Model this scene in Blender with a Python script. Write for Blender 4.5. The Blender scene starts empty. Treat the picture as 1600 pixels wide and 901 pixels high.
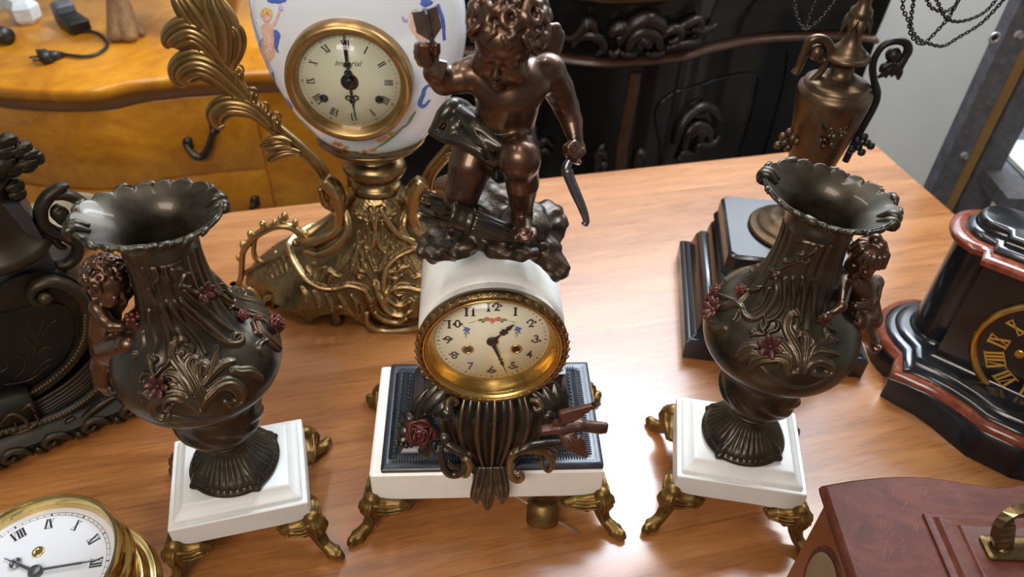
import bpy, bmesh, math, random
import numpy as np
from mathutils import Vector, Matrix, geometry
random.seed(7)
rng = np.random.default_rng(11)
PI = math.pi
C = bpy.context.scene.collection
ZT = 0.76                                   # height of the table top above the floor
# ---------------------------------------------------------------- camera model (1600 x 901)
F = 1190.0; TH = math.radians(41.16); RO = .0397; CAM = np.array([0, 0, .74])   # z above the table
_f = np.array([0, math.cos(TH), -math.sin(TH)]); _u0 = np.array([0, math.sin(TH), math.cos(TH)]); _r0 = np.array([1., 0, 0])
_r = math.cos(RO)*_r0 + math.sin(RO)*_u0; _u = -math.sin(RO)*_r0 + math.cos(RO)*_u0
def A(*v): return np.array(v, float)
def ray(x, y): return _f + _r*(x-800)/F - _u*(y-450.5)/F
def pz(x, y, z): d = ray(x, y); return CAM + d*(z-CAM[2])/d[2]
def py(x, y, Y): d = ray(x, y); return CAM + d*Y/d[1]
def pl(x, y, P, N): d = ray(x, y); P = np.asarray(P, float); N = np.asarray(N, float); return CAM + d*((P-CAM) @ N)/(d @ N)
def pj(P):
    d = np.atleast_2d(P) - CAM; w = d @ _f
    return np.stack([800+F*(d @ _r)/w, 450.5-F*(d @ _u)/w, w], -1)
def unit(v): v = np.asarray(v, float); return v/(np.linalg.norm(v)+1e-12)
def rotz(a): c, s = math.cos(a), math.sin(a); return np.array([[c, -s, 0], [s, c, 0], [0, 0, 1.]])
# ---------------------------------------------------------------- materials
def nmat(name):
    m = bpy.data.materials.new(name); m.use_nodes = True
    nt = m.node_tree; b = nt.nodes['Principled BSDF']
    return m, nt, b
def rgb(c): return (c[0], c[1], c[2], 1)
def ramp(nt, fac, stops):
    r = nt.nodes.new('ShaderNodeValToRGB'); nt.links.new(fac, r.inputs[0])
    e = r.color_ramp.elements
    e[0].position, e[0].color = stops[0][0], rgb(stops[0][1]); e[1].position, e[1].color = stops[-1][0], rgb(stops[-1][1])
    for p, c in stops[1:-1]:
        n = e.new(p); n.color = rgb(c)
    return r.outputs[0]
def coords(nt, scale=(1, 1, 1), rot=(0, 0, 0), loc=(0, 0, 0)):
    t = nt.nodes.new('ShaderNodeTexCoord'); mp = nt.nodes.new('ShaderNodeMapping')
    mp.inputs['Scale'].default_value = scale; mp.inputs['Rotation'].default_value = rot; mp.inputs['Location'].default_value = loc
    nt.links.new(t.outputs['Object'], mp.inputs[0]); return mp.outputs[0]
def noise(nt, vec, scale, detail=4, rough=.55, dist=0):
    n = nt.nodes.new('ShaderNodeTexNoise'); nt.links.new(vec, n.inputs['Vector'])
    n.inputs['Scale'].default_value = scale; n.inputs['Detail'].default_value = detail
    n.inputs['Roughness'].default_value = rough; n.inputs['Distortion'].default_value = dist
    return n.outputs['Fac']
def mixc(nt, fac, a, b, mode='MIX'):
    m = nt.nodes.new('ShaderNodeMix'); m.data_type = 'RGBA'; m.blend_type = mode
    for s, v in ((m.inputs[0], fac), (m.inputs[6], a), (m.inputs[7], b)):
        if isinstance(v, (int, float)): s.default_value = v
        elif isinstance(v, tuple): s.default_value = rgb(v)
        else: nt.links.new(v, s)
    return m.outputs[2]
def math_(nt, op, a, b=0.0):
    m = nt.nodes.new('ShaderNodeMath'); m.operation = op
    for s, v in ((m.inputs[0], a), (m.inputs[1], b)):
        if isinstance(v, (int, float)): s.default_value = v
        else: nt.links.new(v, s)
    return m.outputs[0]
def bump(nt, b, h, strength=.2, dist=.001):
    n = nt.nodes.new('ShaderNodeBump'); n.inputs['Strength'].default_value = strength; n.inputs['Distance'].default_value = dist
    nt.links.new(h, n.inputs['Height']); nt.links.new(n.outputs[0], b.inputs['Normal'])
def simple(name, c1, c2=None, metal=0., rough=.4, nscale=30., bscale=None, bstr=.2, bdist=.0006, rough2=None, coat=0., relief=None, spec=.5):
    m, nt, b = nmat(name); v = coords(nt)
    b.inputs['Metallic'].default_value = metal; b.inputs['Roughness'].default_value = rough
    b.inputs['Specular IOR Level'].default_value = spec
    col = rgb(c1)
    if c2 is not None:
        n = noise(nt, v, nscale, 5, .6)
        col = ramp(nt, n, [(.32, c1), (.68, c2)])
        if rough2 is not None:
            mr = nt.nodes.new('ShaderNodeMapRange'); nt.links.new(n, mr.inputs[0])
            mr.inputs[1].default_value = .3; mr.inputs[2].default_value = .7; mr.inputs[3].default_value = rough; mr.inputs[4].default_value = rough2
            nt.links.new(mr.outputs[0], b.inputs['Roughness'])
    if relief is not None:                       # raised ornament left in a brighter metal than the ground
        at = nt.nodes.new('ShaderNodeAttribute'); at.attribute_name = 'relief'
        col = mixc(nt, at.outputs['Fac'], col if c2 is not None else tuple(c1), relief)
    if isinstance(col, tuple): b.inputs['Base Color'].default_value = col
    else: nt.links.new(col, b.inputs['Base Color'])
    if bscale:
        bump(nt, b, noise(nt, v, bscale, 4, .6), bstr, bdist)
    if coat: b.inputs['Coat Weight'].default_value = coat; b.inputs['Coat Roughness'].default_value = .08
    return m
# ---------------------------------------------------------------- objects
def thing(name, label, cat, loc, group=None):
    o = bpy.data.objects.new(name, None); C.objects.link(o); o.empty_display_size = .03
    o.location = (loc[0], loc[1], loc[2]+ZT); o['label'] = label; o['category'] = cat
    if group: o['group'] = group
    o['_o'] = [float(loc[0]), float(loc[1]), float(loc[2])]
    return o
def origin(p):
    if p is None: return np.array([0, 0, -ZT])
    while p.parent: p = p.parent
    return np.array(list(p['_o']))
def mesh(name, V, Fs, mat, parent=None, smooth=True, attr=None, label=None, sharp=None, recalc=True, clamp=True):
    """one mesh object, its vertices given in table coordinates"""
    V = np.asarray(V, float)
    if clamp and parent is not None and abs(origin(parent)[2]) < 1e-9: V = V.copy(); V[:, 2] = np.maximum(V[:, 2], .0003)   # nothing dips into the table top
    V = V - origin(parent)
    me = bpy.data.meshes.new(name)
    if isinstance(Fs, np.ndarray): Fs = Fs.tolist()
    me.from_pydata(V.tolist(), [], Fs)
    if smooth: me.polygons.foreach_set('use_smooth', np.ones(len(me.polygons), bool))
    if attr is not None:
        a = me.attributes.new('relief', 'FLOAT', 'POINT'); a.data.foreach_set('value', np.asarray(attr, np.float32))
    mats = mat if isinstance(mat, (list, tuple)) else [mat]
    for m in mats: me.materials.append(m)
    me.validate(); me.update()
    if len(me.polygons) < 40000 and recalc:
        bm = bmesh.new(); bm.from_mesh(me); bmesh.ops.recalc_face_normals(bm, faces=bm.faces); bm.to_mesh(me); bm.free(); me.update()
    if smooth and sharp is not None:
        me.set_sharp_from_angle(angle=math.radians(sharp))
    o = bpy.data.objects.new(name, me); C.objects.link(o)
    if parent is not None: o.parent = parent
    if label: o['label'] = label
    return o
def tag(o, label, cat, group=None):
    o['label'] = label; o['category'] = cat
    if group: o['group'] = group
    return o
def struct(name, V, Fs, mat, smooth=False):
    o = mesh(name, V, Fs, mat, None, smooth); o['kind'] = 'structure'; return o
class MB:
    def __init__(s): s.V = []; s.F = []; s.A = []; s.n = 0
    def add(s, VF, attr=0.):
        V, Fs = VF[0], VF[1]; V = np.asarray(V, float)
        s.V.append(V); Fs = Fs.tolist() if isinstance(Fs, np.ndarray) else Fs
        s.F += [[i+s.n for i in f] for f in Fs]; s.A.append(np.full(len(V), attr) if np.isscalar(attr) else attr); s.n += len(V); return s
    def get(s): return np.concatenate(s.V), s.F
    def build(s, name, mat, parent=None, smooth=True, sharp=None, label=None):
        V, Fs = s.get(); return mesh(name, V, Fs, mat, parent, smooth, np.concatenate(s.A), label, sharp)
def gridfaces(nu, nv, wrapu=False, wrapv=False, flip=False):
    iu = np.arange(nu if wrapu else nu-1); iv = np.arange(nv if wrapv else nv-1)
    a, b = np.meshgrid(iu, iv, indexing='ij'); a2, b2 = (a+1) % nu, (b+1) % nv
    q = np.stack([a*nv+b, a2*nv+b, a2*nv+b2, a*nv+b2], -1).reshape(-1, 4)
    return q[:, ::-1] if flip else q
def crom(P, n=8, closed=False):
    """Catmull-Rom through the points P (k x d)"""
    P = np.asarray(P, float)
    if len(P) < 3 and not closed:
        t = np.linspace(0, 1, n+1)[:, None]; return P[0]*(1-t)+P[-1]*t
    Q = np.concatenate([P[-1:], P, P[:2]]) if closed else np.concatenate([2*P[:1]-P[1:2], P, 2*P[-1:]-P[-2:-1]])
    out = []
    for i in range(len(Q)-3):
        p0, p1, p2, p3 = Q[i:i+4]
        for t in np.arange(n)/n:
            out.append(.5*((2*p1)+(-p0+p2)*t+(2*p0-5*p1+4*p2-p3)*t*t+(-p0+3*p1-3*p2+p3)*t**3))
    if not closed: out.append(P[-1])
    return np.array(out)
def frames(P, up=None, closed=False):
    P = np.asarray(P, float); T = np.roll(P, -1, 0)-np.roll(P, 1, 0) if closed else np.gradient(P, axis=0)
    T /= np.linalg.norm(T, axis=1)[:, None]+1e-12
    N = np.zeros_like(T)
    n = np.asarray(up if up is not None else (A(0, 0, 1) if abs(T[0][2]) < .9 else A(1, 0, 0)), float)
    for i in range(len(P)):
        v = n if up is None else np.asarray(up, float)
        v = v-(v @ T[i])*T[i]
        if np.linalg.norm(v) < 1e-6: v = np.cross(T[i], A(.3, .5, .8))
        n = unit(v); N[i] = n
    return T, N, np.cross(T, N)
def tube(P, R, n=8, flat=1.0, up=None, closed=False, section=None):
    """swept tube; flat squeezes it along `up`; section = (a, b) polygon"""
    P = np.asarray(P, float); k = len(P)
    R = np.interp(np.linspace(0, 1, k), np.linspace(0, 1, len(R)), R) if not np.isscalar(R) else np.full(k, R)
    T, N, B = frames(P, up, closed)
    if section is None:
        a = np.arange(n)/n*2*PI; sec = np.stack([np.cos(a)*flat, np.sin(a)], -1)
    else: sec = np.asarray(section, float); n = len(sec)
    V = P[:, None]+R[:, None, None]*(sec[None, :, :1]*N[:, None]+sec[None, :, 1:]*B[:, None])
    Fs = gridfaces(k, n, closed, True).tolist(); V = V.reshape(-1, 3)
    if not closed: Fs.append(list(range(n))); Fs.append([(k-1)*n+i for i in range(n)][::-1])
    return V, Fs
def lathe(prof, n=48, c=(0, 0), rx=1., ry=1., rot=0.):
    """prof: (radius, z) list from bottom to top about the vertical through c"""
    p = np.asarray(prof, float); a = np.arange(n)/n*2*PI+rot
    V = np.stack([c[0]+rx*p[None, :, 0]*np.cos(a)[:, None], c[1]+ry*p[None, :, 0]*np.sin(a)[:, None], np.broadcast_to(p[None, :, 1], (n, len(p)))], -1)
    m = len(p); Fs = gridfaces(n, m, True, False).tolist(); V = V.reshape(-1, 3)
    if p[0, 0] > 1e-5: Fs.append([i*m for i in range(n)][::-1])
    if p[-1, 0] > 1e-5 and not (m == 2 and p[0, 0] <= 1e-5): Fs.append([i*m+m-1 for i in range(n)])
    return V, Fs
def xform(VF, M=None, t=(0, 0, 0)):
    V = np.asarray(VF[0], float)
    if M is not None: V = V @ np.asarray(M).T
    return V+np.asarray(t, float), VF[1]
def axes(n, up=(0, 0, 1)):
    """matrix whose columns are x (right), y (up in plane), z = n"""
    z = unit(n); x = np.cross(up, z); x = unit(x); y = np.cross(z, x); return np.stack([x, y, z], 1)
def loft(polys, cap=True):
    """polys: list of k x 3 rings with equal counts, bottom to top, counter-clockwise"""
    m = len(polys[0]); V = np.concatenate(polys); k = len(polys)
    Fs = gridfaces(k, m, False, True, flip=True).tolist()
    Fs = [f[::-1] for f in Fs]
    Fs = [[i*m+j, i*m+(j+1) % m, (i+1)*m+(j+1) % m, (i+1)*m+j] for i in range(k-1) for j in range(m)]
    if cap: Fs.append(list(range(m))[::-1]); Fs.append([(k-1)*m+j for j in range(m)])
    return V, Fs
def rect(w, d, r=0., n=4):
    if r <= 0: return A([-w/2, -d/2], [w/2, -d/2], [w/2, d/2], [-w/2, d/2]).reshape(-1, 2)
    out = []
    for cx, cy, a0 in ((w/2-r, -d/2+r, -PI/2), (w/2-r, d/2-r, 0), (-w/2+r, d/2-r, PI/2), (-w/2+r, -d/2+r, PI)):
        for k in range(n+1): a = a0+PI/2*k/n; out.append((cx+r*math.cos(a), cy+r*math.sin(a)))
    return np.array(out)
def rectloft(w, d, prof, c=(0, 0), yaw=0., r=.002, n=3):
    """prof: (inset, z)"""
    rings = []
    for ins, z in prof:
        p = rect(w-2*ins, d-2*ins, min(r, (min(w, d)/2-ins)*.9), n)
        p3 = np.concatenate([p, np.full((len(p), 1), z)], 1) @ rotz(yaw).T + A(c[0], c[1], 0); rings.append(p3)
    return loft(rings)
def offset2(poly, o):
    P = np.asarray(poly, float); a = np.roll(P, 1, 0); b = np.roll(P, -1, 0)
    e1 = P-a; e2 = b-P; e1 /= np.linalg.norm(e1, axis=1)[:, None]+1e-12; e2 /= np.linalg.norm(e2, axis=1)[:, None]+1e-12
    n1 = np.stack([e1[:, 1], -e1[:, 0]], 1); n2 = np.stack([e2[:, 1], -e2[:, 0]], 1)
    n = n1+n2; n /= np.linalg.norm(n, axis=1)[:, None]+1e-12
    s = 1/np.clip((n*n1).sum(1), .5, 1); return P+n*(o*s)[:, None]
def polyloft(poly, prof):
    """poly counter-clockwise outline (k x 2); prof: (outward offset, z)"""
    return loft([np.concatenate([offset2(poly, o), np.full((len(poly), 1), z)], 1) for o, z in prof])
def prism(P3, N, th):
    """outline P3 (k x 3 planar) given thickness th along -N"""
    P3 = np.asarray(P3, float); N = unit(N); k = len(P3)
    V = np.concatenate([P3, P3-N*th]); Fs = [list(range(k)), [k+i for i in range(k)][::-1]]+[[i, k+i, k+(i+1) % k, (i+1) % k] for i in range(k)]
    return V, Fs
def ball(c, r, nu=10, nv=7, M=None):
    r = np.full(3, r) if np.isscalar(r) else np.asarray(r, float)
    th = np.linspace(-PI/2, PI/2, nv); p = [(max(math.cos(t), 1e-6), math.sin(t)) for t in th]
    V, Fs = lathe(p, nu); V = V*r
    if M is not None: V = V @ np.asarray(M).T
    return V+np.asarray(c, float), Fs
def disc(c, N, r0, r1, n=48, th=.0006, up=(0, 0, 1)):
    """flat ring or disc of small thickness facing N"""
    M = axes(N, up); p = [(r0, 0), (r1, 0), (r1, th), (r0, th)] if r0 > 0 else [(1e-6, 0), (r1, 0), (r1, th), (1e-6, th)]
    V, Fs = lathe(p, n)
    if r0 > 0:
        m = 4; Fs = gridfaces(n, m, True, True).tolist()
    return xform((V, Fs), M, c)
def inplane(c, N, pts2, h=0., up=(0, 0, 1)):
    M = axes(N, up); p = np.asarray(pts2, float)
    return np.asarray(c)+p[:, :1]*M[:, 0]+p[:, 1:2]*M[:, 1]+h*M[:, 2]
# ---------------------------------------------------------------- signed-distance sculpting + surface nets
class SDF:
    def __init__(s, lo, hi, h):
        s.lo = np.asarray(lo, float); s.h = h; s.n = np.ceil((np.asarray(hi)-s.lo)/h).astype(int)+1
        s.D = np.full(s.n, 1.0, np.float32)
    def sub_(s, lo, hi):
        i0 = np.clip(np.floor((lo-s.lo)/s.h).astype(int), 0, s.n-1); i1 = np.clip(np.ceil((hi-s.lo)/s.h).astype(int)+1, 1, s.n)
        i1 = np.maximum(i1, i0+1)
        sl = tuple(slice(a, b) for a, b in zip(i0, i1))
        g = [(s.lo[k]+s.h*np.arange(i0[k], i1[k])).astype(np.float32) for k in range(3)]
        return sl, np.meshgrid(*g, indexing='ij')
    def put(s, sl, d, k, sub=False):
        o = s.D[sl]
        if sub:
            hh = np.clip(.5-.5*(o+d)/k, 0, 1) if k > 0 else None
            s.D[sl] = np.maximum(o, -d) if k <= 0 else o*(1-hh)+(-d)*hh+k*hh*(1-hh)
        elif k <= 0: s.D[sl] = np.minimum(o, d)
        else:
            hh = np.clip(.5+.5*(o-d)/k, 0, 1); s.D[sl] = o*(1-hh)+d*hh-k*hh*(1-hh)
    def chain(s, P, R, k=.003, sub=False):
        P = np.asarray(P, float); R = np.full(len(P), R) if np.isscalar(R) else np.interp(np.linspace(0, 1, len(P)), np.linspace(0, 1, len(R)), R)
        m = R.max()+max(k*1.5, 3*s.h)
        sl, (X, Y, Z) = s.sub_(P.min(0)-m, P.max(0)+m); d = None
        for i in range(max(len(P)-1, 1)):
            a = P[i]; b = P[min(i+1, len(P)-1)]; ab = b-a; L = ab @ ab+1e-12
            t = np.clip(((X-a[0])*ab[0]+(Y-a[1])*ab[1]+(Z-a[2])*ab[2])/L, 0, 1)
            e = np.sqrt((X-a[0]-t*ab[0])**2+(Y-a[1]-t*ab[1])**2+(Z-a[2]-t*ab[2])**2)-(R[i]+t*(R[min(i+1, len(P)-1)]-R[i]))
            d = e if d is None else np.minimum(d, e)
        s.put(sl, d, k, sub); return s
    def ell(s, c, r, M=None, k=.003, sub=False):
        c = np.asarray(c, float); r = np.full(3, r) if np.isscalar(r) else np.asarray(r, float)
        m = r.max()+max(k*1.5, 3*s.h); sl, (X, Y, Z) = s.sub_(c-m, c+m)
        X, Y, Z = X-c[0], Y-c[1], Z-c[2]
        if M is not None:
            M = np.asarray(M); X, Y, Z = (M[0, j]*X+M[1, j]*Y+M[2, j]*Z for j in range(3))
        q = np.sqrt((X/r[0])**2+(Y/r[1])**2+(Z/r[2])**2); g = np.sqrt((X/r[0]**2)**2+(Y/r[1]**2)**2+(Z/r[2]**2)**2)+1e-9
        s.put(sl, q*(q-1)/g, k, sub); return s
    def surf(s):
        D = s.D; S = D < 0; n = s.n-1
        cs = [(a, b, c) for a in (0, 1) for b in (0, 1) for c in (0, 1)]
        def cor(arr, o): return arr[o[0]:o[0]+n[0], o[1]:o[1]+n[1], o[2]:o[2]+n[2]]
        cnt = sum(cor(S, o).astype(np.int8) for o in cs); act = (cnt > 0) & (cnt < 8)
        I = np.argwhere(act); idx = np.full(n, -1, np.int64); idx[act] = np.arange(len(I))
        vals = {o: D[I[:, 0]+o[0], I[:, 1]+o[1], I[:, 2]+o[2]] for o in cs}
        acc = np.zeros((len(I), 3)); w = np.zeros(len(I))
        for o in cs:
            for ax in range(3):
                if o[ax]: continue
                o2 = list(o); o2[ax] = 1; o2 = tuple(o2); a, b = vals[o], vals[o2]; cr = (a < 0) != (b < 0)
                t = np.where(cr, a/(a-b+1e-20), 0)
                p = np.tile(np.array(o, float), (len(I), 1)); p[:, ax] = t
                acc[cr] += p[cr]; w[cr] += 1
        V = s.lo+s.h*(I+acc/np.maximum(w, 1)[:, None]); Fs = []
        for ax in range(3):
            sl0 = [slice(None)]*3; sl1 = [slice(None)]*3; sl0[ax] = slice(0, -1); sl1[ax] = slice(1, None)
            a, b = S[tuple(sl0)], S[tuple(sl1)]; e = np.argwhere(a != b)
            u, v = (ax+1) % 3, (ax+2) % 3
            ok = (e[:, u] > 0) & (e[:, v] > 0) & (e[:, u] < n[u]) & (e[:, v] < n[v]); e = e[ok]
            def cell(du, dv):
                q = e.copy(); q[:, u] -= du; q[:, v] -= dv; return idx[q[:, 0], q[:, 1], q[:, 2]]
            q = np.stack([cell(1, 1), cell(0, 1), cell(0, 0), cell(1, 0)], 1)
            fl = ~a[tuple(e.T)]; q[fl] = q[fl][:, ::-1]; Fs.append(q)
        Fs = np.concatenate(Fs); Fs = Fs[(Fs >= 0).all(1)]
        return V, Fs
def smooth_vf(V, Fs, it=2, lam=.5):
    E = np.concatenate([Fs[:, [0, 1]], Fs[:, [1, 2]], Fs[:, [2, 3]], Fs[:, [3, 0]]]); E = np.concatenate([E, E[:, ::-1]])
    cnt = np.bincount(E[:, 0], minlength=len(V))[:, None]+1e-9
    for _ in range(it):
        s = np.stack([np.bincount(E[:, 0], weights=V[E[:, 1], k], minlength=len(V)) for k in range(3)], 1)
        V = V+lam*(s/cnt-V)
    return V, Fs
# ---------------------------------------------------------------- relief on a dense grid
def gnorm(P, wrapu=True):
    """normals of a grid (nu, nv, 3)"""
    du = np.roll(P, -1, 0)-np.roll(P, 1, 0) if wrapu else np.gradient(P, axis=0)
    dv = np.gradient(P, axis=1); n = np.cross(du, dv); return n/(np.linalg.norm(n, axis=-1, keepdims=True)+1e-15)
_PJ = {}
def trace(px, P, N, n=6, closed=False):
    """follow photo points px on the visible side of the surface points P"""
    q = crom(px, n, closed); out = []
    if id(P) not in _PJ:
        front = ((CAM-P)*N).sum(1) > 0; _PJ[id(P)] = (P[front], pj(P[front]), P)
    fp0, fr0, _ = _PJ[id(P)]; s = (fr0[:, 0] > q[:, 0].min()-25) & (fr0[:, 0] < q[:, 0].max()+25) & (fr0[:, 1] > q[:, 1].min()-25) & (fr0[:, 1] < q[:, 1].max()+25)
    fp, fr = (fp0[s], fr0[s]) if s.sum() > 3 else (fp0, fr0)
    for x, y in q:
        d2 = (fr[:, 0]-x)**2+(fr[:, 1]-y)**2; m = d2.min(); near = np.where(d2 < max(m*1.5, 2.0))[0]
        out.append(fp[near[np.argmin(fr[near, 2])]])
    out = np.array(out)
    if len(out) > 4:                              # calm the steps of the grid
        o = out.copy(); o[1:-1] = (out[:-2]+2*out[1:-1]+out[2:])/4; out = o
    return out
def relief(P, strokes):
    """strokes: (points, widths, heights, kind) -> height per point"""
    Hh = np.zeros(len(P))
    for pts, wd, ht, kind in strokes:
        k = len(pts); t0 = np.linspace(0, 1, k)
        wd = np.interp(t0, np.linspace(0, 1, len(wd)), wd) if not np.isscalar(wd) else np.full(k, wd)
        ht = np.interp(t0, np.linspace(0, 1, len(ht)), ht) if not np.isscalar(ht) else np.full(k, ht)
        m = wd.max()
        sel = np.where(((P > pts.min(0)-m) & (P < pts.max(0)+m)).all(1))[0]
        if not len(sel): continue
        Q = P[sel]; best = np.full(len(sel), 0.)
        for i in range(k-1):
            a, b = pts[i], pts[i+1]; ab = b-a; L = ab @ ab+1e-14
            t = np.clip(((Q-a) @ ab)/L, 0, 1); d = np.linalg.norm(Q-a-t[:, None]*ab, axis=1)
            w = wd[i]+t*(wd[i+1]-wd[i]); x = np.clip(d/np.maximum(w, 1e-6), 0, 1)
            pr = (1-x**2)**1.5
            if kind == 'leaf': pr = np.sqrt(np.maximum(1-x**2, 0))*(.76+.24*np.cos(x*PI*2.2))
            best = np.maximum(best, (ht[i]+t*(ht[i+1]-ht[i]))*pr)
        Hh[sel] = np.maximum(Hh[sel], best)
    return Hh
def spiral(c, r0, r1, a0, turns, n=28):
    t = np.linspace(0, 1, n); a = a0+turns*2*PI*t; r = r0+(r1-r0)*t
    return np.stack([c[0]+r*np.cos(a), c[1]+r*np.sin(a)], 1)
def text_vf(s, size, depth=.0003, shear=0., bold=0.):
    cu = bpy.data.curves.new('lettering', 'FONT'); cu.body = s; cu.size = size; cu.align_x = 'CENTER'; cu.align_y = 'CENTER'; cu.extrude = depth; cu.shear = shear; cu.offset = bold
    cu.resolution_u = 3
    o = bpy.data.objects.new('lettering', cu); C.objects.link(o)
    dg = bpy.context.evaluated_depsgraph_get(); me = bpy.data.meshes.new_from_object(o.evaluated_get(dg))
    V = np.array([v.co[:] for v in me.vertices]).reshape(-1, 3); Fs = [list(p.vertices) for p in me.polygons]
    bpy.data.objects.remove(o); bpy.data.curves.remove(cu); bpy.data.meshes.remove(me)
    return V, Fs
ROM = {1: 'I', 2: 'II', 3: 'III', 4: 'IIII', 5: 'V', 6: 'VI', 7: 'VII', 8: 'VIII', 9: 'IX', 10: 'X', 11: 'XI', 12: 'XII'}
def roman(n, h, w, thick=.16, thin=.05):
    """bars of a roman numeral centred on 0, 0 (2-D quads), w = width of one stroke cell"""
    cells = {'I': .55, 'V': 1.05, 'X': 1.1}; s = ROM[n]; tot = sum(cells[c] for c in s)*w; x = -tot/2; quads = []
    def bar(x0, y0, x1, y1, t):
        d = unit(A(x1-x0, y1-y0)); p = A(-d[1], d[0])*t/2; a, b = A(x0, y0), A(x1, y1); quads.append([a-p, b-p, b+p, a+p])
    for c in s:
        cw = cells[c]*w
        if c == 'I': bar(x+cw/2, -h/2, x+cw/2, h/2, thick*h)
        if c == 'V': bar(x+.12*cw, h/2, x+cw/2, -h/2, thick*h); bar(x+.88*cw, h/2, x+cw/2, -h/2, thin*h)
        if c == 'X': bar(x+.12*cw, h/2, x+.88*cw, -h/2, thick*h); bar(x+.88*cw, h/2, x+.12*cw, -h/2, thin*h)
        x += cw
    for sy in (-1, 1): quads.append([A(-tot/2, sy*h/2-thin*h/2), A(tot/2, sy*h/2-thin*h/2), A(tot/2, sy*h/2+thin*h/2), A(-tot/2, sy*h/2+thin*h/2)])
    return quads
# ---------------------------------------------------------------- the materials
M = {}
M['marble'] = simple('white_marble', (.78, .75, .68), (.86, .84, .79), 0, .22, 14, rough2=.35)
M['pmarble'] = simple('white_alabaster', (.63, .62, .585), (.70, .69, .66), 0, .38, 20, rough2=.5)
M['bronze'] = simple('brown_bronze', (.060, .030, .017), (.115, .056, .030), .78, .32, 60, 500, .10, .0003, .40, coat=.4)
M['bronze_dark'] = simple('dark_bronze', (.028, .022, .0145), (.060, .047, .029), .72, .33, 45, 700, .12, .0003, .46, relief=(.085, .056, .030), coat=.2)
M['rock'] = simple('bronze_rock', (.035, .026, .020), (.075, .050, .032), .7, .32, 70, 260, .5, .0010, .48, coat=.12)
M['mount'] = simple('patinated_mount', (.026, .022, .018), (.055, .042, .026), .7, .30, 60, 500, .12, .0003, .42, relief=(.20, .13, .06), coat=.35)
M['steel_dark'] = simple('gunmetal', (.11, .11, .118), (.18, .18, .185), .85, .32, 80)
M['ebony'] = simple('blue_black_base', (.011, .013, .019), (.020, .024, .033), 0, .30, 50, rough2=.42, coat=.1)
M['black_marble'] = simple('black_marble', (.008, .008, .010), (.016, .016, .018), 0, .12, 20, rough2=.22)
M['brass_foot'] = simple('worn_gilt', (.13, .072, .020), (.24, .145, .042), .85, .38, 80, 420, .3, .0005, .5)
M['brass'] = simple('bright_brass', (.66, .46, .16), (.74, .54, .22), 1., .16, 40, rough2=.24)
M['bezel'] = simple('gilt_bezel', (.58, .36, .09), (.68, .46, .14), 1., .22, 50, rough2=.34)
M['ebonised'] = simple('ebonised_panel', (.006, .006, .006), (.010, .009, .009), 0, .42, 30, spec=.2)
M['bezel_old'] = simple('worn_gilt_ring', (.34, .20, .075), (.46, .29, .12), .95, .30, 60, 400, .15, .0003, .40)
M['bezel_leaf'] = simple('bronzed_leaf_ring', (.12, .075, .032), (.24, .155, .068), .9, .30, 70, 500, .2, .0004, .42, relief=(.34, .22, .10))
M['antique_brass'] = simple('antique_brass', (.16, .103, .046), (.28, .185, .082), .95, .24, 55, 380, .15, .0005, .36, relief=(.44, .30, .135))
M['leaf_brass'] = simple('leaf_brass', (.17, .105, .04), (.28, .18, .07), .95, .30, 60, 500, .2, .0005, .42, relief=(.38, .25, .10))
M['urn'] = simple('urn_bronze', (.085, .053, .030), (.150, .098, .056), .85, .30, 40, 300, .1, .0004, .42, relief=(.12, .085, .055))
M['dial_cream'] = simple('cream_enamel', (.86, .82, .62), (.89, .85, .68), 0, .22, 30)
M['dial_green'] = simple('ivory_dial', (.62, .62, .44), (.67, .66, .49), 0, .35, 20)
M['dial_white'] = simple('white_enamel', (.62, .63, .66), None, 0, .18)
M['ink'] = simple('black_paint', (.012, .011, .012), None, 0, .4)
M['ink_soft'] = simple('brown_black_paint', (.03, .022, .016), None, 0, .4)
M['hand'] = simple('blued_steel', (.03, .026, .026), None, .6, .3)
M['gold_ink'] = simple('gilt_numerals', (.62, .36, .06), (.72, .46, .10), .55, .35, 60)
M['rose'] = simple('red_patina', (.075, .018, .013), (.14, .036, .024), .5, .30, 90, rough2=.42)
M['rose_dull'] = simple('dull_red_patina', (.070, .024, .019), (.12, .042, .032), .6, .34, 120)
M['bird'] = simple('bird_patina', (.075, .035, .028), (.13, .065, .05), .6, .32, 90, 400, .2, .0004, .45)
M['porcelain'] = simple('porcelain', (.74, .79, .86), (.78, .82, .88), 0, .10, 8, coat=.6)
M['blue'] = simple('blue_glaze', (.05, .10, .42), (.12, .20, .58), 0, .15, 60)
M['blue_pale'] = simple('pale_blue_glaze', (.20, .30, .66), (.34, .44, .76), 0, .15, 60)
M['flesh'] = simple('flesh_glaze', (.72, .42, .30), (.80, .56, .44), 0, .15, 120)
M['hair_glaze'] = simple('yellow_glaze', (.62, .36, .10), (.72, .48, .18), 0, .15, 120)
M['green'] = simple('green_glaze', (.14, .24, .08), (.26, .34, .14), 0, .2, 120)
M['pink'] = simple('pink_glaze', (.75, .22, .18), (.82, .38, .32), 0, .2, 200)
M['orange'] = simple('orange_glaze', (.62, .20, .06), (.72, .34, .12), 0, .2, 160)
M['lilac'] = simple('lilac_glaze', (.52, .36, .62), None, 0, .2)
M['paint_black'] = simple('black_lacquer', (.006, .006, .006), (.010, .009, .008), 0, .10, 12, coat=.2)
M['carved'] = simple('carved_dark_wood', (.012, .007, .005), (.028, .015, .011), 0, .34, 30, 200, .2, .0008)
M['carved_brown'] = simple('brown_moulding', (.045, .018, .008), (.08, .034, .014), 0, .3, 30)
M['wall'] = simple('white_wall', (.60, .60, .57), (.64, .64, .61), 0, .6, 3)
M['floor'] = simple('floor_tiles', (.16, .13, .10), (.22, .18, .14), 0, .5, 6)
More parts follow.
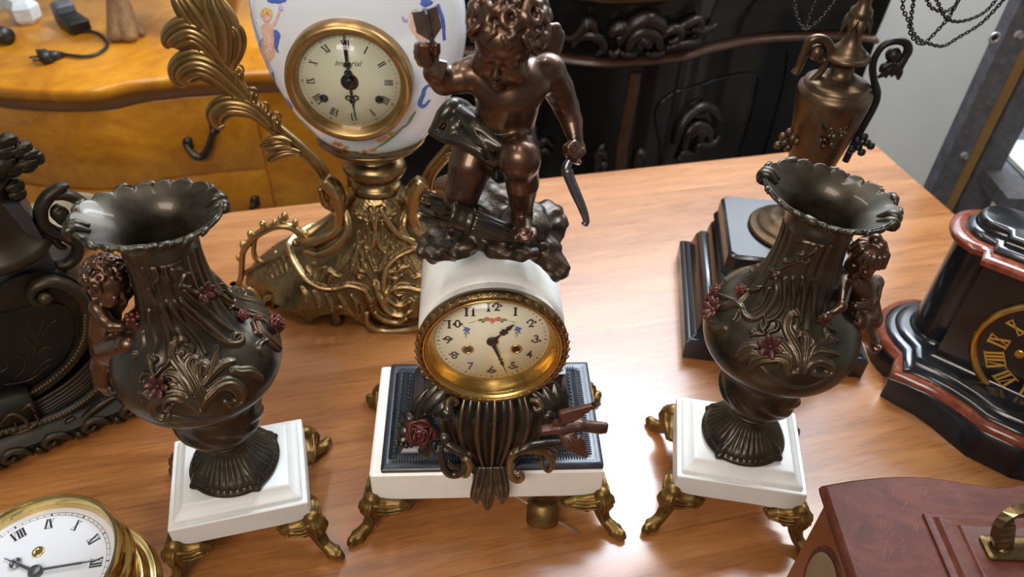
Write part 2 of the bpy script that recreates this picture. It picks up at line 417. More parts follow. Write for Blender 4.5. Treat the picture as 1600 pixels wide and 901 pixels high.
M['steel'] = simple('grey_steel', (.085, .086, .098), (.145, .146, .162), .25, .45, 60, 300, .2, .0005, .55)
M['steel_lite'] = simple('bright_steel', (.42, .42, .44), (.5, .5, .5), .6, .35, 60)
M['chain'] = simple('black_chain', (.012, .011, .011), (.03, .026, .024), .5, .4, 100)
M['cable'] = simple('black_plastic', (.010, .010, .010), (.018, .017, .017), 0, .4, 60)
M['clay'] = simple('brown_claw', (.20, .11, .05), (.32, .19, .09), 0, .5, 60, 120, .3, .001)
M['moss'] = simple('olive_paint', (.09, .09, .04), (.15, .14, .07), 0, .5, 80)
M['glassblock'] = simple('pale_crystal', (.55, .58, .60), (.70, .72, .74), 0, .12, 60)
M['bowl'] = simple('beige_ceramic', (.17, .125, .075), (.23, .175, .115), 0, .3, 20)
M['tile'] = simple('pale_glaze', (.36, .40, .34), (.52, .53, .47), 0, .25, 14)
M['redbook'] = simple('reddish_lacquer', (.30, .10, .05), (.42, .18, .08), 0, .3, 16)
def wood(name, cols, scale, stretch, rot, rough=.28, coat=.3, bumps=.05, burl=False):
    m, nt, b = nmat(name); v = coords(nt, stretch, rot)
    n1 = noise(nt, v, scale, 8, .62, .8 if not burl else 2.6)
    n2 = noise(nt, v, scale*5.5, 4, .6, .3)
    f = math_(nt, 'ADD', math_(nt, 'MULTIPLY', n1, .72), math_(nt, 'MULTIPLY', n2, .28))
    col = ramp(nt, f, cols); nt.links.new(col, b.inputs['Base Color'])
    b.inputs['Roughness'].default_value = rough; b.inputs['Coat Weight'].default_value = coat; b.inputs['Coat Roughness'].default_value = .12
    bump(nt, b, n2, bumps, .0006); return m
M['burl'] = wood('burl_walnut', [(.26, (.26, .075, .005)), (.44, (.47, .17, .008)), (.6, (.60, .245, .013)), (.8, (.72, .34, .028))], 5., (1, 1, 1.2), (0, 0, .3), .30, .35, .03, True)
M['burl_edge'] = wood('walnut_edge', [(.3, (.13, .045, .01)), (.7, (.24, .09, .02))], 6., (.4, 3, 3), (0, 0, .2), .22, .4)
M['scratch'] = simple('bare_wood_scratch', (.22, .095, .05), None, 0, .6)
M['mahogany'] = wood('mahogany', [(.28, (.050, .014, .009)), (.5, (.092, .025, .015)), (.75, (.150, .048, .027))], 16., (1, 1.6, 3), (0, 0, .05), .48, 0, .05, True); M['mahogany'].node_tree.nodes['Principled BSDF'].inputs['Specular IOR Level'].default_value = .22
M['mahogany_edge'] = wood('mahogany_edge', [(.25, (.13, .034, .012)), (.78, (.22, .070, .026))], 7., (1, 3, 1), (0, 0, .05), .34, .3)
M['tan_wood'] = wood('tan_wood', [(.25, (.24, .13, .04)), (.78, (.36, .21, .07))], 6., (3, 3, .6), (0, 0, 0), .35, .2)
def red_marble():
    m, nt, b = nmat('red_marble'); v = coords(nt)
    n = noise(nt, v, 26, 8, .65, 1.6); col = ramp(nt, n, [(.3, (.085, .018, .010)), (.5, (.165, .038, .020)), (.62, (.23, .065, .035)), (.67, (.42, .30, .23)), (.72, (.16, .035, .02))])
    nt.links.new(col, b.inputs['Base Color']); b.inputs['Roughness'].default_value = .16; return m
M['red_marble'] = red_marble()
def tablewood():
    m, nt, b = nmat('cherry_tabletop'); yaw = math.radians(15)
    v = coords(nt, (1, 1, 1), (0, 0, -yaw))
    sep = nt.nodes.new('ShaderNodeSeparateXYZ'); nt.links.new(v, sep.inputs[0])
    pw = .155; yy = math_(nt, 'ADD', math_(nt, 'DIVIDE', sep.outputs[1], pw), 10.32)
    pid = math_(nt, 'FLOOR', yy); fr = math_(nt, 'FRACT', yy)
    wn = nt.nodes.new('ShaderNodeTexWhiteNoise'); wn.noise_dimensions = '1D'; nt.links.new(pid, wn.inputs['W'])
    cb = nt.nodes.new('ShaderNodeCombineXYZ'); nt.links.new(math_(nt, 'ADD', math_(nt, 'MULTIPLY', sep.outputs[0], 1.0), math_(nt, 'MULTIPLY', wn.outputs[0], 9.)), cb.inputs[0])
    nt.links.new(math_(nt, 'MULTIPLY', sep.outputs[1], 9.), cb.inputs[1])
    n1 = noise(nt, cb.outputs[0], 3.2, 7, .6, .9); n2 = noise(nt, cb.outputs[0], 22, 4, .65, .2)
    cb2 = nt.nodes.new('ShaderNodeCombineXYZ'); nt.links.new(math_(nt, 'MULTIPLY', sep.outputs[0], 2.), cb2.inputs[0]); nt.links.new(math_(nt, 'MULTIPLY', sep.outputs[1], 60.), cb2.inputs[1])
    n3 = noise(nt, cb2.outputs[0], 6, 3, .6)
    f = math_(nt, 'ADD', math_(nt, 'ADD', math_(nt, 'MULTIPLY', n1, .55), math_(nt, 'MULTIPLY', n2, .2)), math_(nt, 'ADD', math_(nt, 'MULTIPLY', n3, .25), math_(nt, 'MULTIPLY', math_(nt, 'SUBTRACT', wn.outputs[0], .5), .08)))
    col = ramp(nt, f, [(.30, (.162, .051, .011)), (.45, (.272, .099, .025)), (.56, (.356, .142, .041)), (.74, (.455, .198, .071))])
    seam = math_(nt, 'LESS_THAN', fr, .008)
    col = mixc(nt, math_(nt, 'MULTIPLY', seam, .55), col, (.10, .04, .015))
    nt.links.new(col, b.inputs['Base Color']); b.inputs['Roughness'].default_value = .27
    mr = nt.nodes.new('ShaderNodeMapRange'); nt.links.new(n2, mr.inputs[0]); mr.inputs[3].default_value = .22; mr.inputs[4].default_value = .36
    nt.links.new(mr.outputs[0], b.inputs['Roughness'])
    b.inputs['Coat Weight'].default_value = .6; b.inputs['Coat Roughness'].default_value = .19
    bump(nt, b, n3, .05, .0006); return m
M['table'] = tablewood()
def glassmat():
    m = bpy.data.materials.new('clock_glass'); m.use_nodes = True; nt = m.node_tree; nt.nodes.clear()
    o = nt.nodes.new('ShaderNodeOutputMaterial'); mx = nt.nodes.new('ShaderNodeMixShader'); tr = nt.nodes.new('ShaderNodeBsdfTransparent'); gl = nt.nodes.new('ShaderNodeBsdfGlossy')
    lw = nt.nodes.new('ShaderNodeLayerWeight'); lw.inputs[0].default_value = .5; gl.inputs['Roughness'].default_value = .03
    nt.links.new(math_(nt, 'ADD', math_(nt, 'MULTIPLY', math_(nt, 'POWER', lw.outputs['Facing'], 5.0), .8), .025), mx.inputs[0]); nt.links.new(tr.outputs[0], mx.inputs[1]); nt.links.new(gl.outputs[0], mx.inputs[2]); nt.links.new(mx.outputs[0], o.inputs[0]); return m
M['glass'] = glassmat()
# ---------------------------------------------------------------- camera, room, light
cam = bpy.data.cameras.new('camera'); co = bpy.data.objects.new('camera', cam); C.objects.link(co)
cam.sensor_width = 36; cam.lens = F/1600*36; cam.clip_start = .02; cam.clip_end = 60
co.matrix_world = Matrix(((_r[0], _u[0], -_f[0], 0), (_r[1], _u[1], -_f[1], 0), (_r[2], _u[2], -_f[2], CAM[2]+ZT), (0, 0, 0, 1)))
cam.dof.use_dof = True; cam.dof.focus_distance = .70; cam.dof.aperture_fstop = 6.5
bpy.context.scene.camera = co
sc = bpy.context.scene
sc.view_settings.view_transform = 'Standard'; sc.view_settings.look = 'None'; sc.view_settings.exposure = 0.22; sc.view_settings.gamma = 1; sc.view_settings.use_curve_mapping = False
w = bpy.data.worlds.new('shop'); sc.world = w; w.use_nodes = True
bg = w.node_tree.nodes['Background']; bg.inputs[0].default_value = (.80, .84, .90, 1); bg.inputs[1].default_value = .14
def area(name, loc, target, sx, sy, power, col):
    l = bpy.data.lights.new(name, 'AREA'); l.shape = 'RECTANGLE'; l.size = sx; l.size_y = sy; l.energy = power; l.color = col
    o = bpy.data.objects.new(name, l); C.objects.link(o); o.location = (loc[0], loc[1], loc[2]+ZT)
    d = Vector(target)-Vector(loc); o.rotation_euler = d.to_track_quat('-Z', 'Y').to_euler(); return o
area('back_window_light', (.5, 2.20, 1.35), (.05, .55, 0), 2.2, .8, 26, (.76, .87, 1))
area('ceiling_panel_light', (.46, 1.95, 2.05), (.25, .60, 0), 1.2, .7, 44, (.64, .81, 1))
area('ceiling_tube_light', (-.75, 1.0, 1.95), (-.75, 1.0, 0), .10, 1.2, 8, (1, .93, .84))
area('ceiling_tube_light', (-.05, .55, 1.95), (-.05, .55, 0), .10, 1.2, 8, (1, .95, .88))
area('front_fill_light', (-.4, -.9, 1.5), (-.1, .6, .1), .9, .6, 21, (1, .92, .82))  # added warm fill behind the camera, lifts front faces and dials; no real lamp
area('wall_fill_light', (.9, 1.75, 2.0), (1.1, 2.35, .1), 1.6, .25, 42, (1, .98, .95))  # added light that only brightens the back wall, not a fixture of the shop
def wallbox(name, x0, x1, y0, y1, z0, z1, m):
    V, Fs = xform(loft([np.array([[x0, y0, z], [x1, y0, z], [x1, y1, z], [x0, y1, z]], float) for z in (z0, z1)]), None, (0, 0, 0)); return struct(name, V, Fs, m)
wallbox('floor', -3, 3.2, -1.2, 2.45, -ZT-.05, -ZT, M['floor'])
wallbox('wall_back', -3, 3.2, 2.35, 2.45, -ZT, 2.0, M['wall'])
wallbox('wall_right', 3.1, 3.2, -1.2, 2.45, -ZT, 2.0, M['wall'])
wallbox('wall_left', -3.1, -3.0, -1.2, 2.45, -ZT, 2.0, M['wall'])
# ---------------------------------------------------------------- the table
tcorner = pz(1365, 222, 0)[:2]; e1 = A(-.9659, -.2588); e2 = A(.2588, -.9659)
TL, TD = 2.1, 1.62
tp = [tcorner, tcorner+e1*TL, tcorner+e1*TL+e2*TD, tcorner+e2*TD]
table = thing('table', 'cherry-coloured wooden table that carries all the clocks and vases', 'table', (*(sum(tp)/4), -ZT))
V, Fs = polyloft(np.array(tp), [(-.004, -.03), (0, -.026), (0, -.004), (-.0015, -.001), (-.004, 0)])
mesh('tabletop', V, Fs, M['table'], table, False)
ap = [p+(sum(tp)/4-p)*.10 for p in tp]
for i in range(4):
    a, b = ap[i], ap[(i+1) % 4]; d = unit(b-a); n = A(-d[1], d[0]); q = [a, b, b+n*.022, a+n*.022]
    V, Fs = loft([np.array([[*p, z] for p in q]) for z in (-.12, -.0305)]); mesh('apron', V, Fs, M['burl_edge'], table, False)
    V, Fs = rectloft(.07, .07, [(.015, -ZT), (.004, -.4), (0, -.13), (0, -.0305)], tuple(a+(sum(tp)/4-a)*.03), math.radians(15), .006); mesh('leg', V, Fs, M['burl_edge'], table)
# ---------------------------------------------------------------- the white marble mantel clock with the cupid
CK = A(-.0190, .5330, 0); CY = .07; RZ = rotz(CY)
def cw(*p): return RZ @ A(*p)+CK                 # clock frame: x right, y back, z up
def cwm(P): return np.asarray(P, float) @ RZ.T+CK
CN = RZ @ A(0, -1, 0)                            # the dial looks this way
clock = thing('mantel_clock', 'white marble mantel clock with a bronze cupid kneeling on top', 'clock', CK)
SH = .045
V, Fs = rectloft(.240, .150, [(.0025, SH), (0, SH+.002), (0, .0875), (.0025, .09)], (CK[0]-.003, CK[1]), CY, .003)
slab = mesh('base_slab', V, Fs, M['marble'], clock, True, sharp=35)
pc = cw(.002, 0, 0)
V, Fs = rectloft(.2265, .1455, [(0, .09), (0, .0945), (.002, .0965), (.006, .0965), (.009, .0955), (.017, .0985), (.021, .103), (.0235, .106), (.026, .1065), (.0285, .1085), (.0295, .112), (.030, .118), (.0325, .124), (.037, .130), (.0400, .138), (.0425, .150), (.0440, .164), (.0440, .178), (.042, .188)], (pc[0], pc[1]), CY, .002)
plinth = mesh('stepped_plinth', V, Fs, M['ebony'], clock, True, sharp=40)
# rope twist and flutes along the plinth
mb = MB()
hw, hd = .2265/2-.0255, .1455/2-.0255
for sx, sy, L, ang in ((-1, 0, hd, PI/2), (1, 0, hd, PI/2), (0, -1, hw, 0), (0, 1, hw, 0)):
    n = int(2*L/.0052)
    for i in range(n):
        t = -L+.0026+i*.0052; p = A(sx*hw+(t if sx == 0 else 0), sy*hd+(t if sy == 0 else 0), .1068)
        d = A(math.cos(ang), math.sin(ang), 0)
        mb.add(ball(cw(*p), (.0034, .0015, .0016), 8, 5, RZ @ rotz(ang+.6)))
mb.build('rope_moulding', M['ebony'], plinth)
mb = MB(); hw2, hd2 = .2265/2-.013, .1455/2-.013
for sx, sy, L in ((-1, 0, hd2), (1, 0, hd2), (0, -1, hw2), (0, 1, hw2)):
    n = int(2*L/.0028)
    for i in range(n):
        t = -L+.0014+i*.0028; c = A(sx*hw2+(t if sx == 0 else 0), sy*hd2+(t if sy == 0 else 0), 0)
        o = A(sx, sy, 0)*.0042
        mb.add(tube([cw(*(c+o+A(0, 0, .0962))), cw(*(c-o+A(0, 0, .0990)))], [.0008, .0010], 6))
mb.build('leaf_border', M['ebony'], plinth)
# ---- drum
DZ, DR, DF, DB = .2445, .0655, -.046, .076
def drum(prof):                                  # (radius, y) about the horizontal axis
    V, Fs = lathe(prof, 96); V = np.stack([V[:, 0], V[:, 2], DZ-V[:, 1]], 1); return cwm(V), Fs
V, Fs = drum([(.02, DF+.013), (.0560, DF+.013), (.0575, DF+.002), (.0625, DF), (.0650, DF+.002), (.0655, DF+.005), (.0645, DF+.010), (.0640, DF+.014), (.0668, DF+.017), (.0680, DF+.022), (.0680, DB-.014), (.0660, DB-.009), (.0648, DB-.005), (.0658, DB-.002), (.064, DB), (.02, DB)])
V = V; mesh('drum_case', V, Fs, M['marble'], clock, True, sharp=50)
# ---- bezel, dial, glass
def ring(prof, n=96):
    V, Fs = lathe(prof, n); V = np.stack([V[:, 0], V[:, 2], DZ-V[:, 1]], 1); m = len(prof)
    return cwm(V), gridfaces(n, m, True, True, flip=False).tolist()
mb = MB(); mb.add(ring([(.0680, DF+.002), (.0695, DF-.003), (.0690, DF-.008), (.0665, DF-.0105), (.0640, DF-.0095), (.0630, DF-.004), (.0640, DF+.001)]))
bez = mb.build('leafy_bezel', M['bezel_leaf'], clock)
mb = MB()
for i in range(46):
    a = i/46*2*PI; s = 1 if math.sin(a) > 0 else -1
    c = A(.0662*math.cos(a), DF-.0085, DZ+.0662*math.sin(a)); Mx = np.stack([A(math.cos(a), 0, math.sin(a)), A(0, -1, 0), A(-math.sin(a), 0, math.cos(a))], 1)
    tw = (.55 if math.cos(a) > 0 else -.55)
    Ml = RZ @ Mx @ np.array([[math.cos(tw), 0, math.sin(tw)], [0, 1, 0], [-math.sin(tw), 0, math.cos(tw)]])
    mb.add(ball(cwm(c), (.0017, .0017, .0056), 8, 6, Ml), 1.); mb.add(ball(cwm(c+A(.0022*math.cos(a), .001, .0022*math.sin(a))), (.0012, .0015, .0042), 6, 5, Ml), .5)
mb.build('leaf_band', M['bezel_leaf'], bez)
mb = MB(); mb.add(ring([(.0635, DF-.0085), (.0625, DF-.0098), (.0612, DF-.0085), (.0605, DF-.0062), (.0592, DF-.0066), (.0584, DF-.004), (.0560, DF-.001), (.0530, DF+.0045), (.0522, DF+.0075), (.0522, DF+.010), (.0640, DF+.008)]))
mb.build('bezel_ring', M['bezel'], clock)
dy = DF+.0085
def dpt(x, z, h=0.): return cw(x, dy-h, DZ+z)
dial = mesh('dial', *disc(dpt(0, 0), CN, 0, .0528, 96, .0012), M['dial_cream'], clock)
CNh = .0014
def on_dial(VF, x, z, ang=0., h=CNh, c=None, N=None):
    Mx = axes(CN if N is None else N) @ np.array([[math.cos(ang), -math.sin(ang), 0], [math.sin(ang), math.cos(ang), 0], [0, 0, 1.]])
    base = dpt(x, z, h) if c is None else inplane(c, N, [(x, z)], h)[0]
    return xform(VF, Mx, base)
# minute ticks
mb = MB()
for i in range(60):
    a = i/60*2*PI; L = .0016 if i % 5 else .0026; wd = .00035 if i % 5 else .0006
    q = A([-wd, -L/2, 0], [wd, -L/2, 0], [wd, L/2, 0], [-wd, L/2, 0]).reshape(-1, 3)
    mb.add(on_dial((q, [[0, 1, 2, 3]]), .0492*math.sin(a), .0492*math.cos(a), -a))
mb.build('minute_mark', M['ink_soft'], dial, False)
def flatpoly(pts): P = np.asarray(pts, float); return np.concatenate([P, np.zeros((len(P), 1))], 1), [list(range(len(P)))]
def dia(x): return flatpoly([(x, 0)[::1], (x+.0026, -.0023), (x, -.0046), (x-.0026, -.0023)])
def stem_digit(x): return [flatpoly([(x-.0010, -.0050), (x+.0010, -.0050), (x+.0010, .0050), (x-.0010, .0050)]), flatpoly([(x-.0019, .0040), (x+.0019, .0040), (x+.0019, .0052), (x-.0019, .0052)]), flatpoly([(x-.0019, -.0052), (x+.0019, -.0052), (x+.0019, -.0040), (x-.0019, -.0040)])]
def lens(x, y, w, h):                            # the black lozenges beside the round digits
    return [flatpoly([(x-w, y), (x-w*.45, y+h), (x-w*.55, y), (x-w*.45, y-h)]), flatpoly([(x+w, y), (x+w*.45, y-h), (x+w*.55, y), (x+w*.45, y+h)])]
for k in range(1, 13):
    a = k/12*2*PI; mb = MB(); s = str(k); x0 = -.0030*(len(s)-1)*(1.0 if k in (11,) else 1.25)
    for j, chh in enumerate(s):
        x = x0+j*2*abs(x0)
        if chh == '1':
            for q in stem_digit(x): mb.add(on_dial(q, .0405*math.sin(a)+q[0][:, 0].mean()*0, .0405*math.cos(a)))
        else:
            T = text_vf(chh, .0138, .00005, 0, .00022); T = (T[0]*A(.85, 1, 1)+A(x, 0, 0), T[1]); mb.add(on_dial(T, .0405*math.sin(a), .0405*math.cos(a)))
            if k not in (1, 4, 7, 11):
                for q in lens(x, 0 if chh in '0' else (-.0016 if chh in '356' else .0018), .0052, .0024): mb.add(on_dial(q, .0405*math.sin(a), .0405*math.cos(a), 0, CNh+.0001))
    mb.build('numeral', M['ink_soft'], dial, False)
def petals(n, r, rp, cx, cz, sq=1.):
    out = []
    for i in range(n):
        a = i/n*2*PI+.3; c = A(cx+r*math.cos(a), cz+r*math.sin(a)*sq); t = np.arange(10)/10*2*PI
        out.append(flatpoly(np.stack([c[0]+rp*np.cos(t), c[1]+rp*.9*np.sin(t)], 1)))
    return out
def leafp(x, z, L, wd, ang):
    t = np.linspace(0, 1, 7); up = np.stack([t*L, wd*np.sin(t*PI)], 1); p = np.concatenate([up, up[-2:0:-1]*A(1, -1)])
    c, s = math.cos(ang), math.sin(ang); p = p @ np.array([[c, s], [-s, c]]); return flatpoly(p+A(x, z))
garl = [('pink', [q for cx in (-.0052, 0, .0052) for q in petals(5, .0017, .0017, cx, .0262 if cx else .0247)]), ('orange', [q for cx in (-.0052, 0, .0052) for q in petals(3, .0005, .0008, cx, .0262 if cx else .0247)]),
        ('green', [leafp(-.0075, .026, .0065, .0017, PI+.2), leafp(-.0068, .0245, .004, .0014, PI+.7), leafp(.0075, .026, .0065, .0017, -.2), leafp(.0068, .0245, .004, .0014, -.7), leafp(-.0002, .0225, .0035, .0005, -PI/2), leafp(-.0135, .0245, .010, .0004, PI+.35), leafp(.0135, .0245, .010, .0004, -.35)])]
for cx in (-.0232, .0232):
    garl += [('blue', petals(4, .0019, .0017, cx, .0135)), ('green', [leafp(cx, .012, .011, .0004, -PI/2-.05), leafp(cx, .0115, .0095, .0003, -PI/2-.3), leafp(cx-.0005, .010, .003, .0011, -PI/2-.9), leafp(cx+.0005, .010, .003, .0011, -PI/2+.9), leafp(cx-.002, .016, .003, .0005, PI/2+.4)])]
for i, (mk, qs) in enumerate(garl):
    mb = MB()
    for q in qs: mb.add(on_dial(q, 0, 0, 0, CNh+.00005*(1+i % 3)))
    mb.build('painted_flower' if mk != 'green' else 'painted_leaf', M[mk], dial, False)
# winding holes
for sx in (-1, 1):
    c = (sx*.0225, -.0125); mb = MB(); mb.add(on_dial(lathe([(.0036, 0), (.0036, .0006), (.0050, .0010), (.0058, .0004), (.0058, 0)], 24), *c, 0, .0012))
    h = mb.build('winding_hole', M['bezel'], dial); mb = MB(); mb.add(on_dial(lathe([(1e-5, .0003), (.0038, .0003)], 20), *c, 0, .0012)); q = rect(.0030, .0030); mb.add(on_dial(flatpoly(q), *c, 0, .0019)); mb.build('arbor', M['hand'], h, False)
# hands
def hand_outline(half): P = np.asarray(half, float); return np.concatenate([P*A(1, 1), P[::-1]*A(-1, 1)])
def hand(name, half, ang, h, parent, ctr=(0, 0), extra=(), mat=None, on=on_dial, th=.0005, **kw):
    mb = MB(); P = hand_outline(half); V = np.concatenate([np.concatenate([P, np.zeros((len(P), 1))], 1), np.concatenate([P, np.full((len(P), 1), th)], 1)]); k = len(P)
    tri = geometry.tessellate_polygon([[Vector((x, y, 0)) for x, y in P]])
    Fs = [[a+k for a in t] for t in tri]+[[a for a in t][::-1] for t in tri]+[[i, (i+1) % k, k+(i+1) % k, k+i] for i in range(k)]
    mb.add(on((V, Fs), ctr[0], ctr[1], -ang, h, **kw))
    for e in extra: mb.add(on(e, ctr[0], ctr[1], -ang, h, **kw))
    return mb.build(name, mat or M['hand'], parent, False)
boss = lathe([(1e-5, 0), (.0053, 0), (.0053, .0012), (.0042, .0020), (.002, .0026), (1e-5, .0027)], 24)
tor = lambda r, t, x, y: (lambda Vf: (Vf[0]+A(x, y, 0), Vf[1]))(tube([(r*math.cos(a), r*math.sin(a), .0003) for a in np.arange(14)/14*2*PI], t, 5, closed=True))
hand('hour_hand', [(.0022, .003), (.0009, .009), (.0007, .0115), (.003, .0125), (.0033, .0140), (.0022, .0150), (.0036, .0160), (.0036, .0175), (.0012, .0185), (.0024, .0215), (.0004, .0285)], math.radians(42), .0032, clock, extra=[boss])
hand('minute_hand', [(.0022, .003), (.0014, .010), (.0013, .021), (.0004, .0224), (.0026, .0236), (.0005, .0246), (.0020, .0290), (.0004, .0335), (.0003, .043)], math.radians(161), .0046, clock)
V, Fs = lathe([(1e-5, .006), (.02, .0055), (.04, .0035), (.0595, 0), (.0595, -.0008), (.04, .0027), (.02, .0047), (1e-5, .0052)][::-1], 64); mesh('dial_glass', *xform((V, Fs), axes(CN), cw(0, DF-.0062, DZ)), M['glass'], clock)
# ---------------------------------------------------------------- bronze rock and the cupid
def P(x, y, Y): return py(x, y, Y)
TOP = DZ+.068
def rz(v): return v
# rock: lumps that sit on the drum
S = SDF(A(-.115, .43, .27), A(.085, .64, .40), .0011)
for px, pyy, Y, r in ((735, 345, .53, (.030, .024, .020)), (775, 325, .55, (.026, .026, .022)), (820, 350, .52, (.022, .024, .016)), (850, 350, .545, (.020, .022, .020)), (700, 375, .52, (.022, .017, .016)), (790, 375, .505, (.030, .014, .013)), (770, 305, .575, (.020, .018, .020)), (835, 380, .52, (.018, .016, .014))):
    S.ell(P(px, pyy, Y), r, None, .006)
S.chain([P(735, 372, .515), P(705, 384, .505), P(678, 396, .495)], [.013, .0125, .0085], .004)      # folds that hang over the case
S.chain([P(690, 372, .515), P(668, 382, .510), P(660, 392, .505)], [.011, .0085, .006], .003)
S.chain([P(730, 382, .500), P(712, 394, .492)], [.009, .007], .004)
S.chain([P(838, 378, .515), P(855, 395, .508), P(872, 420, .500)], [.014, .0125, .0105], .003)
S.chain([P(770, 390, .492), P(800, 397, .488), P(830, 393, .494)], [.007, .006, .007], .003)
S.chain([P(845, 345, .545), P(862, 340, .545), P(876, 345, .545), P(878, 357, .545)], [.006, .006, .006, .005], .002)
S.chain([P(862, 375, .53), P(873, 360, .54)], [.008, .005], .003)
S.ell(cw(0, .02, DZ), (.0676, .13, .0676), RZ, .0, True)
xx = S.lo[0]+S.h*np.arange(S.n[0]); yy = S.lo[1]+S.h*np.arange(S.n[1]); zz = S.lo[2]+S.h*np.arange(S.n[2])
X, Y_, Z = np.meshgrid(xx, yy, zz, indexing='ij')
S.D += (.0011*np.sin(X*330+2*np.sin(Z*240))*np.sin(Y_*300+1.3)+.0008*np.sin(Z*520+X*260+Y_*180)).astype(np.float32)
V, Fs = smooth_vf(*S.surf(), 1); rock = mesh('rock_mound', V, Fs, M['rock'], clock, recalc=False)
# ---- body
K = SDF(A(-.115, .43, .325), A(.085, .625, .585), .00085)
pel = P(772, 222, .548); bel = P(786, 196, .537); che = P(798, 146, .527); nek = P(797, 112, .522); hed = P(789, 63, .515)
K.chain([pel, bel, che], [.0235, .0240, .0235], .004)
K.ell(P(790, 176, .524), (.019, .015, .016), None, .008)                    # belly
K.ell(P(768, 135, .522), (.0150, .010, .0115), None, .007); K.ell(P(826, 135, .522), (.0150, .010, .0115), None, .007)   # breast
K.chain([che, nek, hed], [.0150, .0125, .013], .006)
shR = P(745, 114, .530); shL = P(855, 112, .537)
K.chain([P(775, 122, .530), shR], [.0150, .0128], .006); K.chain([P(825, 120, .533), shL], [.0150, .0132], .006)
elR = P(694, 126, .523); haR = P(672, 92, .512)
K.chain([shR, P(722, 120, .526), elR], [.0128, .0122, .0100], .004)
K.chain([elR, P(681, 113, .518), P(676, 103, .514)], [.0104, .0095, .0066], .003)
elL = P(884, 165, .548); haL = P(900, 228, .530)
K.chain([shL, P(872, 138, .545), elL], [.0134, .0124, .0100], .004)
K.chain([elL, P(893, 190, .543), P(898, 213, .534)], [.0096, .0090, .0066], .003)
# thighs, knees, shins, feet
hpL = P(800, 225, .543); knL = P(812, 247, .492); anL = P(816, 336, .508)
K.chain([hpL, P(806, 236, .517), knL], [.0205, .0190, .0146], .008)
K.ell(knL, (.0132, .0120, .0130), None, .007)
K.chain([knL+A(0, .004, -.004), P(816, 285, .501), P(815, 316, .507), anL], [.0128, .0134, .0100, .0080], .007)
K.chain([anL, P(815, 347, .503), P(819, 364, .485)], [.0082, .0080, .0070], .004)
for i, (tx, ty) in enumerate(((806, 371), (815, 374), (822, 374), (828, 372), (833, 369))):
    K.chain([P(tx, ty-8, .4870), P(tx+.5, ty, .4785)], [.0034 if i else .0042, .0026 if i else .0034], .0012)
hpR = P(748, 222, .543); knR = P(722, 303, .524)
K.chain([hpR, P(736, 258, .532), knR], [.0195, .0185, .0140], .006); K.ell(knR, (.0140, .0130, .0130), None, .004)
K.chain([knR+A(-.002, .006, 0), P(702, 294, .552), P(693, 290, .580)], [.0125, .0122, .0085], .004)
K.chain([P(693, 290, .580), P(692, 312, .588), P(688, 318, .572)], [.0075, .0065, .005], .003)
for tx in (683, 688, 694): K.chain([P(tx, 312, .576), P(tx-1, 324, .570)], [.0028, .0022], .001)
# navel, creases
K.ell(P(781, 203, .5135), .0016, None, .0015, True)
K.chain([P(757, 190, .522), P(781, 197, .5185), P(806, 192, .520)], .0012, .0018, True)
# head: skull, cheeks, brow, nose, lips, eyes, chin, ear
fw = unit(A(-.19, -.92, -.36)); upv = unit(A(.06, -.30, .90)); upv = unit(upv-(upv @ fw)*fw); rt = np.cross(fw, upv); HM = np.stack([rt, fw, upv], 1)   # columns: face-right, face-forward, crown
def hd(x, y, z): return hed+HM @ A(x, y, z)*1.06
K.ell(hd(0, -.003, .006), (.0225, .0250, .0235), HM, .003); K.ell(hd(0, .006, -.010), (.0180, .0165, .0190), HM, .006)
for sx in (-1, 1):
    K.ell(hd(sx*.0100, .0140, -.0115), (.0098, .0088, .0092), HM, .005)           # cheek
    K.ell(hd(sx*.0085, .0245, .0015), (.0052, .0026, .0030), HM, .005, True)       # eye socket
    K.ell(hd(sx*.0085, .0200, .0010), (.0046, .0034, .0028), HM, .0022)             # eyeball under its lid
    K.chain([hd(sx*.0048, .0228, -.0006), hd(sx*.0085, .0238, -.0022), hd(sx*.0122, .0212, -.0010)], .0005, .0008, True)
    K.ell(hd(sx*.0215, -.002, -.003), (.0032, .0050, .0065), HM, .002); K.ell(hd(sx*.0236, .000, -.003), (.0014, .0026, .0036), HM, .001, True)
K.ell(hd(0, .0100, .0110), (.0185, .0140, .0130), HM, .006)
K.chain([hd(0, .0215, .0020), hd(0, .0238, -.0030), hd(0, .0262, -.0070)], [.0014, .0018, .0027], .0030)
for sx in (-1, 1): K.ell(hd(sx*.0026, .0244, -.0080), (.0018, .0020, .0014), HM, .0015); K.ell(hd(sx*.0014, .0262, -.0096), .0007, HM, .0006, True)
K.ell(hd(0, .0205, -.0150), (.0056, .0034, .0040), HM, .003)
K.chain([hd(-.0046, .0222, -.0140), hd(0, .0252, -.0131), hd(.0046, .0222, -.0140)], [.0009, .0016, .0009], .0008)
K.chain([hd(-.0040, .0218, -.0164), hd(0, .0246, -.0172), hd(.0040, .0218, -.0164)], [.0009, .0018, .0009], .0008)
K.chain([hd(-.0050, .0232, -.0152), hd(0, .0262, -.0152), hd(.0050, .0232, -.0152)], .0006, .0006, True)
K.ell(hd(0, .0180, -.0232), (.0058, .0050, .0046), HM, .003)
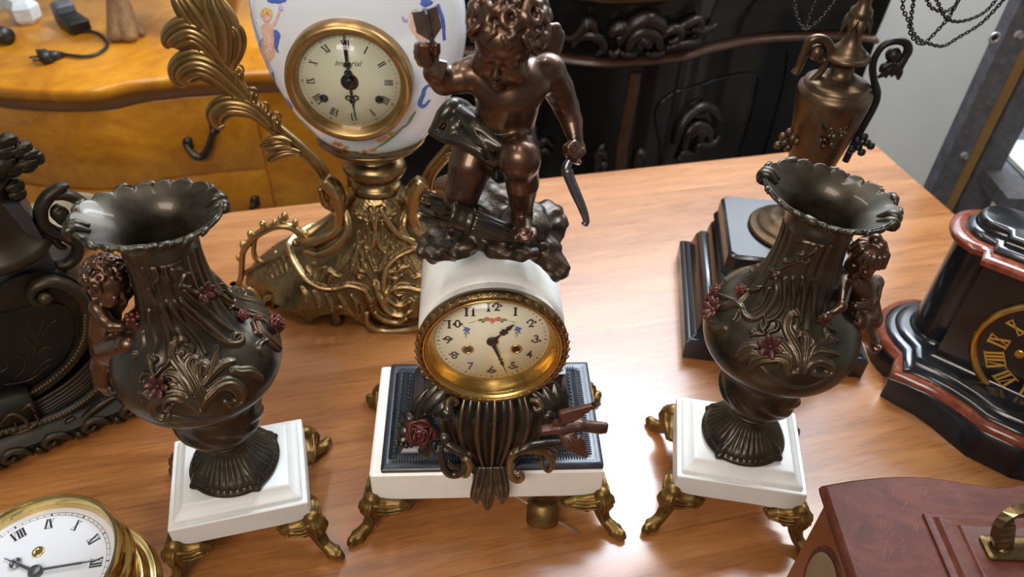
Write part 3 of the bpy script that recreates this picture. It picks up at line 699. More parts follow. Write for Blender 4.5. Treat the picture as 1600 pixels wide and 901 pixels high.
# right hand closed on the arrow, left hand on the bow
arrow_a, arrow_b = P(663, 14, .497), P(688, 118, .503); ad = unit(arrow_b-arrow_a)
gp = P(671, 72, .4995); pc_ = P(669, 88, .510)
K.ell(pc_, (.0078, .0070, .0095), None, .003)
for i, (qx, qy) in enumerate(((655, 71), (654, 80), (655, 88), (659, 96))):
    a = P(qx+5, qy+1, .513); b = P(qx-1, qy+1, .505); c_ = P(qx+4, qy+1, .4965); d_ = P(qx+13, qy+1, .4965)
    K.chain([a, b, c_, d_], [.0034, .0034, .0033, .0027], .0009)
K.chain([P(676, 90, .508), P(681, 80, .500), P(682, 71, .4985)], [.0038, .0034, .0028], .0015)
hc = P(900, 232, .531); K.ell(hc, (.0076, .0078, .0085), None, .003)
for i, (qx, qy) in enumerate(((890, 232), (893, 238), (898, 242), (903, 244))):
    K.chain([P(qx+6, qy-8, .526), P(qx-1, qy-2, .5215), P(qx-3, qy+6, .525), P(qx+1, qy+9, .531)], [.0034, .0034, .003, .0026], .0010)
K.chain([P(895, 226, .528), P(886, 230, .524), P(885, 238, .522)], [.0036, .0034, .0027], .0015)
V, Fs = smooth_vf(*K.surf(), 1, .4); cupid = mesh('cupid_figure', V, Fs, M['bronze'], clock, recalc=False, label='brown bronze winged child kneeling on one knee')
# ---- hair: cap and curls
Hs = SDF(hed-A(.042, .042, .045), hed+A(.042, .045, .045), .0009)
Hs.ell(hd(0, -.006, .0095), (.0245, .0238, .0235), HM, .002)
K2 = 40
for i in range(K2):
    ph = i*2.39996; zc = 1-(i+.5)/K2*1.32; rr = math.sqrt(max(1-zc*zc, 0)); n = A(rr*math.cos(ph), rr*math.sin(ph)-.12, zc)
    if n[1] > .52 and n[2] < .44: continue
    if n[2] < -.30: continue
    c = A(0, -.005, .0085)+n*A(.0248, .0245, .0245); nn = unit(n); t1 = unit(np.cross(nn, A(.2, .3, .9))); t2 = np.cross(nn, t1)
    R0 = rng.uniform(.0062, .0088); a0 = rng.uniform(0, 6.28); sg = 1 if i % 2 else -1; q = []
    for t in np.linspace(0, 1, 13):
        a = a0+sg*t*5.6; r = R0*(1-.66*t); q.append(hd(*(c+t1*r*math.cos(a)+t2*r*math.sin(a)+nn*(-.0012+.0034*t))))
    Hs.chain(q, [.0028, .0034, .0030, .0022], .0016)
for x, z, d in ((-.014, .014, -1), (-.008, .0165, 1), (-.002, .0150, -1), (.004, .0170, 1), (.010, .0150, -1), (.016, .0125, 1), (-.019, .008, 1), (.020, .007, -1)):
    q = [hd(x+d*.0045*math.sin(t*2.6), .0200-.5*abs(x)*.9-.001*t+.0022*math.sin(t*3), z+.006-.0085*t) for t in np.linspace(0, 1, 9)]
    Hs.chain(q, [.0024, .0026, .0012], .0014)
V, Fs = Hs.surf(); mesh('hair', V, Fs, M['bronze'], cupid, recalc=False)
# ---- wing, seen behind the shoulder; its fellow on the other side
def wing(base, tip, N, wd):
    S_ = SDF(np.minimum(base, tip)-.022, np.maximum(base, tip)+.022, .0009); ax = unit(tip-base); sd = unit(np.cross(N, ax)); L = np.linalg.norm(tip-base)
    for k in range(5):
        o = (k-1.6)*wd*.24; q = [base+ax*L*t*(1-.10*abs(k-1))+sd*(o*(.4+.6*math.sin(t*2.4))+.10*wd*t*k*.5)+N*.002*math.sin(t*3) for t in np.linspace(0, 1, 9)]
        S_.chain(q, [.0030, .0050, .0042], .0026)
    return S_.surf()
V, Fs = wing(P(836, 100, .552), P(866, 42, .566), unit(A(.3, -.9, .3)), .022); mesh('wing', V, Fs, M['bronze'], cupid, recalc=False)
V, Fs = wing(P(795, 108, .556), P(770, 66, .580), unit(A(-.3, -.9, .3)), .020); mesh('wing', V, Fs, M['bronze'], cupid, recalc=False)
# ---- drapery: a twisted cloth about the hips with a blown end
def cloth(Aline, Bline, Cc=None, wav=.0012, freq=5, th=.0022, nu=44, nv=22):
    a = np.array([P(*p) for p in Aline]); b = np.array([P(*p) for p in Bline])
    a = crom(a, 10); b = crom(b, 10); u = np.linspace(0, 1, nu)
    ai = np.stack([np.interp(u, np.linspace(0, 1, len(a)), a[:, k]) for k in range(3)], 1); bi = np.stack([np.interp(u, np.linspace(0, 1, len(b)), b[:, k]) for k in range(3)], 1)
    v = np.linspace(0, 1, nv); G = ai[:, None]*(1-v)[None, :, None]+bi[:, None]*v[None, :, None]
    bul = np.sin(v*PI)[None, :, None]*A(0, -.006, .002); G = G+bul
    N = gnorm(G, False); N *= np.sign((N*(CAM-G)).sum(-1).mean())
    G = G+N*(wav*np.sin(v*freq*2*PI+3*u[:, None]))[..., None]
    N = gnorm(G, False); Bk = G-N*th*(1 if ((N*(CAM-G)).sum(-1).mean() > 0) else -1)
    V = np.concatenate([G.reshape(-1, 3), Bk.reshape(-1, 3)]); m = nu*nv; f = gridfaces(nu, nv).tolist(); Fs = f+[[i+m for i in q][::-1] for q in f]
    edge = [i*nv for i in range(nu)]+[(nu-1)*nv+j for j in range(1, nv)]+[i*nv+nv-1 for i in range(nu-2, -1, -1)]+[j for j in range(nv-2, 0, -1)]
    k = len(edge); Fs += [[edge[i], edge[(i+1) % k], edge[(i+1) % k]+m, edge[i]+m] for i in range(k)]; return V, Fs
mb = MB()
mb.add(cloth([(752, 184, .526), (775, 199, .5165), (803, 196, .517), (826, 186, .524), (834, 178, .535)], [(752, 205, .519), (776, 214, .5105), (803, 212, .511), (826, 203, .519), (836, 196, .533)], wav=.0009, freq=2))
mb.add(cloth([(770, 235, .512), (782, 243, .508), (796, 248, .506)], [(764, 272, .525), (778, 284, .527), (795, 282, .527)], wav=.0012, freq=2))
D = SDF(A(-.115, .45, .34), A(.06, .60, .50), .0009)
def dc(pts, R, k=.0022, sub=False): D.chain(crom(np.array([P(*p) for p in pts]), 5), R, k, sub)
dc([(740, 178, .560), (724, 168, .546), (708, 166, .536), (694, 180, .531), (676, 204, .530)], [.0040, .0062, .0068, .0066, .0030])
dc([(738, 178, .545), (722, 188, .530), (710, 200, .523), (700, 214, .520)], [.0060, .0078, .0072, .0040])
dc([(675, 206, .530), (698, 215, .521), (724, 221, .513), (750, 236, .506), (774, 254, .502)], [.0030, .0050, .0066, .0060, .0036])
dc([(722, 180, .530), (742, 198, .517), (764, 216, .510), (786, 230, .505), (806, 236, .507)], [.0072, .0086, .0074, .0056, .0024])
dc([(732, 182, .535), (752, 192, .522), (776, 208, .513)], [.0058, .0054, .0030])
dc([(738, 206, .516), (758, 232, .506), (768, 258, .508), (772, 276, .516)], [.0060, .0062, .0052, .0028])
dc([(752, 184, .527), (776, 199, .5165), (806, 197, .517), (832, 182, .530)], [.0040, .0040, .0040, .0030])
for pts in (((716, 172, .530), (702, 192, .523), (688, 208, .523)), ((734, 196, .514), (756, 214, .504), (780, 228, .500)), ((712, 214, .512), (738, 224, .504), (760, 240, .499)), ((748, 222, .503), (760, 244, .500), (765, 262, .504)), ((722, 184, .522), (714, 198, .515), (706, 210, .514))): dc(pts, [.0004, .0014, .0004], .0012, True)
V, Fs = smooth_vf(*D.surf(), 1); mb.add((V, Fs)); mb.build('loin_cloth', M['mount'], cupid)
# ---- arrow, bow, quiver
mb = MB(); mb.add(tube([arrow_a, arrow_b], .0019, 8)); sidev = unit(np.cross(ad, unit(CAM-arrow_a))); fn = unit(np.cross(sidev, ad))
for s in (-1, 1):
    b0 = arrow_a+ad*.001; out = [b0+sidev*s*.0012, b0+sidev*s*.0086-ad*.001, b0+sidev*s*.0088+ad*.014, b0+sidev*s*.0014+ad*.0215]; mb.add(prism([p+fn*.0006 for p in out], fn, .0014))
mb.add(prism([arrow_a+fn*.0075, arrow_a+ad*.014+fn*.0075, arrow_a+ad*.02, arrow_a], sidev, .0012))
t0 = arrow_a+ad*.0375; out = [t0, t0+sidev*.0068+ad*.0035, t0+sidev*.0062+ad*.0065, t0+ad*.0160, t0-sidev*.0062+ad*.0065, t0-sidev*.0068+ad*.0035]
mb.add(prism([p+fn*.0012 for p in out], fn, .0026)); mb.build('arrow', M['steel_dark'], cupid, False)
q = crom([P(893, 226, .530), P(891, 246, .526), P(885, 262, .523), P(889, 276, .521), P(899, 300, .518), P(910, 325, .515), P(916, 344, .513), (P(913, 351, .512))], 8)
mb = MB(); mb.add(tube(q, [.0030, .0026, .0040, .0044, .0042, .0036, .0028, .0030], 10)); mb.add(ball(P(887, 268, .522), .0046)); mb.build('bow', M['steel_dark'], cupid)
qa, qb = P(706, 336, .500), P(840, 382, .500); qd = unit(qb-qa); QM = axes(qd); L = np.linalg.norm(qb-qa)
mb = MB(); nfl = 16
def quiv(prof, fl=0):
    V, Fs = lathe(prof, 64); a = np.arctan2(V[:, 1], V[:, 0]); r = 1+fl*.5*(np.cos(a*nfl)-1); V[:, 0] *= r; V[:, 1] *= r; return xform((V, Fs), QM, qa)
mb.add(quiv([(.0085, -.003), (.0112, -.002), (.0118, 0), (.0110, .0025), (.0104, .004), (.0108, .006), (.0108, .0105), (.0104, .0125), (.0114, .0135), (.0116, .0155), (.0104, .017)]))
mb.add(quiv([(.0102, .016), (.0104, .02), (.0094, .045), (.0080, L-.012)], .12)); mb.add(quiv([(.0080, L-.013), (.0075, L-.006), (.004, L-.002), (.0034, L+.002), (.0042, L+.006), (.001, L+.009)]))
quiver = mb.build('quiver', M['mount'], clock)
mb = MB(); Nq = QM[:, 0]; Bq = QM[:, 1]
for i in range(9):
    a = i/8*2*PI; o = (Nq*math.cos(a)+Bq*math.sin(a))*(.0058 if i < 8 else 0); L2 = .018+.004*((i*5) % 3)
    mb.add(tube([qa+o, qa+o*1.5-qd*L2], .0012, 6)); tip = qa+o*1.5-qd*L2
    for k in range(3):
        b = a+k*2*PI/3; w_ = (Nq*math.cos(b)+Bq*math.sin(b))*.0036; nn = unit(np.cross(qd, w_)); mb.add(prism([tip+qd*.013+nn*.0004, tip+qd*.010+w_+nn*.0004, tip-qd*.001+w_*1.1+nn*.0004, tip-qd*.001+nn*.0004], nn, .0008))
mb.build('arrow_fletching', M['mount'], quiver, False)
# ---------------------------------------------------------------- scrolled brass feet (corner at the origin, +x points outward along the diagonal)
def foot_vf(hgt, spread, wing, seed=0):
    S = SDF(A(-.040, -.040, -hgt-.004), A(spread+.016, .040, .016), .0009); h = hgt
    S.chain([(-.004, 0, .008), (.003, 0, .004), (.0065, 0, -.004), (.0070, 0, -.012*h/.045), (.0030, 0, -.020*h/.045)], [0.0037, 0.0081, 0.0102, 0.0092, 0.0069], .003)    # knee over the corner
    S.chain([(.0030, 0, -.018*h/.045), (.006, 0, -.027*h/.045), (.013, 0, -.035*h/.045), (spread-.004, 0, -h+.0065), (spread+.003, 0, -h+.0052)], [0.0077, 0.0068, 0.0064, 0.0069, 0.0057], .002)
    S.chain([(spread-.003, 0, -h+.0075), (spread+.004, 0, -h+.0085), (spread+.0065, 0, -h+.0055), (spread+.0035, 0, -h+.0030)], [0.0050, 0.0045, 0.0037, 0.0027], .001)
    for s in (-1, 1):
        d = A(-math.sqrt(.5), s*math.sqrt(.5), 0); z = A(0, 0, 1); o = A(.0035, 0, 0)
        S.chain([o+d*.001-z*.003, o+d*wing*.35-z*.0045, o+d*wing*.7-z*.0040, o+d*wing*.95-z*.0085, o+d*wing*.90-z*.0120, o+d*wing*.80-z*.0112], [0.0077, 0.0064, 0.0055, 0.0050, 0.0040, 0.0025], .002)
        S.chain([o+d*.004-z*.010, o+d*wing*.34-z*.013, o+d*wing*.44-z*.019, o+d*wing*.34-z*.0235, o+d*wing*.26-z*.020], [0.0064, 0.0050, 0.0040, 0.0035, 0.0025], .0015)
        S.chain([o+d*.004+z*.002, o+d*wing*.3+z*.0005, o+d*wing*.62-z*.001], [0.0042, 0.0035, 0.0015], .0015)
        S.chain([(.010, s*.0042, -.002), (.0125, s*.0040, -.012), (.009, s*.0044, -.022*h/.045), (.014, s*.0040, -.034*h/.045)], [0.0022, 0.0027, 0.0025, 0.0020], .001)
        S.ell((spread-.004, s*.0055, -h+.006), (.004, .0028, .0052), None, .001)
    S.ell((.0, 0, .0085), .0032, None, .001)
    for o_ in (-.0062, -.0022, .0022, .0062):          # leaf strands over the knee
        S.chain([(.0060, o_*.7, .0075), (.0152-abs(o_)*.45, o_*1.15, .000), (.0172-abs(o_)*.5, o_*1.3, -.008), (.0145-abs(o_)*.4, o_*1.25, -.0165), (.0100, o_*.9, -.0235*h/.045)], [.0010, .0018, .0019, .0017, .0010], .0005)
    for s in (-1, 1):
        d = A(-math.sqrt(.5), s*math.sqrt(.5), 0); z = A(0, 0, 1); n_ = A(math.sqrt(.5), s*math.sqrt(.5), 0)
        for dz, r_ in ((.0015, .0015), (-.0045, .0017), (-.0095, .0014)):
            S.chain([n_*.0105+d*.002+z*dz*1.2, n_*.0100+d*wing*.35+z*(dz*1.1-.003), n_*.0085+d*wing*.66+z*(dz*.9-.0035), n_*.0070+d*wing*.88+z*(dz*.6-.0075)], [r_, r_, r_*.9, r_*.6], .0007)
        e = d*wing*.93-z*.0095; S.chain([e+d*(.0042*math.cos(a)*(1-.09*a))+z*(.0042*math.sin(a)*(1-.09*a)) for a in np.linspace(.6, 6.2, 11)], [.0021, .0013], .0006)
        S.chain([(spread-.010, s*.0040, -h+.0125), (spread-.003, s*.0048, -h+.0105), (spread+.004, s*.0036, -h+.0082)], [.0010, .0016, .0010], .0006)
    V, Fs = S.surf()
    return smooth_vf(V, Fs, 1, .4)
def put_foot(parent, first, corner, ang, name='scroll_foot', label=None, VF=None, mat=None):
    if first is None:
        V = VF[0]; me_o = mesh(name, V+origin(parent), VF[1], mat or M['brass_foot'], parent, recalc=False, clamp=False)
    else: me_o = first.copy(); C.objects.link(me_o); me_o.parent = parent
    me_o.location = Vector(A(*corner)-origin(parent)); me_o.rotation_euler = (0, 0, ang); return me_o
FV = foot_vf(.046, .031, .040); ft = None
for sx, sy, a in ((-1, -1, -135), (1, -1, -45), (1, 1, 45), (-1, 1, 135)):
    c = RZ @ A(sx*.1185, sy*.0735, 0)+CK-A(.003, 0, 0); o = put_foot(clock, ft, (c[0], c[1], .046), math.radians(a)+CY, VF=FV); ft = ft or o
# ---------------------------------------------------------------- the shell mount on the front of the plinth
def sheet(rows, nu=61, nv=90, edge=.02, ridge=.0028, nr=7, th=.004, sharp=1.0):
    """rows: (y, z, half width, centre x) from top to bottom, clock frame"""
    R = crom(np.array(rows, float), 14); v = np.linspace(0, 1, nv); R = np.stack([np.interp(v, np.linspace(0, 1, len(R)), R[:, k]) for k in range(4)], 1)
    u = np.linspace(-1, 1, nu); T = np.gradient(R[:, :2], axis=0); T /= np.linalg.norm(T, axis=1)[:, None]+1e-9; Nn = np.stack([T[:, 1], -T[:, 0]], 1)
    Nn *= np.sign(-Nn[:, :1]+1e-9)
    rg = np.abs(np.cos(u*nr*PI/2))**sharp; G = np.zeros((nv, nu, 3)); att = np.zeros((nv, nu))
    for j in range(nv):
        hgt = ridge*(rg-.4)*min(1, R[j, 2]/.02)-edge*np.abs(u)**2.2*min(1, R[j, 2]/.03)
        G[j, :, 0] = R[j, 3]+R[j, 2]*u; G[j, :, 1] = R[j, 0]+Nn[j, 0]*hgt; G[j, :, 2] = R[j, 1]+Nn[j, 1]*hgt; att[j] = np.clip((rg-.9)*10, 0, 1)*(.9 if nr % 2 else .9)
    Bk = G.copy(); Bk[:, :, 1] += Nn[:, None, 0]*-th; Bk[:, :, 2] += Nn[:, None, 1]*-th
    V = np.concatenate([G.reshape(-1, 3), Bk.reshape(-1, 3)]); m = nu*nv; f = gridfaces(nv, nu).tolist(); Fs = f+[[i+m for i in q][::-1] for q in f]
    edge_ = [i*nu for i in range(nv)]+[(nv-1)*nu+j for j in range(1, nu)]+[i*nu+nu-1 for i in range(nv-2, -1, -1)]+list(range(nu-2, 0, -1)); k = len(edge_)
    Fs += [[edge_[i], edge_[(i+1) % k], edge_[(i+1) % k]+m, edge_[i]+m] for i in range(k)]
    return (cwm(V), Fs), np.concatenate([att.ravel(), att.ravel()*0])
mb = MB()
a_ = sheet([(-.050, .182, .050, .003), (-.062, .168, .057, .003), (-.070, .148, .058, .002), (-.076, .128, .048, .001), (-.082, .110, .030, 0), (-.0885, .098, .018, -.001), (-.0905, .086, .017, -.002)], nr=7, sharp=2.6, ridge=.0052, edge=.016); mb.add(*a_)
for x0, x1, w0, zt in ((-.012, -.0150, .0085, .055), (-.001, -.0035, .0100, .042), (.0105, .0115, .0080, .054)):
    a_ = sheet([(-.084, .112, w0*.9, x0*.6), (-.0905, .099, w0, x0*.8), (-.0930, .086, w0*.95, x0), (-.0915, .070, w0*.75, x1), (-.0890, zt+.006, w0*.38, x1), (-.0880, zt, .0006, x1)], 21, 50, .006, .0016, 3, .0045); mb.add(*a_)
def cpx(x, y, Yl):                                # photo point on the plane at local depth Yl of the clock
    return pl(x, y, cw(0, Yl, 0), CN)
def scroll(pts, R, at=.0, flat=.8):
    return tube(crom(np.array([cpx(*p) for p in pts]), 7), R, 10), at
# right C-scroll with rolled eye, left roll
mb.add(*scroll([(795, 726, -.094), (800, 712, -.094), (812, 703, -.092), (832, 701, -.090), (852, 706, -.088), (862, 720, -.086), (858, 734, -.086), (850, 730, -.087), (846, 720, -.087)], [.0026, .0040, .0046, .0046, .0042, .0038, .0030, .0024, .0016], .6))
mb.add(*scroll([(826, 704, -.090), (846, 698, -.086), (864, 704, -.082), (872, 712, -.081)], [.0036, .0040, .0034, .0016], .2))
mb.add(*scroll([(800, 706, -.094), (797, 722, -.095), (798, 740, -.095), (808, 750, -.095), (816, 745, -.096), (812, 738, -.096), (806, 740, -.097)], [.0022, .0036, .0040, .0036, .0030, .0024, .0020], .9))
mb.add(*scroll([(834, 712, -.087), (842, 708, -.087), (846, 716, -.087), (840, 720, -.087)], [.002, .003, .0026, .0018], .1))
mb.add(*scroll([(735, 706, -.092), (728, 722, -.093), (718, 738, -.094), (704, 740, -.094), (694, 730, -.093), (690, 712, -.089), (690, 694, -.084)], [.0034, .0042, .0046, .0044, .0040, .0034, .0018], .1))
mb.add(*scroll([(722, 716, -.095), (730, 718, -.097), (734, 730, -.097), (728, 742, -.096), (720, 742, -.096)], [.0024, .0034, .0036, .0030, .0016], 1.))
mb.add(*scroll([(700, 718, -.092), (708, 728, -.094), (718, 732, -.095)], [.0014, .0026, .002], .1))
mb.add(*scroll([(688, 688, -.082), (700, 694, -.086), (716, 704, -.090), (732, 712, -.093)], [.0026, .0046, .0050, .0040], .0))
mb.add(*scroll([(880, 690, -.078), (866, 692, -.081), (846, 694, -.086), (824, 698, -.091), (805, 708, -.094)], [.0026, .0044, .0050, .0046, .0036], .0))
# curled upper corners under the bezel
mb.add(*scroll([(708, 652, -.072), (700, 640, -.068), (700, 628, -.062), (708, 622, -.058), (714, 628, -.060), (710, 634, -.062)], [.003, .004, .0038, .003, .0024, .0016], .5))
mb.add(*scroll([(828, 624, -.060), (840, 626, -.062), (846, 636, -.066), (838, 640, -.068), (834, 634, -.066)], [.0028, .0036, .0034, .0028, .0016], .5))
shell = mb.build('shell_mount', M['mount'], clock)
# ---- leaf sprays either side
def leaf3(a, b, w, N, up=.004, n=11, seg=7, vein=.0008):
    a, b = A(*a), A(*b); ax = b-a; L = np.linalg.norm(ax); ax /= L; N = unit(N-(N @ ax)*ax); sd = np.cross(ax, N); t = np.linspace(0, 1, n); s = np.linspace(-1, 1, seg)
    ww = w*np.sin(PI*np.clip(t, 0, 1)**.75)**.8*(1+.12*np.cos(t*22)); G = a+ax*(L*t)[:, None, None]+sd*(ww[:, None]*s)[..., None]+N*(up*np.sin(t*PI)[:, None]-.35*ww[:, None]*s**2+vein*np.cos(s*PI*2.5)*np.sin(t*PI)[:, None])[..., None]
    B2 = G-N*.0016; V = np.concatenate([G.reshape(-1, 3), B2.reshape(-1, 3)]); m = n*seg; f = gridfaces(n, seg).tolist(); Fs = f+[[i+m for i in q][::-1] for q in f]
    e = [i*seg for i in range(n)]+[(n-1)*seg+j for j in range(1, seg)]+[i*seg+seg-1 for i in range(n-2, -1, -1)]+list(range(seg-2, 0, -1)); k = len(e)
    return V, Fs+[[e[i], e[(i+1) % k], e[(i+1) % k]+m, e[i]+m] for i in range(k)]
NF = unit(CN*.75+A(0, 0, .65))
mb = MB()
for (x0, y0, d0), (x1, y1, d1), wd in (((650, 655, -.062), (690, 592, -.044), .007), ((662, 648, -.064), (704, 600, -.048), .008), ((675, 650, -.068), (712, 622, -.058), .0075), ((640, 652, -.058), (672, 604, -.044), .006), ((690, 656, -.074), (708, 634, -.066), .0065), ((650, 662, -.066), (628, 642, -.054), .0055), ((640, 672, -.070), (617, 678, -.066), .0065), ((645, 665, -.068), (622, 664, -.060), .0055), ((660, 695, -.082), (664, 716, -.084), .005), ((680, 690, -.082), (668, 714, -.084), .0045), ((690, 676, -.082), (702, 694, -.086), .005), ((635, 684, -.074), (622, 696, -.074), .0045)):
    mb.add(leaf3(cpx(x0, y0, d0), cpx(x1, y1, d1), wd, NF))
leaves_l = mb.build('leaf_spray', M['mount'], clock)
mb = MB()
for (x0, y0, d0), (x1, y1, d1), wd in (((868, 650, -.066), (830, 610, -.052), .008), ((872, 648, -.064), (848, 602, -.048), .008), ((876, 646, -.062), (866, 594, -.044), .008), ((880, 648, -.062), (880, 600, -.044), .006), ((866, 656, -.070), (846, 640, -.062), .006)):
    mb.add(leaf3(cpx(x0, y0, d0), cpx(x1, y1, d1), wd, NF))
mb.build('leaf_spray', M['mount'], clock)
# ---- rose
def rose(c, N, R, parent, mat, name='rose'):
    Mx = axes(N); mb = MB()
    for ring_, (n, r0, tilt, s) in enumerate(((5, .66, .42, .74), (4, .44, .80, .66), (3, .22, 1.05, .46))):
        for i in range(n):
            a = i/n*2*PI+ring_*.7; d = A(math.cos(a), math.sin(a), 0); t = A(-math.sin(a), math.cos(a), 0); z = A(0, 0, 1)
            u = np.linspace(-1, 1, 9); v = np.linspace(0, 1, 8); G = np.zeros((9, 8, 3))
            for ii, uu in enumerate(u):
                for jj, vv in enumerate(v):
                    wd = s*math.sin(PI*(.18+.70*vv))*.95; out = r0*vv**.8+.20*max(vv-.7, 0)-(uu**2)*.16*(1-.3*ring_/3); h = .15+.22*ring_*.6+tilt*s*vv*.95-.35*max(vv-.8, 0)
                    G[ii, jj] = d*out+t*uu*wd+z*h
            Nn = gnorm(G, False); V = np.concatenate([G.reshape(-1, 3), (G-Nn*.06).reshape(-1, 3)]); m = 72; f = gridfaces(9, 8).tolist(); e = [k*8 for k in range(9)]+[64+j for j in range(1, 8)]+[k*8+7 for k in range(7, -1, -1)]+list(range(6, 0, -1)); k_ = len(e)
            mb.add(xform((V*R, f+[[q+m for q in w_][::-1] for w_ in f]+[[e[k], e[(k+1) % k_], e[(k+1) % k_]+m, e[k]+m] for k in range(k_)]), Mx, c))
    mb.add(xform(ball((0, 0, .35*R), (.50*R, .50*R, .40*R), 12, 8), Mx, c)); return mb.build(name, mat, parent)
rose(cpx(659, 670, -.076), unit(CN*.8+A(-.10, 0, .35)), .0215, clock, M['rose'])
mb = MB(); [mb.add(ball(cpx(620+i*7.5, 696-1.5*abs(i-2), -.078-.001*i), .0030, 10, 7)) for i in range(5)]; mb.build('bead_cluster', M['mount'], clock)
# ---- bird
Bd = SDF(A(.03, .40, .06), A(.15, .56, .22), .0009)
b0, b1, b2, b3 = cpx(850, 672, -.088), cpx(874, 668, -.088), cpx(905, 664, -.086), cpx(938, 668, -.082)
Bd.ell(b0, (.0052, .0048, .0048), None, .001); Bd.chain([b0-A(.003, 0, 0), b0-A(.009, .001, .002)], [.0016, .0004], .001)
Bd.chain([b0, b1, b2], [.0040, .0064, .0058], .003); Bd.chain([b2, b3], [.0056, .0060], .002)
for k in (-1, 0, 1): Bd.chain([b2, b3+A(.004, 0, .0035*k)], [.0040, .0034], .0008)
for k in range(5):
    t = k/4; Bd.chain([cpx(880-3*k, 660, -.088), cpx(878+4*k, 645+2.4*k, -.094), cpx(936-9*k, 630+5.5*k, -.096)], [.0030, .0034, .0022], .0009)
    Bd.chain([cpx(876+4*k, 676, -.090), cpx(884+5*k, 696-3*k, -.097), cpx(916-1*k, 712-6.0*k, -.094)], [.0028, .0032, .0020], .0009)
V, Fs = Bd.surf(); mesh('bird', V, Fs, M['bird'], clock, recalc=False, label='dull red bird with spread wings')
# ---- pendulum bob and gong rod under the slab
pb = py(848, 800, .53); pc0 = A(pb[0], .530, .022)
mb = MB(); mb.add(lathe([(.0165, -.012), (.0175, -.010), (.0175, .010), (.0165, .012), (.0135, .012), (.0125, .008), (1e-5, .008)], 32)); V, Fs = mb.get()
mesh('gong', V @ np.array([[1, 0, 0], [0, .8, .6], [0, -.6, .8]]).T+pz(848, 800, .022), Fs, M['brass_foot'], clock)
mesh('gong_rod', *tube([pz(800, 772, .040), pz(905, 834, .006)], .0010, 8), M['steel_lite'], clock)
# ---------------------------------------------------------------- the pair of spelter vases on white stone pedestals
VS = 1.0154                                       # size factor of the pair
def zv(z): return z*VS-.0114
FV2 = foot_vf(.050, .028, .031)
def pedestal(parent, c, yaw, w, d):
    R = rotz(yaw)
    V, Fs = rectloft(w, d, [(i_, zv(z_)) for i_, z_ in ((.0025, .0605), (0, .0625), (0, .0895), (.001, .0905), (.0045, .0905), (.0050, .0930), (.0060, .0945), (.0085, .0960), (.0115, .0985), (.0145, .1025), (.0155, .1040), (.0165, .1045))], c, yaw, .0015)
    mesh('pedestal', V, Fs, M['pmarble'], parent, True, sharp=30, label='white stone pedestal')
    ft = None
    for sx, sy, a in ((-1, -1, -135), (1, -1, -45), (1, 1, 45), (-1, 1, 135)):
        q = R @ A(sx*(w/2-.002), sy*(d/2-.002), 0)+A(c[0], c[1], zv(.061)); o = put_foot(parent, ft, q, math.radians(a)+yaw, VF=FV2); ft = ft or o
PROF = [(.0405, .1045), (.0425, .1060), (.0430, .1090), (.0405, .1120), (.0388, .1135), (.0398, .1150), (.0380, .1180), (.0330, .1230), (.0265, .1300), (.0210, .1375), (.0192, .1440), (.0215, .1480), (.0232, .1505), (.0218, .1530), (.0245, .1570), (.0320, .1640), (.0378, .1730), (.0398, .1830), (.0392, .1930), (.0375, .2020), (.0385, .2090), (.0450, .2190), (.0560, .2290), (.0640, .2380), (.0680, .2480), (.0692, .2580), (.0680, .2690), (.0635, .2800), (.0560, .2890), (.0470, .2965), (.0400, .3050), (.0345, .3170), (.0305, .3320), (.0280, .3480), (.0270, .3640), (.0275, .3780)]
PROF = [(r_*VS, zv(z_)) for r_, z_ in PROF]
def vase_grid(c, rim, nu=560, nv=420, lobes=9, foot_rot=.785):
    prof = crom(np.array(PROF), 10); s = np.r_[0, np.cumsum(np.linalg.norm(np.diff(prof, axis=0), axis=1))]; t = np.linspace(0, s[-1], nv)
    r = np.interp(t, s, prof[:, 0]); z = np.interp(t, s, prof[:, 1]); th = np.arange(nu)/nu*2*PI
    Rr = np.broadcast_to(r, (nu, nv)).copy(); Zz = np.broadcast_to(z, (nu, nv)).copy(); T = np.broadcast_to(th[:, None], (nu, nv))
    G0 = Zz.copy(); Zz = (Zz+.0114)/VS
    foot = np.clip((.133-Zz)/.010, 0, 1); Rr *= 1+foot*(.012*np.cos(4*(T-foot_rot))+.085*np.abs(np.cos(2*(T-foot_rot)))**60)
    fl = np.clip((Zz-.117)/.006, 0, 1)*np.clip((.141-Zz)/.008, 0, 1); Rr += fl*.0012*np.abs(np.cos(T*18))            # gadroons of the foot
    bd = np.exp(-((Zz-.1135)/.0016)**2); Rr += bd*.0012*(np.cos(T*44)*.5+.5)
    kn = np.exp(-((Zz-.183)/.012)**2); Rr += kn*.0012*np.cos(T*10+3*np.sin((Zz-.183)*160))
    nk = np.clip((Zz-.285)/.03, 0, 1); Rr += nk*(.0010*np.abs(np.cos(T*11+(.375-Zz)*7))**2-.0004+.0004*np.cos(T*26+(.375-Zz)*15))
    G = np.stack([c[0]+Rr*np.cos(T), c[1]+Rr*np.sin(T), G0], -1); return G
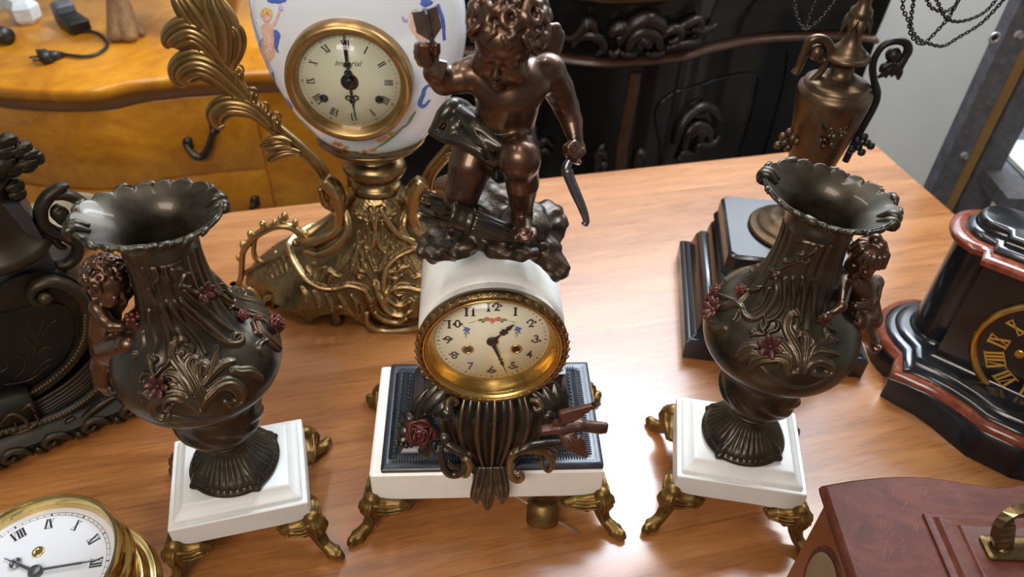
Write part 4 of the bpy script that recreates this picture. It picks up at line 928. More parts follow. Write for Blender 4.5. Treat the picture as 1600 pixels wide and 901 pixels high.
def rimshell(c, rim, nu=560, n2=150):
    """the flaring scalloped mouth: rim(theta) -> (radius, height, scallop)"""
    th = np.arange(nu)/nu*2*PI; a = np.linspace(0, 1, n2); R1, Z1, R2, Z2 = rim(th)
    out = []
    for i in range(nu):
        s = a[:, None]; p0 = A(PROF[-1][0], zv(.378)); p1 = A(.0270*VS, zv(.378+.45*(Z2[i]-.378))); p2 = A(R2[i]*.78*VS, zv(Z2[i]-.006)); p3 = A(R2[i]*VS, zv(Z2[i]))
        q = (1-s)**3*p0+3*(1-s)**2*s*p1+3*(1-s)*s*s*p2+s**3*p3+s**14*A((R1[i]-R2[i])*VS, (Z1[i]-Z2[i])*VS)
        out.append(q)
    Q = np.array(out); Po = np.stack([c[0]+Q[..., 0]*np.cos(th)[:, None], c[1]+Q[..., 0]*np.sin(th)[:, None], Q[..., 1]], -1)
    return Po
def build_vase(key, parent, c, rim, strokes_px, mat):
    G = vase_grid(c, rim); nu, nv = G.shape[:2]; N = gnorm(G); cen = np.stack([np.full((nu, nv), c[0]), np.full((nu, nv), c[1]), G[..., 2]], -1)
    N *= np.sign((N*(G-cen)).sum(-1).mean()); Pf = G.reshape(-1, 3); Nf = N.reshape(-1, 3)
    vis = []
    for px, wd, ht, kind in strokes_px:
        p = trace(px, Pf, Nf); vis.append((p, wd, ht, kind))
    both = list(vis)
    for p, wd, ht, kind in vis:                   # the same pattern goes round the far side
        q = p.copy(); d = unit(np.r_[CAM[:2]-np.asarray(c), 0]); q = q-2*((q-A(*c, 0)) @ d)[:, None]*d; both.append((q, wd, ht, kind))
    Hh = relief(Pf, both)*1.35; Pn = Pf+Nf*Hh[:, None]; att = np.clip((Hh-.0009)*600, 0, 1)
    R0 = rimshell(c, rim); nr = R0.shape[1]; Nr = gnorm(R0); Nr *= np.sign((Nr[..., 2]).mean())*-1
    # outer wall joins the neck; the inner wall goes down into the throat
    inner = R0-Nr*.0028; inner[:, :8] += (R0[:, :8]-inner[:, :8])*.0
    e = R0[:, -1]*.5+inner[:, -1]*.5+unit(np.array([0, 0, 1.]))*.0012
    throat = []
    for zz, rr in ((.372, .0240), (.350, .0235), (.325, .0250), (.300, .0300), (.298, .002)):
        th = np.arange(nu)/nu*2*PI; throat.append(np.stack([c[0]+rr*np.cos(th), c[1]+rr*np.sin(th), np.full(nu, zv(zz))], -1))
    full = np.concatenate([Pn.reshape(nu, nv, 3), R0[:, 1:], e[:, None], inner[:, ::-1]]+[t[:, None] for t in throat], 1)
    at = np.concatenate([att.reshape(nu, nv), np.zeros((nu, full.shape[1]-nv))], 1)
    V = full.reshape(-1, 3); Fs = gridfaces(nu, full.shape[1], True, False)
    body = mesh('vase_body', V, Fs, mat, parent, True, at.ravel(), recalc=False)
    # beaded curls on the rim
    return body, Pf, Nf, R0
def flower(c, N, R, n, parent, mat, name='flower', tilt=.5):
    Mx = axes(N); mb = MB()
    for i in range(n):
        a = i/n*2*PI; Ml = np.array([[math.cos(a), -math.sin(a), 0], [math.sin(a), math.cos(a), 0], [0, 0, 1]]) @ np.array([[math.cos(tilt), 0, -math.sin(tilt)], [0, 1, 0], [math.sin(tilt), 0, math.cos(tilt)]])
        mb.add(xform(ball(Ml @ A(.58*R, 0, .05*R), (.46*R, .27*R, .12*R), 10, 6, Ml), Mx, c))
    mb.add(xform(ball((0, 0, .15*R), (.2*R, .2*R, .2*R), 8, 6), Mx, c)); return mb.build(name, mat, parent)
def nearest(px, Pf, Nf): 
    p = trace([px, (px[0]+.5, px[1])], Pf, Nf, 1)[0]; i = np.argmin(((Pf-p)**2).sum(1)); return Pf[i], Nf[i]
def crop(ox, oy, s): return lambda *pts: [(ox+x/s, oy+y/s) for x, y in pts]
# ---------------- the vase with the child holding flowers
LC, LY = (-.2711, .4554), .2875
vl = thing('vase', 'bronze vase whose child figure clutches a posy, standing beside the round brass clock', 'vase', (*LC, 0), 'pair of figured vases')
pedestal(vl, LC, LY, .1305, .1087)
def rim_of(front, lobes, ph, flip=1):
    def f(th):
        d = th-front                                # 0 at the side that faces the viewer
        sc_ = np.abs(np.sin(lobes*d/2+ph))**.7; bk = .5-.5*np.cos(d)
        R = .0425-.0085*np.cos(2*d)-.0085*np.cos(d)+(.0016+.0016*bk)*sc_-.001
        Z = .4000-.0040*np.cos(d)-.0025*np.cos(2*d)-.0035*np.sin(d)*flip+(.0016+.0022*bk)*sc_
        R0 = .0425-.0085*np.cos(2*d)-.0085*np.cos(d)+.001; Z0 = .4000-.0040*np.cos(d)-.0025*np.cos(2*d)-.0035*np.sin(d)*flip+.002
        return R, Z, R0, Z0
    return f
k = crop(120, 440, 4.21)
TW = 'ridge'
SL = [
 (k((470, 60), (560, 170), (640, 300), (690, 360)), .0035, .0012, TW), (k((690, 120), (800, 220), (930, 345), (1010, 405), (1080, 395), (1085, 355), (1045, 345), (1030, 372)), [.0022, .0032, .0036, .0030, .0018], .0024, TW),
 (k((650, 130), (770, 240), (900, 355), (985, 408)), .0022, .0018, TW), (k((720, 60), (840, 170), (960, 280), (1050, 330)), .0026, .0014, TW), (k((600, 130), (700, 260), (800, 370), (850, 470)), .0024, .0015, TW),
 (k((480, 200), (500, 320), (520, 420), (500, 480)), .0030, .0014, TW), (k((430, 330), (440, 420), (400, 490), (370, 480), (380, 460)), .0026, .0016, TW), (k((560, 220), (600, 350), (610, 450)), .0026, .0014, TW),
 (k((815, 780), (760, 660), (690, 560), (640, 480), (650, 410), (690, 375), (725, 385)), [.0026, .0042, .0048, .0040, .0030, .0018], .0032, 'leaf'),
 (k((835, 760), (790, 640), (745, 560), (750, 510), (790, 500), (800, 525)), [.003, .0042, .0038, .0028, .0018], .0034, 'leaf'),
 (k((845, 720), (800, 620), (800, 550), (840, 530), (865, 560), (850, 610)), [.002, .0036, .0036, .003, .002], .0032, 'leaf'),
 (k((840, 680), (890, 590), (910, 510), (930, 430)), [.0022, .0042, .0036, .0012], .0030, 'leaf'), (k((860, 660), (930, 570), (1000, 530), (1040, 520)), [.002, .0040, .0034, .0012], .0030, 'leaf'), (k((870, 620), (900, 580), (950, 560)), [.002, .003, .001], .0024, 'leaf'),
 (k((690, 470), (640, 470), (620, 520)), [.003, .003, .001], .0026, 'leaf'), (k((720, 410), (760, 430), (770, 470)), [.002, .0028, .001], .0024, 'leaf'),
 (k((815, 850), (850, 770), (930, 690), (1010, 665), (1075, 700), (1085, 770), (1030, 810), (985, 790)), [.003, .0046, .0052, .0046, .0036, .0022], .0036, 'leaf'),
 (k((870, 740), (950, 700), (1030, 720), (1050, 770), (1010, 790)), [.002, .0030, .0030, .0016], .0024, TW),
 (k((820, 850), (760, 800), (720, 750), (650, 735), (570, 755), (505, 800), (510, 860), (570, 895), (610, 880)), [.003, .0044, .0050, .0046, .0040, .0030, .0020], .0036, 'leaf'),
 (k((700, 790), (650, 770), (590, 785), (575, 830), (610, 840), (630, 815)), [.0022, .0034, .0034, .0024, .0014], .0028, TW),
 (k((740, 760), (715, 680), (660, 620), (600, 605), (585, 640)), [.003, .0046, .0044, .0030, .0016], .0032, 'leaf'), (k((740, 720), (690, 700), (640, 690), (600, 690)), [.002, .0034, .0026, .001], .0026, 'leaf'), (k((700, 660), (660, 650), (615, 660)), [.002, .003, .001], .0024, 'leaf'),
 (k((525, 660), (505, 600), (490, 530), (480, 465)), [.0014, .0018, .0036, .0008], .0028, TW), (k((490, 540), (520, 510), (505, 480)), [.0012, .0026, .0008], .0024, TW), (k((520, 620), (560, 570), (600, 540), (610, 510)), [.0014, .0030, .0022, .0008], .0026, TW),
 (k((500, 610), (450, 600), (425, 630), (425, 660)), [.0014, .0028, .0020, .0008], .0024, TW), (k((480, 720), (450, 690), (440, 720)), [.0014, .0026, .0008], .0022, TW), (k((430, 780), (420, 730), (480, 760), (520, 800)), [.001, .003, .003, .001], .0022, 'leaf'),
 (k((620, 880), (760, 905), (900, 895), (1040, 850), (1150, 760)), [.001, .002, .0024, .002, .001], .0012, TW),
 (k((700, 20), (760, 60), (830, 90), (900, 110)), [.0012, .002, .002, .001], .0022, TW), (k((900, 60), (1000, 130), (1100, 190), (1230, 240), (1300, 320)), [.002, .004, .0045, .005, .003], .0030, 'leaf'),
 (k((960, 60), (1030, 120), (1010, 180)), [.001, .003, .001], .0026, TW), (k((1180, 250), (1220, 330), (1290, 400), (1330, 440)), [.002, .004, .005, .003], .0030, 'leaf'), (k((1150, 270), (1180, 330), (1210, 350)), [.001, .003, .001], .0024, TW), (k((1250, 380), (1200, 420), (1230, 480)), [.0014, .003, .001], .0024, TW),
 (k((1020, 560), (1060, 590), (1150, 590), (1220, 640)), [.001, .004, .004, .002], .0024, 'leaf')]
k2 = crop(100, 250, 4.21)
SL += [(k2((560, 650), (640, 760), (760, 830), (840, 830)), [.001, .0014, .0014, .0010], .0016, TW), (k2((700, 720), (760, 715), (800, 735)), [.0008, .0024, .0008], .0020, TW), (k2((660, 680), (720, 660), (760, 655)), [.0008, .0022, .0008], .0018, TW), (k2((760, 830), (800, 750), (840, 745)), [.0008, .0020, .0008], .0018, TW), (k2((600, 700), (620, 770), (590, 810)), [.0008, .0024, .0008], .0020, TW), (k2((660, 690), (680, 760), (720, 800)), [.0008, .002, .0008], .0018, TW)]
frontL = math.atan2(CAM[1]-LC[1], CAM[0]-LC[0])
rimL = rim_of(frontL, 19, .3)
bodyL, PL, NL, RL = build_vase('L', vl, LC, rimL, SL, M['bronze_dark'])
def rimcurls(R0, parent, mat, c, n, seed):
    e = R0[:, -1]; nu = len(e); mb = MB(); r2 = np.random.default_rng(seed)
    for i in range(n):
        j = int((i+.42*r2.uniform(-1, 1))/n*nu) % nu; p = e[j]; o = unit(np.r_[p[:2]-np.asarray(c), 0]); t = A(-o[1], o[0], 0); R = r2.uniform(.0020, .0040)*(1.0 if i % 3 else 1.35)
        mb.add(tube([p-t*R*1.7+A(0, 0, -.0015), p-t*R*.6+o*.0006+A(0, 0, .0006), p+t*R*.6+o*.0008+A(0, 0, .0006), p+t*R*1.7-A(0, 0, .0015)], [R*.25, R*.78, R*.70, R*.2], 8))
        if i % 4 == 1: mb.add(ball(p+o*.0016+t*R*.8+A(0, 0, .0012), R*.62, 8, 6))
    fr0 = math.atan2(CAM[1]-c[1], CAM[0]-c[0])
    for sg in (-1, 1):                              # the rolled ears at the two sides
        j = int(((fr0+sg*1.62) % (2*PI))/(2*PI)*nu) % nu; p = e[j]; o = unit(np.r_[p[:2]-np.asarray(c), 0]); t = A(-o[1], o[0], 0)
        for dt, rr, dz in ((-.0045, .0042, 0), (.0035, .0048, .001)): mb.add(tube(crom(np.array([p-o*.012+t*dt+A(0, 0, -.0030), p-o*.004+t*dt+A(0, 0, .0010+dz), p+o*.0010+t*dt+A(0, 0, .0005+dz), p+o*.0012+t*dt+A(0, 0, -.0040), p-o*.003+t*dt*.8+A(0, 0, -.0075)]), 5), [rr*.3, rr*.85, rr, rr*.85, rr*.3], 9))
    mb.add(tube(np.concatenate([e[::4]]), .0017, 8, closed=True))
    return mb.build('rim_moulding', mat, parent)
rimcurls(RL, bodyL, M['bronze_dark'], LC, 19, 3)
for nm, px, r_, n_ in (('flower', k((545, 690))[0], .0115, 6), ('flower', k((820, 60))[0], .0105, 6)):
    p, n = nearest(px, PL, NL); flower(p+n*.002, n, r_, n_, vl, M['rose_dull'])
for px, r_ in ((k((1290, 285))[0], .0125), (k((1085, 225))[0], .0075), (k((1185, 245))[0], .006)):
    p, n = nearest(px, PL, NL); rose(p+n*.001, unit(n+A(.2, -.2, .2)), r_, vl, M['rose'])
# ---------------- children on the vases
def face_on(K, hd, HM, s):
    for sx in (-1, 1):
        K.ell(hd(sx*.0105, .0135, -.0105), A(.0088, .0078, .0085)*s, HM, .005*s); K.ell(hd(sx*.0085, .0245, .0015), A(.0052, .0036, .0036)*s, HM, .003*s, True); K.ell(hd(sx*.0085, .0200, .0010), A(.0044, .0036, .0030)*s, HM, .001*s)
        K.ell(hd(sx*.0215, -.002, -.003), A(.0034, .0050, .0065)*s, HM, .002*s)
    K.chain([hd(0, .0228, .0045), hd(0, .0238, -.0025), hd(0, .0258, -.0068)], A(.0018, .0020, .0028)*s, .0025*s)
    K.ell(hd(0, .0205, -.0150), A(.0060, .0036, .0042)*s, HM, .003*s)
    K.chain([hd(-.0046, .0222, -.0138), hd(0, .0252, -.0129), hd(.0046, .0222, -.0138)], .0014*s, .0008*s); K.chain([hd(-.0040, .0218, -.0166), hd(0, .0246, -.0174), hd(.0040, .0218, -.0166)], .0017*s, .0008*s)
    K.ell(hd(0, .0180, -.0232), A(.0058, .0050, .0046)*s, HM, .003*s)
def head_frame(hed, fw, up, s):
    fw = unit(fw); upv = unit(up-(np.dot(up, fw))*fw); rt = np.cross(fw, upv); HM = np.stack([rt, fw, upv], 1)
    return HM, (lambda x, y, z: hed+HM @ A(x, y, z)*s)
def fingers(K, base, dirn, nrm, s, curl=.5, n=4):
    sd = np.cross(dirn, nrm)
    for i in range(n):
        o = sd*(i-(n-1)/2)*.0024*s; L = (.0075, .0088, .0084, .0070)[i]*s
        K.chain([base+o, base+o+dirn*L*.55+nrm*.0004, base+o+dirn*L-nrm*curl*.004*s], A(.0013, .0012, .0009)*s, .0005*s)
    K.chain([base-sd*.0048*s-dirn*.003*s, base-sd*.0062*s+dirn*.002*s, base-sd*.0054*s+dirn*.005*s-nrm*.001], A(.0016, .0014, .001)*s, .0006*s)
YL = .447
def q(x, y, Y): return py(x, y, Y*VS)
K = SDF(A(-.41, .385, .17), A(-.255, .54, .41), .0008)
hed = q(173, 444, .440); pel = q(168, 545, .447); che = q(165, 490, .443)
K.chain([pel, q(164, 518, .444), che], [.0140, .0128, .0120], .003); K.chain([che, q(168, 468, .442), hed], [.0085, .0062, .0070], .004)
shN, shF = q(153, 480, .434), q(182, 478, .455)
K.chain([che, shN], [.009, .0068], .003); K.chain([che, shF], [.009, .0066], .003)
K.chain([shN, q(163, 497, .427), q(174, 508, .423)], [.0066, .0058, .0048], .002); K.chain([q(174, 508, .423), q(190, 509, .424), q(203, 507, .427)], [.0050, .0045, .0034], .0015)
hN = q(207, 506, .428); K.ell(hN, .0042, None, .0015)
for i in range(4): K.chain([hN+A(.001, -.002, .003-.0024*i), hN+A(.006, -.0025, .0030-.0026*i), hN+A(.0085, .0015, .0026-.0026*i)], A(.0017, .0016, .0012), .0005)
K.chain([hN+A(-.002, -.002, .003), hN+A(.002, -.003, .0065), hN+A(.005, -.001, .0068)], .0015, .0006)
K.chain([shF, q(196, 452, .462), q(206, 432, .464), q(214, 418, .463)], [.0062, .0056, .0046, .0036], .002); hF = q(216, 414, .462); K.ell(hF, .0042, None, .001); fingers(K, hF, unit(A(.5, .1, .85)), unit(A(-.4, -.9, 0)), 1., .6)
knN = q(203, 536, .425); K.chain([q(172, 545, .437), q(188, 541, .430), knN], [.0122, .0112, .0098], .003); K.ell(knN, .0103, None, .002)
K.chain([knN, q(190, 556, .434), q(176, 562, .442)], [.0092, .0082, .0055], .003); K.chain([q(176, 562, .442), q(170, 572, .438)], [.0052, .0040], .002)
K.chain([q(168, 550, .452), q(158, 572, .446), q(160, 596, .442)], [.0122, .0095, .0080], .003); K.chain([q(160, 596, .442), q(170, 608, .445), q(180, 604, .450)], [.0070, .0060, .0045], .002); K.chain([q(180, 604, .450), q(190, 608, .445)], [.0045, .0035], .001)
HM, hd2 = head_frame(hed, A(.80, -.52, -.28), A(.25, -.10, .95), .66)
K.ell(hd2(0, -.003, .006), A(.0225, .0250, .0235)*.66, HM, .002); K.ell(hd2(0, .006, -.010), A(.0180, .0165, .0190)*.66, HM, .004); face_on(K, hd2, HM, .66)
V, Fs = smooth_vf(*K.surf(), 1, .35); childL = mesh('child_figure', V, Fs, M['bronze'], vl, recalc=False, label='small brown bronze child clutching flowers')
def curls(hd_, HM, s, n, parent, mat, seed):
    S = SDF(hd_(0, 0, 0)-.034*s*1.2, hd_(0, 0, 0)+.034*s*1.2, .0009); S.ell(hd_(0, -.006, .0095), A(.0240, .0235, .0232)*s, HM, .002)
    for i in range(n):
        ph = i*2.39996+seed; zc = 1-(i+.5)/n*1.32; rr = math.sqrt(max(1-zc*zc, 0)); nn = A(rr*math.cos(ph), rr*math.sin(ph)-.12, zc)
        if (nn[1] > .50 and nn[2] < .46) or nn[2] < -.30: continue
        cc = A(0, -.005, .0085)+nn*.0243; u = unit(nn); t1 = unit(np.cross(u, A(.2, .3, .9))); t2 = np.cross(u, t1); R0 = .0068; sg = 1 if i % 2 else -1
        S.chain([hd_(*(cc+t1*R0*(1-.7*t)*math.cos(i+sg*t*6)+t2*R0*(1-.7*t)*math.sin(i+sg*t*6)+u*.003*t)) for t in np.linspace(0, 1, 10)], A(.0030, .0030, .0020)*s, .0012*s)
    V, Fs = S.surf(); return mesh('hair', V, Fs, mat, parent, recalc=False)
curls(hd2, HM, .66, 34, childL, M['bronze'], .4)
mb = MB(); pc_ = q(208, 494, .426)
for i in range(7):
    a = i/6*2*PI; o = A(.0042*math.cos(a), .0042*math.sin(a), 0) if i < 6 else A(0, 0, .002); mb.add(ball(pc_+o, (.0028, .0028, .0026), 8, 6))
posy = mb.build('posy', M['rose'], vl); mesh('posy_stem', *tube([pc_, pc_+A(-.001, .001, -.016)], .0022, 8), M['bronze'], vl)
mb = MB(); mb.add(tube(crom([q(158, 530, .440), q(170, 534, .430), q(184, 531, .429), q(194, 527, .432)], 6), [.003, .0042, .004, .002], 8, .6)); mb.add(tube(crom([q(178, 530, .430), q(184, 540, .432), q(180, 552, .437)], 6), [.002, .0038, .002], 8, .6)); mb.build('loin_cloth', M['bronze'], childL)
# ---------------- the vase with the child whose leg hangs free
RC, RY = (.2514, .5160), -.1347
vr = thing('vase', 'bronze vase whose child figure dangles a leg, standing behind the reddish wooden case', 'vase', (*RC, 0), 'pair of figured vases')
pedestal(vr, RC, RY, .1320, .1097)
k = crop(1040, 420, 4.0)
SR = [
 (k((690, 60), (690, 160), (640, 250), (560, 310), (500, 300), (480, 260)), [.003, .0036, .0036, .003, .002], .0022, TW), (k((740, 60), (740, 200), (700, 290), (620, 330)), .0026, .0018, TW), (k((790, 60), (800, 200), (790, 330)), .0024, .0014, TW), (k((860, 60), (860, 200), (850, 330)), .0026, .0014, TW), (k((930, 60), (925, 200), (935, 320)), .0026, .0014, TW), (k((640, 120), (600, 220), (540, 260)), .0024, .0014, TW),
 (k((840, 620), (830, 520), (790, 440), (755, 370), (770, 300), (800, 270), (820, 290)), [.003, .0044, .0046, .0040, .0030, .0018], .0034, 'leaf'), (k((860, 600), (880, 480), (880, 420), (850, 395), (835, 420)), [.003, .0042, .0036, .0028, .0016], .0032, 'leaf'),
 (k((820, 640), (770, 640), (780, 580), (740, 540), (660, 540), (560, 560), (520, 610)), [.003, .0044, .0048, .0048, .0044, .0036, .002], .0036, 'leaf'), (k((800, 600), (760, 500), (700, 450), (660, 470)), [.003, .0044, .0040, .002], .0030, 'leaf'), (k((730, 620), (740, 590), (690, 570), (600, 580), (540, 620)), [.002, .0034, .0036, .003, .0018], .0026, TW),
 (k((870, 640), (880, 610), (940, 580), (1010, 590), (1030, 640), (980, 665), (930, 655), (925, 630)), [.003, .0046, .0050, .0046, .0036, .0026, .0016], .0036, 'leaf'), (k((890, 560), (940, 520), (1010, 520), (1080, 540)), [.0022, .0040, .0034, .0012], .0028, 'leaf'), (k((900, 540), (930, 480), (990, 450), (1020, 400)), [.002, .0036, .0030, .001], .0026, 'leaf'), (k((890, 500), (920, 460), (910, 430)), [.0014, .003, .001], .0024, TW),
 (k((580, 600), (680, 690), (800, 740), (920, 730), (1060, 660)), [.001, .002, .0024, .002, .001], .0012, TW), (k((440, 540), (480, 500), (530, 480), (580, 490)), [.0016, .0044, .0044, .0016], .0026, 'leaf'), (k((460, 570), (520, 530), (590, 540)), [.0016, .0044, .002], .0024, 'leaf'),
 (k((640, 450), (640, 400), (690, 380), (705, 345), (690, 330)), [.0014, .002, .0022, .0026, .001], .0026, TW), (k((620, 400), (600, 370), (590, 330)), [.0012, .0034, .001], .0026, TW), (k((615, 380), (630, 340), (615, 290)), [.0012, .0032, .001], .0026, TW), (k((610, 410), (570, 405), (530, 420)), [.0012, .0028, .001], .0024, TW), (k((560, 410), (540, 390), (525, 400)), [.001, .0026, .001], .0022, TW),
 (k((330, 160), (400, 190), (460, 200), (540, 130), (600, 110)), [.002, .003, .0030, .0028, .001], .0028, TW), (k((300, 250), (370, 230), (440, 210), (480, 250)), [.002, .004, .004, .0014], .0028, 'leaf'), (k((420, 330), (440, 300), (460, 260)), [.001, .0030, .001], .0024, TW), (k((280, 330), (320, 380), (370, 370)), [.002, .004, .002], .0028, 'leaf'), (k((480, 130), (540, 140), (590, 120)), [.002, .003, .001], .0026, TW),
 (k((960, 300), (1010, 360), (1060, 390)), [.0014, .0030, .001], .0024, TW), (k((1000, 380), (1040, 440), (1100, 450)), [.0014, .0036, .001], .0026, 'leaf')]
k2 = crop(1040, 230, 4.0)
SR += [(k2((660, 780), (760, 740), (880, 680), (990, 590)), [.0010, .0016, .0016, .0008], .0018, TW), (k2((830, 690), (760, 715), (735, 690)), [.0010, .0024, .0008], .0022, TW), (k2((900, 655), (850, 665), (815, 660)), [.0010, .0024, .0008], .0022, TW), (k2((960, 600), (890, 590), (830, 580)), [.0010, .0026, .0008], .0022, TW), (k2((820, 705), (870, 720), (900, 700)), [.001, .002, .0008], .0018, TW), (k2((650, 760), (690, 790), (660, 820)), [.002, .0035, .001], .0026, 'leaf')]
frontR = math.atan2(CAM[1]-RC[1], CAM[0]-RC[0])
bodyR, PR, NR, RR = build_vase('R', vr, RC, rim_of(frontR, 19, .3), SR, M['bronze_dark'])
rimcurls(RR, bodyR, M['bronze_dark'], RC, 19, 5)
p, n = nearest(k((655, 490))[0], PR, NR); flower(p+n*.002, n, .0125, 6, vr, M['rose_dull'])
p, n = nearest(k((320, 265))[0], PR, NR); flower(p+n*.003, unit(n), .0135, 7, vr, M['rose_dull'])
for px, r_ in ((k((325, 145))[0], .0090), (k((480, 140))[0], .0080), (k((285, 190))[0], .0070)):
    p, n = nearest(px, PR, NR); rose(p+n*.001, unit(n+A(-.2, -.2, .2)), r_, vr, M['rose'])
K = SDF(A(.255, .43, .17), A(.41, .60, .43), .0008)
hed = q(1352, 404, .508); pel = q(1352, 486, .512); che = q(1347, 448, .512)
K.chain([pel, q(1350, 468, .511), che], [.0135, .0125, .0125], .003); K.chain([che, q(1350, 424, .511), hed], [.0085, .0062, .0070], .004)
s1, s2 = q(1323, 440, .508), q(1369, 441, .520); K.chain([che, s1], [.009, .0066], .003); K.chain([che, s2], [.009, .0066], .003)
def on_v(x, y, h): p_, n_ = nearest((x, y), PR, NR); return p_+n_*h
elb, wri, h1 = on_v(1300, 474, .009), on_v(1290, 486, .006), on_v(1285, 491, .005)
K.chain([s1, (s1+elb)/2+A(-.002, -.003, .001), elb], [.0064, .0056, .0046], .002); K.chain([elb, wri], [.0048, .0036], .0015); K.chain([wri, h1], .0036, .001)
K.ell(h1, .0042, None, .0015); fingers(K, h1, unit(on_v(1276, 502, .004)-h1), nearest((1284, 492), PR, NR)[1], 1., .5)
K.chain([s2, q(1366, 462, .512), q(1358, 474, .500)], [.0062, .0056, .0046], .002); K.chain([q(1358, 474, .500), q(1344, 476, .496)], [.0046, .0036], .0015); h2 = q(1337, 477, .495); K.ell(h2, .0042, None, .001); fingers(K, h2, unit(q(1330, 482, .495)-h2), unit(A(0, -.7, .7)), 1., .8)
kn1 = q(1340, 500, .497); K.chain([q(1349, 488, .508), kn1], [.0118, .0100], .003); K.ell(kn1, .0096, None, .002)
K.chain([kn1, q(1350, 520, .503), q(1361, 536, .508)], [.0092, .0082, .0050], .003); K.chain([q(1361, 536, .508), q(1368, 545, .503)], [.0048, .0044], .0015)
for i in range(5): K.chain([q(1366+2.2*i, 545-.9*i, .503), q(1367+2.3*i, 549-1.2*i, .500)], A(.0020, .0016), .0005)
K.chain([q(1356, 488, .518), q(1362, 498, .516), q(1360, 506, .525)], [.0115, .0098, .0080], .003); K.chain([q(1360, 506, .525), q(1352, 516, .535), q(1340, 520, .538)], [.0075, .006, .004], .002)
HM, hd3 = head_frame(hed, A(-.55, -.78, -.28), A(.12, -.15, .95), .64)
K.ell(hd3(0, -.003, .006), A(.0225, .0250, .0235)*.64, HM, .002); K.ell(hd3(0, .006, -.010), A(.0180, .0165, .0190)*.64, HM, .004); face_on(K, hd3, HM, .64)
V, Fs = smooth_vf(*K.surf(), 1, .35); childR = mesh('child_figure', V, Fs, M['bronze'], vr, recalc=False, label='small brown bronze child with a dangling leg')
S = SDF(hed-.03, hed+.03, .0008); S.ell(hd3(0, -.004, .0095), A(.0242, .0245, .0225)*.64, HM, .002); S.ell(hd3(.004, -.010, .033), A(.0080, .0085, .0070)*.64, HM, .002); S.ell(hd3(-.006, -.008, .031), A(.0070, .007, .006)*.64, HM, .002)
for i in range(9):
    a = (i-4)*.36; S.chain([hd3(math.sin(a)*.024, math.cos(a)*.0235-.004, .0145-abs(a)*.004), hd3(math.sin(a)*.020, math.cos(a)*.018-.006, .024), hd3(0, -.008, .031)], A(.0030, .0030, .002)*.64, .0008)
S.chain([hd3(-.022, -.002, .008), hd3(-.024, -.006, -.004), hd3(-.021, -.012, -.012)], A(.004, .005, .003)*.64, .001); S.chain([hd3(.022, -.002, .008), hd3(.024, -.006, -.004), hd3(.021, -.012, -.012)], A(.004, .005, .003)*.64, .001)
V, Fs = S.surf(); mesh('hair', V, Fs, M['bronze'], childR, recalc=False)
mb = MB(); mb.add(tube(crom([q(1338, 476, .499), q(1346, 484, .498), q(1358, 482, .504), q(1368, 474, .514)], 6), [.002, .0042, .004, .002], 8, .6)); mb.add(tube(crom([q(1340, 484, .493), q(1338, 496, .491), q(1342, 506, .494)], 6), [.003, .0040, .0016], 8, .6)); mb.build('loin_cloth', M['bronze'], childR)
# ---------------------------------------------------------------- the tall brass clock with the porcelain body
BX, BY = -.1835, .840
bc = thing('mantel_clock', 'tall ornate brass clock with a white porcelain body painted with cherubs', 'clock', (BX, BY, 0))
BA = math.radians(2.0); BR = rotz(BA); BN = BR @ A(0, -1, 0)
def bw(*p): return BR @ A(*p)+A(BX, BY, 0)
def bpx(x, y, Yl): return pl(x, y, bw(0, Yl, 0), BN)
# porcelain urn body: flattened egg
prof = crom(np.array([(.030, .232), (.048, .237), (.066, .250), (.085, .275), (.100, .305), (.112, .340), (.119, .375), (.120, .405), (.115, .440), (.100, .470), (.075, .495), (.040, .510), (.03, .513)]), 8)
nu = 220; th = np.arange(nu)/nu*2*PI
G = np.stack([prof[None, :, 0]*np.cos(th)[:, None]*1.0, prof[None, :, 0]*np.sin(th)[:, None]*.47, np.broadcast_to(prof[None, :, 1], (nu, len(prof)))], -1)
G = G @ BR.T+A(BX, BY, 0); NB = gnorm(G); NB *= np.sign((NB*(G-A(BX, BY, .35))).sum(-1).mean())
porc = mesh('porcelain_body', G.reshape(-1, 3), gridfaces(nu, len(prof), True), M['porcelain'], bc, True)
# dense copy of the visible side for the painting
pr2 = np.stack([np.interp(np.linspace(0, 1, 260), np.linspace(0, 1, len(prof)), prof[:, k]) for k in (0, 1)], 1); th2 = np.linspace(PI*1.0, PI*2.0, 420)
G2 = np.stack([pr2[None, :, 0]*np.cos(th2)[:, None], pr2[None, :, 0]*np.sin(th2)[:, None]*.47, np.broadcast_to(pr2[None, :, 1], (420, 260))], -1) @ BR.T+A(BX, BY, 0)
N2 = gnorm(G2, False); N2 *= np.sign((N2*(G2-A(BX, BY, .35))).sum(-1).mean()); P2, N2 = G2.reshape(-1, 3), N2.reshape(-1, 3)
def paint_line(px, w, m, name='painted_scroll', n=8):
    p = trace(px, P2, N2, n); nn = np.array([N2[np.argmin(((P2-x)**2).sum(1))] for x in p]); k = len(p); t = np.gradient(p, axis=0); t /= np.linalg.norm(t, axis=1)[:, None]+1e-9
    sd = np.cross(nn, t); ww = np.interp(np.linspace(0, 1, k), np.linspace(0, 1, len(w)), w)[:, None]; o = nn*.0005
    V = np.concatenate([p-sd*ww+o*.4, p-sd*ww*.5+o, p+sd*ww*.5+o, p+sd*ww+o*.4]); Fs = [[c*k+i, c*k+i+1, (c+1)*k+i+1, (c+1)*k+i] for c in range(3) for i in range(k-1)]
    return mesh(name, V, Fs, m, porc)
